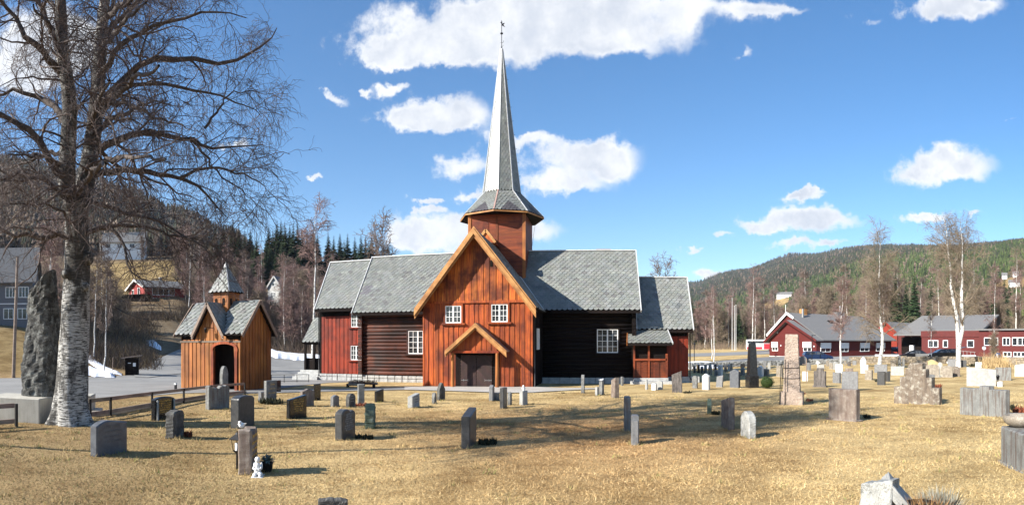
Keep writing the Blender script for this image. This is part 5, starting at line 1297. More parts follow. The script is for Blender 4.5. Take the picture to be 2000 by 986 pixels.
# log bench with dried spruce branches by the choir wall
def logs_bench():
    t = empty('log_barrier', G(702, 757), R(-6), 'low barrier of two pale logs covered with dry brown branches before the red choir', 'log barrier')
    k = math.hypot(*G(702, 757).xy) / F
    for y, z, x0, x1 in ((0, .16, -.75, .35), (.42, .22, -.95, .95)):
        m = MB(); m.tube([(x0, y, z), (x1, y, z + .02)], .075, 10); m.build('log', M['greywood'], t)
    m = MB()
    for x in (-.8, -.1, .1, .85): m.lathe([(.09, -.1), (.09, .2), (.0, .2)], 8, (x, .1 + .1 * x, 0))
    m.build('trestle', M['darkwood'], t)
    g = random.Random(9); m = MB()
    for i in range(520):
        x = g.uniform(-.7, .9); y = g.uniform(-.1, .6); z = .22 + g.uniform(0, .2); d = Vector((g.uniform(-1, 1), g.uniform(-1, .6), g.uniform(-.6, .5))).normalized() * g.uniform(.08, .2); s = Vector((g.uniform(-1, 1), g.uniform(-1, 1), g.uniform(-1, 1))).normalized() * .018; c = g.uniform(.6, 1.5); p = Vector((x, y, z))
        m.add([p - s, p + d, p + s], [(0, 1, 2)], (.17 * c, .075 * c, .035 * c))
    m.build('dry_branches', M['leafy'], t)
logs_bench()
# ------------------------------------------------------------------ trees
def nrm(v): return v / np.maximum(np.linalg.norm(v, axis=-1, keepdims=True), 1e-9)
def tubes(P, Rd, sides):
    """P (N,K,3) centre lines, Rd (N,K) radii -> vertices, quads"""
    N, K, _ = P.shape
    T = np.empty_like(P); T[:, 1:-1] = P[:, 2:] - P[:, :-2]; T[:, 0] = P[:, 1] - P[:, 0]; T[:, -1] = P[:, -1] - P[:, -2]; T = nrm(T)
    ref = np.where(np.abs(T[..., 2:3]) < .9, np.array([0, 0, 1.0]), np.array([1.0, 0, 0]))
    A = nrm(np.cross(T, ref)); B = np.cross(T, A)
    an = np.arange(sides) * 2 * np.pi / sides
    V = P[:, :, None] + (A[:, :, None] * np.cos(an)[None, None, :, None] + B[:, :, None] * np.sin(an)[None, None, :, None]) * Rd[:, :, None, None]
    idx = np.arange(N * K * sides).reshape(N, K, sides); nx = np.roll(idx, -1, 2)
    q = np.stack([idx[:, :-1], nx[:, :-1], nx[:, 1:], idx[:, 1:]], -1).reshape(-1, 4)
    return V.reshape(-1, 3), q
def grow(P, Rd, m, L, ang, K, g, up=0.0, droop=0.0, tmin=.2, rk=.55, wig=.18, tip=.25, rmin=.002, lf=.55, tmax=.98):
    N, K0, _ = P.shape
    pi = np.repeat(np.arange(N), m); n = len(pi)
    t = g.uniform(tmin, tmax, n); f = t * (K0 - 1); i = np.minimum(f.astype(int), K0 - 2); fr = (f - i)[:, None]
    st = P[pi, i] * (1 - fr) + P[pi, i + 1] * fr; tan = nrm(P[pi, i + 1] - P[pi, i])
    pr = Rd[pi, i] * (1 - fr[:, 0]) + Rd[pi, i + 1] * fr[:, 0]
    v = g.normal(size=(n, 3)); perp = nrm(v - (v * tan).sum(-1, keepdims=True) * tan)
    a = np.radians(g.uniform(*ang, n))[:, None]
    d = nrm(np.cos(a) * tan + np.sin(a) * perp + np.array([0, 0, up]))
    plen = np.linalg.norm(P[:, 1:] - P[:, :-1], axis=-1).sum(1)[pi]
    ln = (L if np.isscalar(L) else np.asarray(L)[pi]) * g.uniform(.55, 1.2, n) * (1 - lf * t)
    ln = np.minimum(ln, plen * .9)
    Q = np.empty((n, K, 3)); Q[:, 0] = st
    for k in range(1, K):
        d = nrm(d + g.normal(size=(n, 3)) * wig + np.array([0, 0, -droop]) * (k / K))
        Q[:, k] = Q[:, k - 1] + d * (ln / (K - 1))[:, None]
    r0 = np.maximum(pr * rk * g.uniform(.7, 1.0, n), rmin)
    s = np.linspace(0, 1, K)[None]
    return Q, np.maximum(r0[:, None] * (1 - (1 - tip) * s), rmin)
def crown_mesh(name, levels, mt, parent=None):
    Vs, Qs, b = [], [], 0
    for P, Rd, sd_ in levels:
        V, q = tubes(P, Rd, sd_); Vs.append(V); Qs.append(q + b); b += len(V)
    V = np.concatenate(Vs); Q = np.concatenate(Qs)
    return fast_mesh(name, V, Q, mt, np.ones((len(V), 3)), parent, smooth=True)
def rs(pts, K):
    """resample a polyline smoothly (Catmull-Rom) to K points"""
    p = np.asarray(pts, float); p = np.vstack([2 * p[0] - p[1], p, 2 * p[-1] - p[-2]]); n = len(p) - 3
    o = []
    for t in np.linspace(0, n - 1e-6, K):
        i = int(t); f = t - i; a, b, c, d = p[i:i + 4]
        o.append(.5 * ((2 * b) + (-a + c) * f + (2 * a - 5 * b + 4 * c - d) * f * f + (-a + 3 * b - 3 * c + d) * f ** 3))
    return np.array(o)

def old_birch():
    g = np.random.default_rng(21)
    base = G(140, 829); r0 = math.hypot(base.x, base.y)
    root = empty('old_birch', base, 0, 'huge leafless old birch with a thick black and white trunk at the left', 'tree')
    O = np.array(base)
    def pp(px, py, dr=0.0):
        return np.array(PT(px, py, r0 + dr)) - O
    k = r0 / F
    main = rs([pp(140, 835), pp(139, 790), pp(144, 700), pp(147, 600), pp(150, 520), pp(150, 455), pp(150, 400)], 26)
    zz = main[:, 2]; rad = np.interp(zz, [-.1, .12, .35, .8, 1.6, 2.6, 4.0, 5.4], [.62, .54, .475, .43, .395, .37, .335, .30])
    stemA = rs([pp(148, 420), pp(132, 380, -.2), pp(132, 300, -.5), pp(136, 200, -.7), pp(122, 100, -.9), pp(118, 0, -1.1), pp(110, -120, -1.2), pp(95, -260, -1.3), pp(90, -380, -1.2)], 26)
    stemB = rs([pp(150, 420), pp(166, 360, .2), pp(180, 280, .4), pp(190, 190, .6), pp(196, 90, .9), pp(205, 0, 1.0), pp(225, -130, 1.3), pp(235, -260, 1.4), pp(240, -400, 1.3)], 26)
    V, Q = [], []; b = 0
    # trunk with flared ridged root and burls
    sides = 40; T = tubes(main[None], rad[None], sides)[0].reshape(26, sides, 3)
    an = np.arange(sides) * 2 * np.pi / sides
    for i in range(26):
        c = main[i]; z = zz[i]
        am = .16 * math.exp(-max(z, 0) / .35) + .025
        f_ = 1 + am * np.sin(an * 5 + 1.0 + z) + am * .5 * np.sin(an * 9 + 2 + 2 * z) + .02 * np.sin(an * 3 + z * 4) + g.normal(size=sides) * .008
        T[i] = c + (T[i] - c) * f_[:, None]
    idx = np.arange(26 * sides).reshape(26, sides); nx = np.roll(idx, -1, 1)
    V.append(T.reshape(-1, 3)); Q.append(np.stack([idx[:-1], nx[:-1], nx[1:], idx[1:]], -1).reshape(-1, 4)); b = 26 * sides
    for st, ra, rb in ((stemA, .24, .05), (stemB, .26, .05)):
        rr_ = np.interp(np.linspace(0, 1, 26), [0, .1, .5, 1], [ra * 1.1, ra, ra * .68, rb])
        v, q = tubes(st[None], rr_[None], 14); V.append(v); Q.append(q + b); b += len(v)
    fast_mesh('trunk', np.concatenate(V), np.concatenate(Q), M['oldbirch'], np.ones((b, 3)), root, smooth=True)
    m = MB()
    for (px, py, s) in ((172, 505, .15), (128, 535, .11), (168, 560, .09)):
        c = pp(px, py, -.25 if s > .12 else -.33); m.ball(c, s, s, s * 1.2, 12, 8)
    m.build('burl', M['oldbirch'], root)
    limbs = []
    def limb(pts, r, dr0=0.0, dr1=0.0):
        n = len(pts); P = rs([pp(x, y, dr0 + (dr1 - dr0) * i / (n - 1) + .12 * math.sin(i * 2.3 + x)) for i, (x, y) in enumerate(pts)], 14)
        P[2:] += g.normal(size=(12, 3)) * .035
        limbs.append((P, np.linspace(r, r * .10, 14)))
    # limbs to the right
    limb([(170, 350), (200, 335), (250, 334), (300, 336), (350, 348), (405, 380), (440, 425)], .115, .2, -1.2)
    limb([(178, 300), (205, 288), (250, 268), (300, 262), (370, 268), (400, 285), (450, 290), (510, 280)], .12, .3, .8)
    limb([(184, 210), (215, 185), (255, 145), (300, 115), (360, 112), (430, 120), (480, 112), (520, 80), (540, 55)], .125, .5, 1.8)
    limb([(192, 150), (215, 120), (240, 80), (290, 55), (350, 35), (420, 25), (480, 35)], .095, .6, -1.0)
    limb([(186, 200), (230, 200), (290, 220), (340, 240), (370, 255)], .07, .5, -.8)
    limb([(190, 230), (250, 170), (330, 165), (400, 180), (470, 200), (515, 225)], .075, .5, 2.4)
    limb([(165, 395), (200, 395), (250, 420), (300, 430), (350, 455), (395, 480), (420, 510)], .065, .0, -1.8)
    limb([(170, 455), (200, 445), (225, 450), (240, 475), (248, 510), (275, 545), (300, 548)], .07, -.2, -1.4)
    limb([(200, 445), (260, 440), (320, 455), (370, 465), (420, 470)], .055, -.3, -1.6)
    limb([(196, 90), (240, 30), (290, -20), (350, -60), (420, -80)], .09, .9, 2.2)
    limb([(205, 0), (260, -70), (330, -130), (400, -150)], .08, 1.0, -.6)
    limb([(225, -130), (280, -200), (340, -240), (380, -250)], .06, 1.3, 2.4)
    limb([(180, 280), (240, 330), (300, 350), (360, 380), (400, 395)], .06, .3, 2.6)
    limb([(370, 268), (400, 300), (430, 340), (470, 370), (500, 400)], .045, .6, 1.2)
    limb([(350, 348), (400, 330), (450, 335), (500, 355), (530, 385)], .045, -.6, -.4)
    limb([(400, 250), (425, 220), (440, 190), (480, 180), (520, 190)], .04, .6, .6)
    # limbs to the left
    limb([(135, 345), (110, 330), (70, 270), (30, 235), (-20, 222), (-90, 215), (-160, 240)], .12, -.4, -1.0)
    limb([(138, 465), (118, 460), (90, 462), (40, 460), (-20, 445), (-90, 450), (-150, 470)], .10, -.2, .6)
    limb([(130, 240), (100, 200), (60, 185), (10, 180), (-50, 200), (-120, 230)], .09, -.6, 1.4)
    limb([(128, 150), (90, 110), (50, 70), (20, 20), (-40, -20), (-110, -40)], .10, -.8, -1.8)
    limb([(120, 90), (90, 40), (60, -20), (10, -90), (-50, -140)], .08, -.9, .8)
    limb([(136, 380), (110, 370), (70, 350), (20, 345), (-40, 360), (-100, 380)], .075, -.3, -1.8)
    limb([(132, 300), (95, 300), (50, 320), (0, 330), (-60, 340)], .06, -.4, 1.6)
    limb([(112, -120), (70, -190), (10, -240), (-60, -260)], .07, -1.2, -.4)
    limb([(145, 440), (128, 420), (90, 400), (40, 395), (-20, 400)], .055, -.2, -1.6)
    # limbs towards and away from the viewer
    for (x, y, d, dx, dy, r_) in ((150, 380, -5.6, 60, -60, .09), (135, 260, 3.6, -70, -90, .08), (190, 210, -6.0, 120, -70, .095), (185, 260, 4.2, 140, -60, .085), (125, 120, -5.0, -60, -110, .07), (200, 60, 3.6, 60, -120, .07), (132, 330, -3.2, -110, -20, .07), (195, 100, -5.4, 90, -90, .08), (165, 330, -5.2, 160, -20, .085), (200, 40, -5.2, 160, -90, .08), (175, 250, -4.6, 40, -90, .08), (120, 40, 3.2, -90, -100, .06), (230, -150, -3, 60, -80, .06), (105, -150, 3, -60, -90, .06)):
        P = rs([pp(x + dx * q, y + dy * q - 14 * math.sin(q * 3), d * q) for q in (0, .3, .6, 1.0)], 14); P[2:] += g.normal(size=(12, 3)) * .04
        limbs.append((P, np.linspace(r_, r_ * .22, 14)))
    P1 = np.stack([p for p, _ in limbs]); R1 = np.stack([r for _, r in limbs])
    ST2 = np.stack([stemA, stemB]); RS = np.stack([np.interp(np.linspace(0, 1, 26), [0, .5, 1], [.2, .12, .04])] * 2)
    i14 = np.linspace(0, 25, 14).astype(int)
    xP, xR = grow(ST2[:, i14], RS[:, i14], 34, 2.4, (35, 80), 12, g, up=.25, droop=.12, tmin=.25, rk=.26, wig=.2)
    P1 = np.concatenate([P1, np.pad(xP, ((0, 0), (0, 2), (0, 0)), mode='edge')[:, :14]]) if False else P1
    P2, R2 = grow(P1, R1, 11, 2.2, (30, 75), 9, g, up=.10, droop=.10, tmin=.14, rk=.5, wig=.24, lf=.5, rmin=.008)
    j = np.linspace(0, 11, 9).astype(int); P2 = np.concatenate([P2, xP[:, j]]); R2 = np.concatenate([R2, np.maximum(xR[:, j], .008)])
    P3, R3 = grow(P2, R2, 8, .95, (25, 75), 7, g, up=.05, droop=.16, tmin=.12, rk=.5, wig=.28, lf=.4, rmin=.0048)
    P4, R4 = grow(P3, R3, 4, .52, (20, 65), 5, g, up=-.05, droop=.30, tmin=.15, rk=.6, wig=.26, lf=.3, rmin=.0034)
    P5, R5 = grow(P4[::2], R4[::2], 1, .34, (20, 60), 4, g, up=-.1, droop=.35, tmin=.2, rk=.7, wig=.2, lf=.2, rmin=.0030)
    V, q = tubes(P1, R1, 8); crown_mesh('limbs', [(P1, R1, 8)], M['bark'], root)
    crown_mesh('crown', [(P2, R2, 5), (P3, R3, 3), (P4, R4, 3), (P5, R5, 3)], M['twig'], root)
old_birch()

# ---- tree kinds: built once, copied
PROTO = {}
def bare_tree(key, H, seed, trunk_r, spread, n1, n2, n3, bark, twig, t0=.25, up=.35, droop=.12, lean=0.0, stems=1, fork=None, rmin=.01, r3=None, n4=0):
    g = np.random.default_rng(seed); K = 12; Ps, Rs_ = [], []
    for s in range(stems):
        z = np.linspace(-.2, H * (1 - .07 * s), K); a = s * 2.4 + seed
        off = np.cumsum(g.normal(size=(K, 2)) * H * .007, 0); t = np.linspace(0, 1, K)
        b_ = (.022 if key == 'twin_birch' else .05) * H * (stems > 1)
        f0 = np.clip((t - (fork or 0)) / (1 - (fork or 0)), 0, 1) if stems > 1 else t * 0
        x = off[:, 0] + lean * t * H + math.cos(a) * b_ * np.sqrt(f0) * 1.3; y = off[:, 1] + math.sin(a) * b_ * np.sqrt(f0)
        if stems > 1 and fork: 
            w = np.clip(t / fork, 0, 1) ** 3; x *= w; y *= w
        Ps.append(np.stack([x, y, z], -1)); Rs_.append(np.interp(t, [0, .06, .5, 1], [trunk_r * 1.25, trunk_r, trunk_r * .6, trunk_r * .08]))
    P0, R0 = np.stack(Ps), np.stack(Rs_)
    P1, R1 = grow(P0, R0, n1, spread, (30, 62), 9, g, up=up, droop=droop * .4, tmin=t0, rk=.42, wig=.13, lf=.55, rmin=rmin * 1.4, tmax=.99)
    P2, R2 = grow(P1, R1, n2, spread * .42, (25, 65), 6, g, up=.12, droop=droop, tmin=.12, rk=.5, wig=.2, lf=.4, rmin=rmin)
    lv = [(P1, R1, 4), (P2, R2, 3)]
    if n3:
        P3, R3 = grow(P2, R2, n3, spread * .2, (20, 60), 4, g, up=.0, droop=droop * 2, tmin=.1, rk=.6, wig=.2, lf=.3, rmin=r3 or rmin * .8); lv.append((P3, R3, 3))
        if n4:
            P4, R4 = grow(P3, R3, n4, spread * .11, (20, 60), 3, g, up=.0, droop=droop * 2.5, tmin=.1, rk=.7, wig=.2, lf=.3, rmin=(r3 or rmin) * .8); lv.append((P4, R4, 3))
    tr = crown_mesh('trunk', [(P0, R0, 10)], bark); cr = crown_mesh('crown', lv, twig)
    PROTO[key] = (tr.data, cr.data); bpy.data.objects.remove(tr); bpy.data.objects.remove(cr)
def spruce(key, H, seed, dense=1.0, col=(.018, .032, .012)):
    g = random.Random(seed); m = MB(); z = .08 * H; W = H * .155
    V = []; F_ = []; C_ = []
    n_t = int(44 * dense)
    for i in range(n_t):
        t = i / n_t; z = H * (.07 + .93 * t); r = W * (1 - t) ** .85 + .05
        nb = max(5, int(12 * (1 - t) + 4)); ph = g.uniform(0, 6.28)
        for k in range(nb):
            a = ph + k * 6.283 / nb + g.uniform(-.2, .2); L = r * g.uniform(.7, 1.15); w = max(L * .30, .10)
            ca, sa = math.cos(a), math.sin(a); dz = -L * g.uniform(.35, .8); c = g.uniform(.55, 1.6)
            p0 = Vector((0, 0, z)); p1 = Vector((ca * L, sa * L, z + dz + L * .12)); s = Vector((-sa, ca, 0)) * w; mid = (p0 * .45 + p1 * .55) + Vector((0, 0, -.03 * L))
            m.add([p0, mid + s + Vector((0, 0, -.14 * L)), p1, mid - s + Vector((0, 0, -.14 * L)), mid + Vector((0, 0, .06 * L))], [(0, 1, 4), (1, 2, 4), (2, 3, 4), (3, 0, 4)], (col[0] * c, col[1] * c, col[2] * c))
    o = m.build('crown', M['leafy']); m2 = MB(); m2.lathe([(H * .016, -.3), (H * .012, H * .4), (.01, H * .97)], 7); t_ = m2.build('trunk', M['bark'])
    PROTO[key] = (t_.data, o.data); bpy.data.objects.remove(o); bpy.data.objects.remove(t_)
def plant(key, name, px, r, h, H, label, group=None, rz=None, cat='tree', dz=0.0, sx=1.0):
    p = AT(px, r); t = empty(name, p + Vector((0, 0, dz)), random.uniform(0, 6.28) if rz is None else rz, label, cat, group); s = h / H; t.scale = (s * sx, s * sx, s)
    for nm, d in zip(('trunk', 'crown'), PROTO[key]):
        o = bpy.data.objects.new(nm, d); COL.objects.link(o); o.parent = t
    return t
bare_tree('slim_a', 14, 1, .11, 3.0, 28, 8, 5, M['birch'], M['twig_pink'], t0=.3, droop=.14, rmin=.014)
bare_tree('slim_b', 14, 2, .10, 2.4, 30, 9, 5, M['birch'], M['twig_grey'], t0=.35, droop=.12, rmin=.014)
bare_tree('bush_a', 10, 3, .10, 3.2, 30, 9, 5, M['bark'], M['twig_pink'], t0=.12, droop=.05, stems=2, fork=.1, rmin=.015)
bare_tree('bush_b', 9, 4, .09, 3.0, 28, 9, 5, M['bark'], M['twig_tan'], t0=.10, droop=.05, stems=3, fork=.05, rmin=.015)
bare_tree('bush_c', 10, 5, .09, 2.8, 22, 7, 4, M['bark'], M['twig_grey'], t0=.12, droop=.05, stems=2, fork=.1, rmin=.015)
bare_tree('big_birch', 16, 8, .26, 6.2, 40, 11, 7, M['birch'], M['twig_tan'], t0=.24, up=.20, droop=.14, rmin=.016, r3=.010, n4=1)
bare_tree('twin_birch', 18, 9, .30, 5.6, 36, 8, 5, M['birch'], M['twig_tan'], t0=.28, up=.32, droop=.14, stems=2, fork=.28, rmin=.015, r3=.010, n4=1)
bare_tree('young_birch', 11, 10, .13, 2.7, 40, 10, 6, M['birch'], M['twig_pink'], t0=.28, up=.35, droop=.10, rmin=.010, r3=.008)
spruce('spruce_a', 16, 1); spruce('spruce_b', 16, 2, 1.2, (.015, .027, .012)); spruce('spruce_c', 13, 3, .9, (.022, .036, .014))
bare_tree('shade_birch', 15, 31, .12, 4.4, 44, 12, 7, M['birch'], M['twig'], t0=.56, up=.22, droop=.12, rmin=.014, r3=.010)
def free(key, name, x, y, h, H, rz, label):
    t = empty(name, (x, y, gz(x, y)), rz, label, 'tree'); t.scale = (h / H,) * 3
    for nm, d in zip(('trunk', 'crown'), PROTO[key]):
        o = bpy.data.objects.new(nm, d); COL.objects.link(o); o.parent = t
free('shade_birch', 'birch', -15.6, 1.2, 15.0, 15, .4, 'added leafless birch left of the old birch, out of view, shading the lawn')  # added out of view to throw crown shade on the middle lawn
# --- birches by the cemetery wall, to the right
def hpx(px, r, top): # height from the ground there up to a picture row
    return (PY0 - top) / F * r + EYE - AT(px, r).z
plant('young_birch', 'birch', 1642, 60, hpx(1642, 60, 548), 11, 'slim young white birch with a fine pinkish crown in front of the red hall', 'birches along the cemetery wall', 1.0)
plant('big_birch', 'birch', 1713, 59, hpx(1713, 59, 476), 16, 'tall leafless birch with a thick white trunk right of the red hall', 'birches along the cemetery wall', 2.2)
plant('twin_birch', 'birch', 1872, 62, hpx(1872, 62, 425), 18, 'tallest white birch, forked into two stems, behind the low grey pair of stones', 'birches along the cemetery wall', .15)
plant('slim_b', 'birch', 1817, 72, hpx(1817, 72, 580), 14, 'thin short birch in front of the dark car', 'birches along the cemetery wall', 1.0)
plant('slim_a', 'birch', 1944, 66, hpx(1944, 66, 532), 14, 'slender birch above the tan reeds near the walking man', 'birches along the cemetery wall', 2.0)
plant('slim_a', 'birch', 1394, 76, hpx(1394, 76, 575), 14, 'slender twin birch on the snow patch right of the choir', 'birches along the cemetery wall', .4)
plant('slim_b', 'birch', 1389, 90, hpx(1389, 90, 580), 14, 'slender birch behind the snow patch birch', 'birches along the cemetery wall', 1.4)
plant('slim_a', 'birch', 1471, 112, hpx(1471, 112, 530), 14, 'birch behind the black obelisk with a thin white stem', 'birches along the cemetery wall', 3.4)
plant('bush_b', 'shrub', 1942, 64, 3.6, 9, 'tan leafless shrub with many stems left of the walking man', None, 1.0, cat='shrub')
plant('bush_c', 'tree', 1290, 75, hpx(1290, 75, 512), 10, 'bare treetop rising behind the right choir ridge', None, 2.0)
# --- left: single trees by the road
plant('slim_b', 'birch', 205, 50, hpx(205, 50, 520), 14, 'thin white birch on the bank above the snow, between the old birch and the gatehouse', None, .5)
t = plant('slim_a', 'birch', 62, 52, hpx(62, 52, 430), 14, 'leaning white birch beside the grey house', None, 3.0); t.rotation_euler = (R(-4), R(9), .3)
plant('slim_a', 'birch', 100, 62, hpx(100, 62, 420), 14, 'white birch behind the monolith, half hidden by the old birch', None, 1.3)
plant('slim_b', 'birch', 182, 58, hpx(182, 58, 500), 14, 'birch stem close right of the old birch trunk', None, 1.3)
t = plant('slim_a', 'birch', 612, 62, hpx(612, 62, 408), 14, 'tall white birch with a pink crown against the sky, left of the red choir', None, 5.0, sx=1.15)
plant('bush_c', 'tree', 742, 78, hpx(742, 78, 440), 10, 'crooked bare tree rising behind the choir roof ridge', None, .6)
# --- the bare wood and the spruces on the near hillside
gr = random.Random(77); WOODS = []
WL = {'slim_a': 'slender birch in the bare wood behind the church', 'slim_b': 'grey-brown birch in the bare wood behind the church', 'bush_a': 'pinkish many-stemmed bare tree in the wood behind the church', 'bush_b': 'tan many-stemmed bare tree in the wood behind the church', 'bush_c': 'grey bushy tree in the wood behind the church'}
def woodland(n, pr, rr_, hh, keys, where, avoid=None, grp=None):
    c = 0
    while c < n:
        px = gr.uniform(*pr); r = rr_[0] * (rr_[1] / rr_[0]) ** gr.random()
        if avoid and avoid(px, r): continue
        k = gr.choice(keys); H0 = {'slim_a': 14, 'slim_b': 14, 'bush_a': 10, 'bush_b': 9, 'bush_c': 10, 'spruce_a': 16, 'spruce_b': 16, 'spruce_c': 13}[k]
        h = gr.uniform(*hh) * (1.15 if k.startswith('slim') else .8 if k.startswith('bush') else 1)
        WOODS.append((plant(k, 'spruce' if k.startswith('spruce') else ('birch' if k.startswith('slim') else 'bare_tree'), px, r, h, H0, 'x', grp), k, px, r, grp)); c += 1
yard = lambda px, r: (250 < px < 360 and r < 118) or (505 < px < 560 and r < 134)
woodland(64, (380, 640), (84, 125), (7, 12), ['slim_a', 'slim_b', 'bush_a', 'bush_a', 'bush_b', 'bush_c'], WL, lambda px, r: 515 < px < 552 and r < 140, 'bare trees on the hillside behind the church')
woodland(34, (400, 800), (125, 165), (7, 11), ['slim_a', 'slim_b', 'bush_a', 'bush_a', 'bush_c'], WL, lambda px, r: 510 < px < 556 and r < 140, 'bare trees on the hillside behind the church')
woodland(16, (345, 430), (100, 150), (8, 12), ['slim_a', 'slim_b', 'bush_a', 'bush_c'], WL, None, 'bare trees on the hillside behind the church')
WS = 'bare tree on the dark bank above the road at the left'
woodland(26, (-40, 250), (72, 110), (6, 10), ['slim_b', 'bush_c', 'bush_b'], WS, lambda px, r: px < 75 and r < 90, 'bare trees on the bank at the left')
woodland(24, (120, 400), (180, 215), (9, 13), ['slim_b', 'bush_c', 'bush_a'], 'bare tree at the upper edge of the yellow field', None, 'bare trees above the field')
SP = {'spruce_a': 'dark full spruce on the crest behind the bare wood', 'spruce_b': 'dark dense spruce on the crest behind the bare wood', 'spruce_c': 'smaller green spruce on the crest behind the bare wood'}
for px, top, r in ((455, 430, 190), (466, 442, 195), (478, 455, 192), (489, 448, 196), (525, 441, 185), (541, 432, 192), (549, 431, 196), (556, 436, 190), (566, 441, 194), (573, 438, 188), (581, 434, 196), (600, 450, 190), (612, 440, 195), (641, 454, 192), (652, 462, 188), (664, 458, 196), (679, 457, 190), (693, 463, 194), (705, 460, 188), (714, 462, 195), (726, 460, 190), (735, 470, 196), (748, 476, 190), (758, 480, 196), (620, 458, 200), (590, 446, 200), (436, 440, 200), (420, 446, 196), (533, 450, 202), (558, 446, 203), (672, 470, 202), (720, 472, 202)):
    k = gr.choice(['spruce_a', 'spruce_b', 'spruce_c']); H0 = 13 if k == 'spruce_c' else 16
    WOODS.append((plant(k, 'spruce', px, r, max(8, hpx(px, r, top - 4)), H0, 'x', 'spruces on the crest behind the wood', sx=1.3), k, px, r, 'spruces on the crest behind the wood'))
woodland(14, (440, 600), (165, 185), (11, 15), ['spruce_a', 'spruce_b', 'spruce_c'], SP, None, 'spruces on the crest behind the wood')
# --- edge of the wood behind the parking lot
WR = {'slim_a': 'pinkish birch at the edge of the wood beyond the parking lot', 'slim_b': 'grey-brown birch at the edge of the wood beyond the parking lot', 'bush_a': 'pinkish bushy tree at the edge of the wood beyond the parking lot', 'bush_b': 'tan bushy tree at the edge of the wood beyond the parking lot', 'spruce_a': 'green spruce at the edge of the wood beyond the parking lot', 'spruce_c': 'smaller green spruce at the edge of the wood beyond the parking lot'}
woodland(60, (1325, 1560), (205, 290), (14, 21), ['slim_a', 'slim_b', 'bush_a', 'bush_b', 'bush_b', 'spruce_c'], WR, None, 'trees at the wood edge beyond the parking lot')
woodland(80, (1560, 2030), (175, 290), (17, 25), ['slim_a', 'bush_b', 'bush_b', 'slim_b', 'bush_a', 'spruce_a'], WR, None, 'trees at the wood edge beyond the parking lot')

LOOK = {'slim_a': 'pinkish slender birch', 'slim_b': 'grey-brown slender birch', 'bush_a': 'pinkish bushy tree', 'bush_b': 'tan bushy tree', 'bush_c': 'grey bushy tree', 'spruce_a': 'full dark spruce', 'spruce_b': 'dense dark spruce', 'spruce_c': 'pale green spruce'}
LMK = [(90, 'on the bank by the grey house'), (170, 'behind the old birch trunk'), (250, 'left of the red cabin'), (345, 'around the red cabin'), (400, 'left of the gatehouse roof'), (440, 'above the gatehouse gable'), (480, 'above the gatehouse steeple'), (520, 'just right of the gatehouse'), (560, 'near the pale gabled house'), (612, 'left of the tall pink-crowned birch'), (650, 'where the choir roof begins'), (700, 'above the choir roof'), (830, 'above the left nave roof'),
       (1385, 'beyond the snow patch'), (1425, 'left of the flagpoles'), (1450, 'by the flagpoles'), (1505, 'behind the bus'), (1560, 'above the red hall gable'), (1620, 'above the red hall roof'), (1690, 'over the far end of the red hall'), (1755, 'above the bright red gable'), (1815, 'left above the long red building'), (1870, 'mid-above the long red building'), (1930, 'behind the ramp and forked birch'), (9999, 'above the flat-roofed building')]
ORDN = ['first', 'second', 'third', 'fourth', 'fifth', 'sixth', 'seventh', 'eighth', 'ninth', 'tenth', 'eleventh', 'twelfth', 'thirteenth', 'fourteenth']
by = {}
for w_ in sorted(WOODS, key=lambda q: q[2]):
    lm = next(t for x, t in LMK if w_[2] < x); row = 'nearer' if (w_[3] < 125 or (w_[2] > 1300 and w_[3] < 225)) else 'farther'
    by.setdefault((w_[1], lm, row), []).append(w_[0])
for (k_, lm, row), L_ in by.items():
    for i_, o_ in enumerate(L_):
        o_['label'] = ('%s %s, %s row' % (LOOK[k_], lm, row)) + ('' if len(L_) == 1 else ', %s from left' % ORDN[i_])
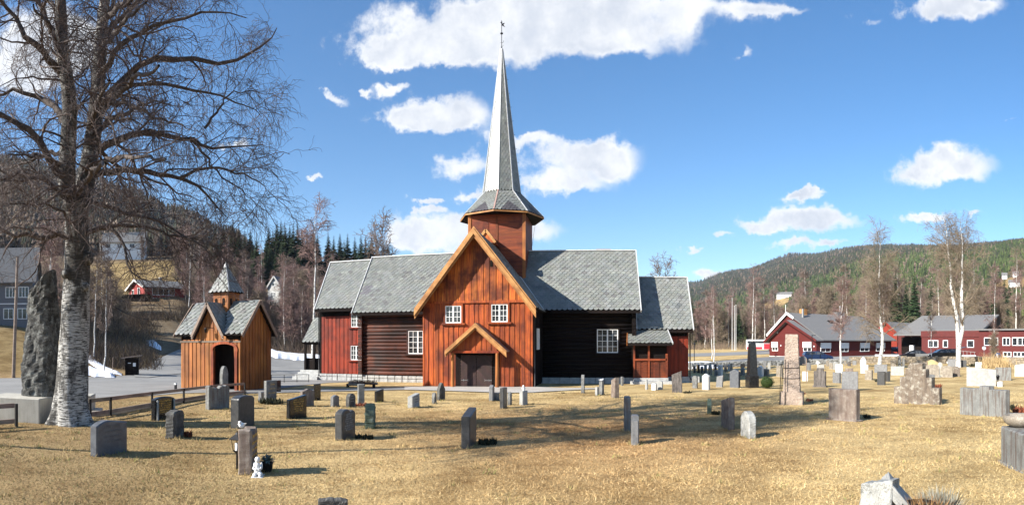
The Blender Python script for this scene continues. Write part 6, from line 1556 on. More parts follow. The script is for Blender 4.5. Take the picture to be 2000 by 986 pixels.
# ---- far woods: too many to count, one object each
def conifers(name, N, pr, r0, r1, hh, cols, seed, cond=None, bare=0.0, powr=1.0):
    g = np.random.default_rng(seed); px = g.uniform(*pr, N * 2); t = g.random(N * 2) ** powr; r = r0 * (r1 / r0) ** t
    if cond is not None: k = cond(px, r, g); px, r = px[k], r[k]
    px, r = px[:N], r[:N]; N = len(px); az = (px - PX0) / F; x, y = np.sin(az) * r, np.cos(az) * r; z = gh(x, y)
    h = g.uniform(*hh, N) * (1 + .25 * vnoise(x, y, .01)); isb = (g.random(N) < bare * (1 + vnoise(x, y, .012)) )
    n = 7; an = np.arange(n) * 2 * np.pi / n
    V, Q, Cc, b = [], [], [], 0
    for (za, zb, w) in ((.0, .52, 1.0), (.26, .78, .76), (.55, 1.0, .46)):
        ph = g.uniform(0, 6.28, (N, 1)); rr_ = h[:, None] * .19 * w * g.uniform(.65, 1.25, (N, n)) * np.where(isb, 1.5, 1)[:, None]
        bx = x[:, None] + rr_ * np.cos(an + ph); by = y[:, None] + rr_ * np.sin(an + ph); bz = z[:, None] + h[:, None] * (za + np.where(isb, .12, 0)[:, None]) + g.uniform(-.05, .05, (N, n)) * h[:, None]
        ap = np.stack([x, y, z + h * np.where(isb, np.minimum(zb * .8 + .1, .9), zb)], -1)[:, None]
        W = np.concatenate([np.stack([bx, by, bz], -1), ap], 1); V.append(W.reshape(-1, 3))
        idx = np.arange(N)[:, None] * (n + 1) + np.arange(n)[None]; nx = np.arange(N)[:, None] * (n + 1) + (np.arange(n)[None] + 1) % n; a_ = np.broadcast_to(np.arange(N)[:, None] * (n + 1) + n, idx.shape)
        Q.append(np.stack([idx, nx, a_], -1).reshape(-1, 3) + b); b += N * (n + 1)
        ci = np.clip((.5 + .5 * vnoise(x, y, .008) + g.uniform(-.35, .35, N)), 0, .999)
        base = np.asarray(cols)[(ci * (len(cols) - 1)).astype(int)] if len(cols) > 1 else np.tile(cols[0], (N, 1))
        base = np.where(isb[:, None], np.array([.115, .085, .06]), base) * g.uniform(.65, 1.45, (N, 1))
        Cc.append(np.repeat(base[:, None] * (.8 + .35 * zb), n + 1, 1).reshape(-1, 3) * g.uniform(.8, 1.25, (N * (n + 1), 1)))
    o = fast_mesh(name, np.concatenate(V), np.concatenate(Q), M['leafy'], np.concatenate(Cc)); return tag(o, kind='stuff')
GRN = [(.026, .038, .012), (.040, .056, .016), (.055, .072, .020), (.070, .080, .024)]
DKG = [(.022, .026, .014), (.032, .032, .018), (.045, .038, .022)]
farm = lambda px, r: (((px - 1514) / 34) ** 2 + ((r - 750) / 80) ** 2 > 1) & (((px - 1978) / 40) ** 2 + ((r - 620) / 75) ** 2 > 1) & ~((np.abs(px - 1514) < 28) & (r > 590) & (r < 700)) & ~((np.abs(px - 1978) < 42) & (r > 480) & (r < 600))
conifers('forest', 11000, (1320, 2060), 265, 1150, (7.5, 12), GRN, 5, lambda px, r, g: farm(px, r) & (g.random(len(px)) < np.where(px < 1450, .6, 1)), bare=.12, powr=.8)
conifers('forest', 22000, (1300, 2080), 1100, 2900, (9, 15), DKG + GRN[:2], 6, lambda px, r, g: (vnoise(px * 9, r * .6, .05) > -.75), bare=.12, powr=.9)
conifers('forest', 11000, (-120, 560), 215, 1250, (8, 14), DKG + [(.05, .042, .028)], 7, lambda px, r, g: (r > 225) | (px > 360) , bare=.45, powr=.9)
conifers('forest', 300, (600, 1000), 205, 420, (10, 15), DKG, 8, None, bare=.4)
# ---- undergrowth: thin stems along the foot of the banks
def scrub(name, N, pr, rr_, hh, cols, seed, cond=None):
    g = np.random.default_rng(seed); px = g.uniform(*pr, N * 2); r = rr_[0] + (rr_[1] - rr_[0]) * g.random(N * 2)
    if cond is not None: k = cond(px, r); px, r = px[k], r[k]
    px, r = px[:N], r[:N]; N = len(px); az = (px - PX0) / F; x, y = np.sin(az) * r, np.cos(az) * r; n = 12
    X = np.repeat(x, n) + g.normal(size=N * n) * .5; Y = np.repeat(y, n) + g.normal(size=N * n) * .5; Z = gh(X, Y) - .1
    h = np.repeat(g.uniform(*hh, N), n) * g.uniform(.5, 1.1, N * n); d = nrm(np.stack([g.normal(size=N * n) * .45, g.normal(size=N * n) * .45, np.ones(N * n)], -1))
    P0 = np.stack([X, Y, Z], -1); P1 = P0 + d * h[:, None]; s = nrm(np.cross(d, np.stack([np.sin(np.repeat(az, n)), np.cos(np.repeat(az, n)), np.zeros(N * n)], -1))) * .022
    mid = (P0 + P1) / 2 + g.normal(size=(N * n, 3)) * .08
    V = np.stack([P0 - s, P0 + s, mid + s * .7, mid - s * .7, P1], 1).reshape(-1, 3); i = np.arange(N * n)[:, None] * 5
    q = np.concatenate([i + np.array([0, 1, 2]), i + np.array([0, 2, 3]), i + np.array([3, 2, 4])])
    c = np.asarray(cols)[g.integers(0, len(cols), N * n)] * g.uniform(.6, 1.4, (N * n, 1))
    o = fast_mesh(name, V, q, M['leafy'], np.repeat(c, 5, 0)); return tag(o, kind='stuff')
BR = [(.13, .09, .07), (.10, .07, .05), (.17, .125, .09), (.2, .15, .1)]
scrub('undergrowth', 1700, (375, 640), (80, 135), (1.0, 3.6), BR, 1)
scrub('undergrowth', 1500, (165, 372), (56, 110), (.5, 1.8), BR + [(.3, .2, .1)], 2, lambda px, r: ~((px > 250) & (px < 362) & (r > 96)) & ~((px > 300) & (r < 90)))
scrub('undergrowth', 700, (-60, 170), (66, 130), (.6, 2.2), BR, 3, lambda px, r: ~((px < 75) & (r < 86)))
scrub('undergrowth', 900, (620, 760), (84, 150), (.8, 2.2), BR, 4)
scrub('undergrowth', 2400, (1320, 2040), (190, 300), (1.5, 4.5), BR + [(.26, .2, .12)], 5)
scrub('undergrowth', 500, (170, 360), (112, 180), (.3, .8), [(.34, .25, .12), (.22, .16, .08)], 6)
scrub('reeds', 90, (1934, 1956), (61, 64), (.8, 2.0), [(.42, .30, .15), (.34, .24, .12)], 7)
# ---- dry grass blades near the viewer
def grass():
    g = np.random.default_rng(8); N = 300000
    r = 2.2 * (30 / 2.2) ** (g.random(N) ** .82); px = g.uniform(-40, 2040, N); az = (px - PX0) / F; x, y = np.sin(az) * r, np.cos(az) * r
    k = (px > 470) | (r < 25 - 0 * px); k &= ~((px < 460) & (r > 21 + (px / 460) * 5)); k &= r < 29.2
    x, y, r, az, px = x[k], y[k], r[k], az[k], px[k]; N = len(x); z = gh(x, y)
    d = nrm(np.stack([g.normal(size=N) * 1.0, g.normal(size=N) * 1.0, g.uniform(.25, 1.1, N)], -1)); L = g.uniform(.025, .06, N) * (1 + .5 * (vnoise(x, y, 2.0) > .35))
    s = nrm(np.cross(d, g.normal(size=(N, 3)))) * (.0016 + .00026 * r)[:, None]
    b_ = np.stack([x, y, z - .004], -1); V = np.stack([b_ - s, b_ + s, b_ + d * L[:, None]], 1).reshape(-1, 3)
    # longer tufts left standing round the stones, and scattered ones
    bx, by = [], []
    for (sx_, sy_, W_, T_, rz_, r_) in BASES:
        if r_ > 30: continue
        n_ = int(np.clip(900 / r_, 40, 130)); q = g.random(n_) * (2 * W_ + 2 * T_) ; e = g.uniform(.0, .06, n_)
        lx = np.where(q < W_, q - W_ / 2, np.where(q < W_ + T_, W_ / 2 + e, np.where(q < 2 * W_ + T_, W_ / 2 - (q - W_ - T_), -W_ / 2 - e)))
        ly = np.where(q < W_, -T_ / 2 - e, np.where(q < W_ + T_, q - W_ - T_ / 2, np.where(q < 2 * W_ + T_, T_ / 2 + e, T_ / 2 - (q - 2 * W_ - T_))))
        c_, s_ = math.cos(rz_), math.sin(rz_); bx.append(sx_ + lx * c_ - ly * s_); by.append(sy_ + lx * s_ + ly * c_)
    for _ in range(420):
        rr_ = 4 + 22 * g.random() ** .8; aa = (g.uniform(-20, 2020) - PX0) / F; n_ = 26
        if PX0 + F * aa < 470 and rr_ > 20: continue
        bx.append(math.sin(aa) * rr_ + g.normal(size=n_) * .06); by.append(math.cos(aa) * rr_ + g.normal(size=n_) * .06)
    bx = np.concatenate(bx); by = np.concatenate(by); nb = len(bx); bz = gh(bx, by); br = np.hypot(bx, by)
    db = nrm(np.stack([g.normal(size=nb) * .5, g.normal(size=nb) * .5, g.uniform(.5, 1.1, nb)], -1)); Lb = g.uniform(.05, .12, nb); sb = nrm(np.cross(db, g.normal(size=(nb, 3)))) * (.0024 + .0003 * br)[:, None]
    b2 = np.stack([bx, by, bz - .004], -1); V2 = np.stack([b2 - sb, b2 + sb, b2 + db * Lb[:, None]], 1).reshape(-1, 3); c2 = np.array([(.46, .34, .16)]) * g.uniform(.55, 1.25, (nb, 1)); c2[g.random(nb) < .12] *= np.array([.5, .85, .5])
    # dead leaves and twigs
    nl = 9000; rl = 3 + 23 * g.random(nl) ** .8; al = (g.uniform(-20, 2020, nl) - PX0) / F; xl_, yl_ = np.sin(al) * rl, np.cos(al) * rl; kk = ~((al * F + PX0 < 470) & (rl > 20)) & (vnoise(xl_, yl_, .9) > -.1); xl_, yl_, rl = xl_[kk], yl_[kk], rl[kk]; nl = len(xl_); cl_ = np.stack([xl_, yl_, gh(xl_, yl_) + .012], -1)
    a1 = nrm(g.normal(size=(nl, 3)) * np.array([1, 1, .35])); a2 = nrm(np.cross(a1, g.normal(size=(nl, 3)) * .3 + np.array([0, 0, 1]))); sz = g.uniform(.008, .02, nl)[:, None]
    V3 = np.stack([cl_ - a1 * sz, cl_ + a2 * sz * .6, cl_ + a1 * sz], 1).reshape(-1, 3); c3 = np.array([(.16, .085, .04)]) * g.uniform(.4, 1.6, (nl, 1))
    pal = np.array([(.50, .37, .175), (.55, .42, .21), (.42, .30, .14), (.33, .235, .11), (.60, .48, .26)])
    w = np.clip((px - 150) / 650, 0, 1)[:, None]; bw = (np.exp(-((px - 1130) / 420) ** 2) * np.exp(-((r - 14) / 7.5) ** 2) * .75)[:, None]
    c = pal[g.integers(0, 5, N)] * g.uniform(.7, 1.2, (N, 1)) * (.66 + .34 * w)  # blades darken to the left like the shade-tinted turf
    c = c * (1 + .10 * vnoise(x, y, .55) + .08 * vnoise(x, y, 1.9) + .12 * vnoise(x, y, .21))[:, None]
    c = c * (1 - bw * np.array([.10, .34, .42]))  # the same shadow brown tinted into the blades
    gi = (g.random(N) < .10 * (1 - w[:, 0])) ; c[gi] = np.array([.16, .19, .06]) * g.uniform(.7, 1.3, (gi.sum(), 1))
    V = np.concatenate([V, V2]); c = np.concatenate([c, c2]); N = len(c)
    tag(fast_mesh('dead_leaves', V3, np.arange(nl * 3).reshape(-1, 3), M['leafy'], np.repeat(c3, 3, 0)), kind='stuff')
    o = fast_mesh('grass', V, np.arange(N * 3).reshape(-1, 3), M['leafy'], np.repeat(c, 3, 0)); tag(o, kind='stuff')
grass()
# ------------------------------------------------------------------ other buildings
def frame_of(P1, P2):
    u = (Vector(P2) - Vector(P1)); u.z = 0; return math.atan2(u.y, u.x), u.length
def win_box(parent, x0, x1, z0, z1, y=None, x=None, nx=2, blind=False, fr=None, mull=True):
    """window on the front wall (y given, facing -y) or on the right wall (x given, x0..x1 run along y, facing +x)"""
    fm = MB(); w = .09; n = nx
    def bx(m, a, b_, c, d, e0, e1):
        if y is not None: m.box(a, b_, y - e1, y - e0, c, d)
        else: m.box(x + e0, x + e1, a, b_, c, d)
    bx(fm, x0 - w, x1 + w, z0 - w, z0, .01, .07); bx(fm, x0 - w, x1 + w, z1, z1 + w, .01, .07); bx(fm, x0 - w, x0, z0, z1, .01, .07); bx(fm, x1, x1 + w, z0, z1, .01, .07)
    for i in range(1, n): q = x0 + (x1 - x0) * i / n; bx(fm, q - w / 2, q + w / 2, z0, z1, .01, .06)
    o = fm.build('window', fr or M['white'], parent)
    g = MB(); bx(g, x0, x1, z0, z1, .004, .02); g.build('pane', M['glass'], o)
    if blind: b = MB(); bx(b, x0 - .12, x1 + .12, z0 + (z1 - z0) * .42, z1 + .2, .08, .2); b.build('blind', M['blind'], o)
    return o
def simple_house(name, label, P1, P2, D, zb, ze, zr, wm, rm, ridge='u', wins=(), ov=.5, rakem=None, cat='house', apex=.5, found=None, base_mat=None, chim=(), sidewins=(), group=None, sub=1.2):
    rz, W = frame_of(P1, P2); t = empty(name, (P1[0], P1[1], zb), rz, label, cat, group); h = ze - zb; H = zr - zb
    m = MB(); m.box(0, W, 0, D, -sub if not base_mat else .55, h); 
    if ridge == 'v': m.prism([(0, h), (W, h), (W * apex, H - .05)], 0, D)
    else:
        m.add([(0, 0, h), (0, D, h), (0, D / 2, H - .05), (W, 0, h), (W, D, h), (W, D / 2, H - .05)], [(0, 1, 2), (5, 4, 3), (0, 2, 5, 3), (1, 4, 5, 2)])
    m.build('wall', wm, t)
    if base_mat: m = MB(); m.box(.02, W - .02, .02, D - .02, -sub, .56); m.build('foundation', base_mat, t)
    m = MB(); T = .16
    if ridge == 'v':
        xa = W * apex
        for s_, xe in ((-1, 0), (1, W)):
            sl = (H - h) / abs(xe - xa); xo = xe + s_ * ov; zo = h - sl * ov
            a = [(xo, -ov, zo), (xa, -ov, H), (xa, D + ov, H), (xo, D + ov, zo)]
            m.hexa([(x, y, z - .0) for x, y, z in a] + [(x, y, z + T) for x, y, z in a])
    else:
        sl = (H - h) / (D / 2)
        for s_, ye in ((-1, 0), (1, D)):
            yo = ye + s_ * ov; zo = h - sl * ov
            a = [(-ov, yo, zo), (W + ov, yo, zo), (W + ov, D / 2, H), (-ov, D / 2, H)]
            m.hexa([(x, y, z) for x, y, z in a] + [(x, y, z + T) for x, y, z in a])
    rf = m.build('roof', rm, t)
    if rakem:
        m = MB()
        if ridge == 'v':
            xa = W * apex
            for s_, xe in ((-1, 0), (1, W)):
                sl = (H - h) / abs(xe - xa); m.beam((xe + s_ * ov, -ov - .04, h - sl * ov + .02), (xa, -ov - .04, H + .02), .06, .34)
        else:
            for xx in (-ov - .04, W + ov + .04):
                for s_, ye in ((-1, 0), (1, D)): m.beam((xx, ye + s_ * ov, h - (H - h) / (D / 2) * ov + .02), (xx, D / 2, H + .02), .06, .34)
            m.box(-ov, W + ov, -ov - .06, -ov, h - (H - h) / (D / 2) * ov - .1, h - (H - h) / (D / 2) * ov + .1)
        m.build('bargeboard', rakem, t)
    for (a, b_, c, d, *k) in wins: win_box(t, a, b_, c, d, y=0, nx=k[0] if k else 2, blind=len(k) > 1 and k[1])
    for (a, b_, c, d, *k) in sidewins: win_box(t, a, b_, c, d, x=W, nx=k[0] if k else 2, blind=len(k) > 1 and k[1])
    for (x, y, w, z) in chim: m = MB(); m.box(x - w, x + w, y - w, y + w, H - 1.0, z); m.box(x - w - .06, x + w + .06, y - w - .06, y + w + .06, z, z + .1); m.build('chimney', M['found'], rf)
    return t
WB = EYE - 2.24
def red_hall():
    P1 = Vector((28.8, 99.9, 0)); P2 = Vector((33.5, 88.9, 0)); rz, W = frame_of(P1, P2)
    t = empty('red_hall', (P1.x, P1.y, WB), rz, 'large dark red hall with a long grey roof and white blinds beyond the wall', 'building')
    h, D = 2.75, 19.2
    m = MB(); m.box(0, W, 0, D, -.8, h); m.build('wall', M['redpaint'], t)
    m = MB(); m.prism([(0, h), (W, h), (W * .43, 6.3 - .4)], .0, 1.2); 
    m.prism([(-1.2, 3.2), (-1.2, 3.9), (3.6, 7.15), (W + .2, h + .05), (W, h), (0, h)], 1.25, D); m.box(-1.2, 0, 1.3, D, -.8, 3.3); m.build('gable_wall', M['redpaint'], t)
    m = MB()
    def roof(pts, y0, y1, T=.16):
        for (xa, za), (xb, zb) in zip(pts[:-1], pts[1:]):
            m.hexa([(xa, y0, za), (xb, y0, zb), (xb, y1, zb), (xa, y1, za), (xa, y0, za + T), (xb, y0, zb + T), (xb, y1, zb + T), (xa, y1, za + T)])
    roof([(-1.9, 3.6), (3.6, 7.35), (W + .7, 2.60)], .9, D + .7)
    rf = m.build('roof', M['felt'], t); m = MB(); roof([(-.7, 2.35), (W * .43, 6.0), (W + .7, 2.56)], -.7, 1.0); m.build('porch_roof', M['felt'], t)
    m = MB(); m.beam((-1.9, .86, 3.6), (3.6, .86, 7.4), .08, .42); m.beam((3.6, .86, 7.4), (5.4, .86, 6.5), .08, .42); m.build('bargeboard', M['white'], t)
    m = MB(); m.beam((-.7, -.74, 2.4), (W * .43, -.74, 6.05), .08, .36); m.beam((W * .43, -.74, 6.05), (W + .7, -.74, 2.6), .08, .36); m.build('bargeboard', M['redpaint'], t)
    for a, b_ in ((.9, 2.3), (9.0, 10.8)): win_box(t, a, b_, .95, 2.25, y=0, nx=2, blind=True)
    for a, b_ in ((1.0, 3.1), (5.6, 7.4), (10.6, 12.8), (14.9, 17.1)): win_box(t, a, b_, .85, 2.1, x=W, nx=2, blind=True)
    win_box(t, 2.9, 4.3, 5.0, 5.9, y=1.25, nx=3)
    m = MB(); m.box(3.2, 4.2, 4.2, 5.2, 6.4, 8.25); m.build('chimney', M['rake'], rf)
    m = MB(); m.tube([(5.0, 3.4, 5.5), (5.0, 3.4, 8.2)], .22, 10); m.build('vent_pipe', M['greymetal'], rf)
    for x, y in ((6.2, 8.2), (5.9, 10.6)): m = MB(); m.box(x, x + .8, y, y + .8, 5.2, 6.6 - (x - 5.9)); m.build('roof_vent', M['iron'], rf)
    m = MB(); m.box(3.4, 4.6, 12.5, 14.4, 6.6, 8.0); m.tube([(4, 13.8, 8), (4, 13.8, 9.2)], .2, 8); m.build('vent_housing', M['greymetal'], rf)
    m = MB(); m.tube([(3.0, 1.2, 7.0), (3.0, 1.2, 8.9)], .05, 6); m.build('mast', M['white'], rf)
    for q, (x, z) in enumerate(((2.2, 3.9), (8.6, 4.0), (7.5, 2.9), (11.4, 1.6), (3.1, 1.7))): m = MB(); m.box(x, x + .18, -.1, -.02, z, z + .22); m.build('wall_lamp', M['white'], t)
    m = MB(); m.box(-.03, W + .03, -.04, 0, -.6, -.0); m.build('base_strip', M['white'], t)
red_hall()
def L2(px, r, z): p = AT(px, r); return (p.x, p.y, z)
simple_house('red_annexe', 'bright red gabled building with a grey roof, between the hall and the long low building', L2(1712, 124, 0), L2(1752, 121, 0), 16, EYE - .8, EYE + 2.2, EYE + 4.3, M['redbright'], M['felt'], 'v', wins=((1.0, 2.4, .8, 1.9),), rakem=M['redbright'], cat='building', sub=3)
def long_building():
    a, b_ = L2(1800, 100, 0), L2(1915, 97, 0); rz, W = frame_of(a, b_); t = empty('long_red_building', (a[0], a[1], EYE - 1.9), rz, 'long dark red building with a wide grey roof and a white ramp', 'building')
    m = MB(); m.box(0, W, 0, 8, -.6, 3.85); m.box(-6.5, 0, 5.5, 8, -.6, 3.2); m.build('wall', M['redpaint'], t)
    m = MB(); m.box(-5.8, -.1, 5.3, 5.49, .0, 3.0); m.build('recess_shade_panel', M['darkwood'], t)  # dark sheet on the back wall imitating shade in the recess
    m = MB(); q = [(-6, 2.2, 3.3), (W + .9, -.4, 3.95), (W + 2.2, 9, 7.1), (-3.0, 9, 6.9)]
    m.hexa([(x, y, z) for x, y, z in [(-6, 2.0, 3.2), (-.1, 2.0, 3.2), (0, 9, 6.8), (-3.2, 9, 6.8)]] + [(x, y, z + .18) for x, y, z in [(-6, 2.0, 3.2), (-.1, 2.0, 3.2), (0, 9, 6.8), (-3.2, 9, 6.8)]])
    m.hexa([(x, y, z) for x, y, z in [(-.1, .3, 3.7), (W + .2, .3, 3.7), (W + 1.2, 9, 6.8), (0, 9, 6.8)]] + [(x, y, z + .18) for x, y, z in [(-.1, .3, 3.9), (W + .2, .3, 3.9), (W + 1.2, 9, 6.85), (0, 9, 6.8)]])
    m.hexa([(x, y, z) for x, y, z in [(-6, 16, 3.2), (W + .2, 16, 3.7), (W + 1.2, 9, 6.8), (-3.2, 9, 6.8)]] + [(x, y, z + .18) for x, y, z in [(-6, 16, 3.2), (W + .2, 16, 3.7), (W + 1.2, 9, 6.8), (-3.2, 9, 6.8)]])
    m.build('roof', M['felt'], t)
    m = MB(); m.box(-.1, W + .1, -.12, .0, 2.9, 3.95); m.build('parapet', M['redpaint'], t)
    for x0, x1, n in ((1.3, 2.9, 2), (3.9, 4.6, 1), (8.1, 9.1, 1)): win_box(t, x0, x1, 1.25, 2.3, y=0, nx=n)
    m = MB(); m.box(-2.6, -1.9, 1.0, 1.7, .0, 1.5); m.build('white_column', M['white'], t)
    m = MB(); m.box(-7.5, W * .99, -2.6, -2.4, -.7, -.05); m.hexa([(W * .45, -3.4, -.7), (W, -3.4, -.7), (W, -3.2, -.7), (W * .45, -3.2, -.7), (W * .45, -3.4, .25), (W, -3.4, -.35), (W, -3.2, -.35), (W * .45, -3.2, .25)]); m.build('ramp_wall', M['white'], t)
    m = MB()
    for k in range(9): x = W * .5 + k * .62; m.box(x, x + .05, -3.32, -3.27, -.2, .9 - k * .05)
    m.beam((W * .5, -3.3, .9), (W, -3.3, .45), .05, .05); m.build('railing', M['greymetal'], t)
    a, b_ = L2(1912, 94, 0), L2(2060, 90, 0); rz, W = frame_of(a, b_); t = empty('flat_roofed_building', (a[0], a[1], EYE - 2.3), rz, 'red flat-roofed building with two rows of white windows at the right edge', 'building')
    m = MB(); m.box(0, W, 0, 9, -.6, 4.3); m.build('wall', M['redpaint'], t); m = MB(); m.box(-.4, W + .3, -.4, 9.4, 4.3, 4.55); m.build('roof', M['felt'], t)
    for x0, x1 in ((1.0, 2.0), (2.3, 3.2), (4.1, 5.2), (5.7, 6.4), (6.6, 8.0), (9, 10.4)): win_box(t, x0, x1, 2.0, 3.1, y=0, nx=2 if x1 - x0 > 1 else 1)
    for x0, x1 in ((4.2, 5.4), (5.9, 7.0), (7.2, 8.4)): win_box(t, x0, x1, .25, .85, y=0, nx=2)
long_building()
# left side
p = L2(-110, 76, 0); q = L2(64, 74, 0)
rz, W_ = frame_of(p, q); s_ = W_ / 174
t = simple_house('grey_house', 'two-storey pale grey blue house with a slate roof at the far left', p, q, 9, EYE + 1.9, EYE + 8.0, EYE + 12.6, plain('pale_blue_grey_paint', (.135, .14, .155), .7, vary=.08), M['felt'], 'u', sub=2,
    wins=[((a + 110) * s_, (b_ + 110) * s_, c, d, n) for a, b_, c, d, n in ((-60, -42, 3.9, 5.1, 2), (-20, -3, 3.9, 5.1, 2), (13, 31, 3.9, 5.1, 3), (38, 55, 3.9, 5.1, 3), (-60, -40, 1.2, 2.4, 2), (-24, -6, 1.2, 2.4, 2), (9, 26, 1.2, 2.4, 2), (36, 52, 1.2, 2.4, 2))])
m = MB(); m.box(-.03, W_ + .03, -.03, 0, 3.0, 3.12); m.build('storey_band', M['white'], t)
simple_house('red_cabin', 'small red wooden cabin with white trim and a white foundation on the hillside', L2(252, 118, 0), L2(283, 111, 0), 8.4, gz(*L2(283, 111, 0)[:2]) - .1, EYE + 10.7, EYE + 12.2, wood('cabin_red', (.27, .030, .025), (.22, .025, .021), (.17, .022, .018), amt=.3), M['felt'], 'v', ov=.6, rakem=M['white'], base_mat=M['white'],
    wins=((1.6, 2.5, 1.3, 2.3, 1), (4.4, 5.3, 1.0, 2.5, 1)), sidewins=((1.6, 6.2, 1.1, 2.3, 4),), sub=1.5, chim=((3.0, 5.5, .25, 4.9),))
m = MB(); a = L2(214, 112, 0); b_ = L2(284, 108.5, 0); rz, Wg = frame_of(a, b_); m.box(0, Wg, 0, 3, -1.0, 1.9); m.box(-.3, Wg + .2, -.3, 3, 1.9, 2.05); o = m.build('garage', M['darkwood']); o.location = (a[0], a[1], EYE + 7.0); o.rotation_euler = (0, 0, rz); tag(o, 'low dark flat-roofed garage left of the red cabin', 'garage')
simple_house('white_house', 'long white house with a dark roof at the top of the yellow field', L2(200, 192, 0), L2(282, 190, 0), 8, EYE + 30, EYE + 33, EYE + 36.5, M['white'], M['felt'], 'u', wins=((1.2, 2.6, 1.0, 2.1), (5, 6.4, 1, 2.1), (9, 10.5, 1, 2.1)), sub=5)
p = L2(523, 131, 0); q = L2(549, 129, 0)
simple_house('pale_gabled_house', 'old pale grey gabled house among the bare trees, right of the gatehouse', p, q, 7, EYE + 9.2, EYE + 12.4, EYE + 14.7, plain('flaky_white_paint', (.42, .42, .40), .8, vary=.3, scale=2), M['felt'], 'v', wins=((.9, 1.9, .9, 2.0, 3), (1.2, 1.8, 3.4, 4.1, 1)), sub=4, rakem=plain('grey_trim', (.3, .3, .29)), ov=.3)
simple_house('white_farmhouse', 'white farmhouse with a grey roof on a small meadow on the wooded hillside', L2(1517, 800, 0), L2(1546, 795, 0), 11, AT(1530, 798).z + 1.5, AT(1530, 798).z + 5.5, AT(1530, 798).z + 9, M['white'], M['felt'], 'u', wins=((2, 3.2, 3, 4.5, 1), (6, 7.2, 3, 4.5, 1), (10, 11.2, 3, 4.5, 1)), sub=5)
for a, b_, r_, lb in ((1957, 1967, 665, 'small white house, left one high on the wooded hill at the right edge'), (1978, 1989, 665, 'small white house, right one high on the wooded hill at the right edge'), (1970, 1992, 610, 'wide white house below two smaller ones on the wooded hill at the right edge')):
    simple_house('white_house', lb, L2(a, r_, 0), L2(b_, r_, 0), 7, AT(a, r_).z + 1, AT(a, r_).z + 5, AT(a, r_).z + 8, M['white'], M['felt'], 'u', wins=((1, 2, 1.5, 2.5, 1), (3, 4, 1.5, 2.5, 1)), sub=6)
# information booth, pole, stake, lamp
q = AT(258, 50); t = empty('notice_shelter', q, R(40), 'small dark wooden shelter with a white notice, on the road edge left of the gatehouse', 'shelter')
m = MB(); m.box(-.55, .55, -.45, .45, -.2, 1.45); m.build('box', M['darkwood'], t); m = MB(); m.hexa([(-.9, -.7, 1.4), (.8, -.7, 1.62), (.8, .7, 1.62), (-.9, .7, 1.4), (-.9, -.7, 1.46), (.8, -.7, 1.68), (.8, .7, 1.68), (-.9, .7, 1.46)]); m.build('roof', M['greywood'], t)
m = MB(); m.box(.12, .36, -.47, -.455, .75, 1.05); m.build('notice', M['white'], t); m = MB(); m.box(-.3, -.05, -.47, -.455, 1.0, 1.06); m.build('small_notice', M['blind'], t)
q = AT(26, 46); m = MB(); H_ = hpx(26, 46, 503); m.tube([(0, 0, -.3), (.45, .1, H_)], [.15, .10], 10); o = m.build('utility_pole', M['greywood']); o.location = q; tag(o, 'slightly leaning wooden utility pole at the left before the grey house', 'pole')
q = AT(220, 49); m = MB(); m.tube([(0, 0, -.1), (.05, 0, 1.5)], .03, 6); o = m.build('stake', M['greywood']); o.location = q; tag(o, 'thin pale stake standing in the snow by the road', 'stake')
for i, (a, b_) in enumerate((((165, 560, 62), (330, 588, 108)), ((180, 562, 62), (320, 622, 66)))):
    A_ = Vector(PT(*a)); B_ = Vector(PT(*b_)); m = MB(); m.tube([A_.lerp(B_, s) - Vector((0, 0, 1.2 * 4 * s * (1 - s))) for s in np.linspace(0, 1, 14)], .035, 5); o = m.build('overhead_cable', M['iron']); tag(o, ['thin cable running up to the red cabin', 'thin cable sagging below the red cabin'][i], 'cable')
q = AT(343, 30.6); t = empty('bollard_lamp', q, 0, 'small black and cream bollard lamp beside the left corner of the gatehouse', 'lamp')
m = MB(); m.box(-.05, .05, -.05, .05, -.1, .45); m.build('post', M['iron'], t); m = MB(); m.box(-.06, .06, -.06, .06, .36, .44); m.box(-.06, .06, -.06, .06, .02, .09); m.build('cream_band', M['blind'], t)
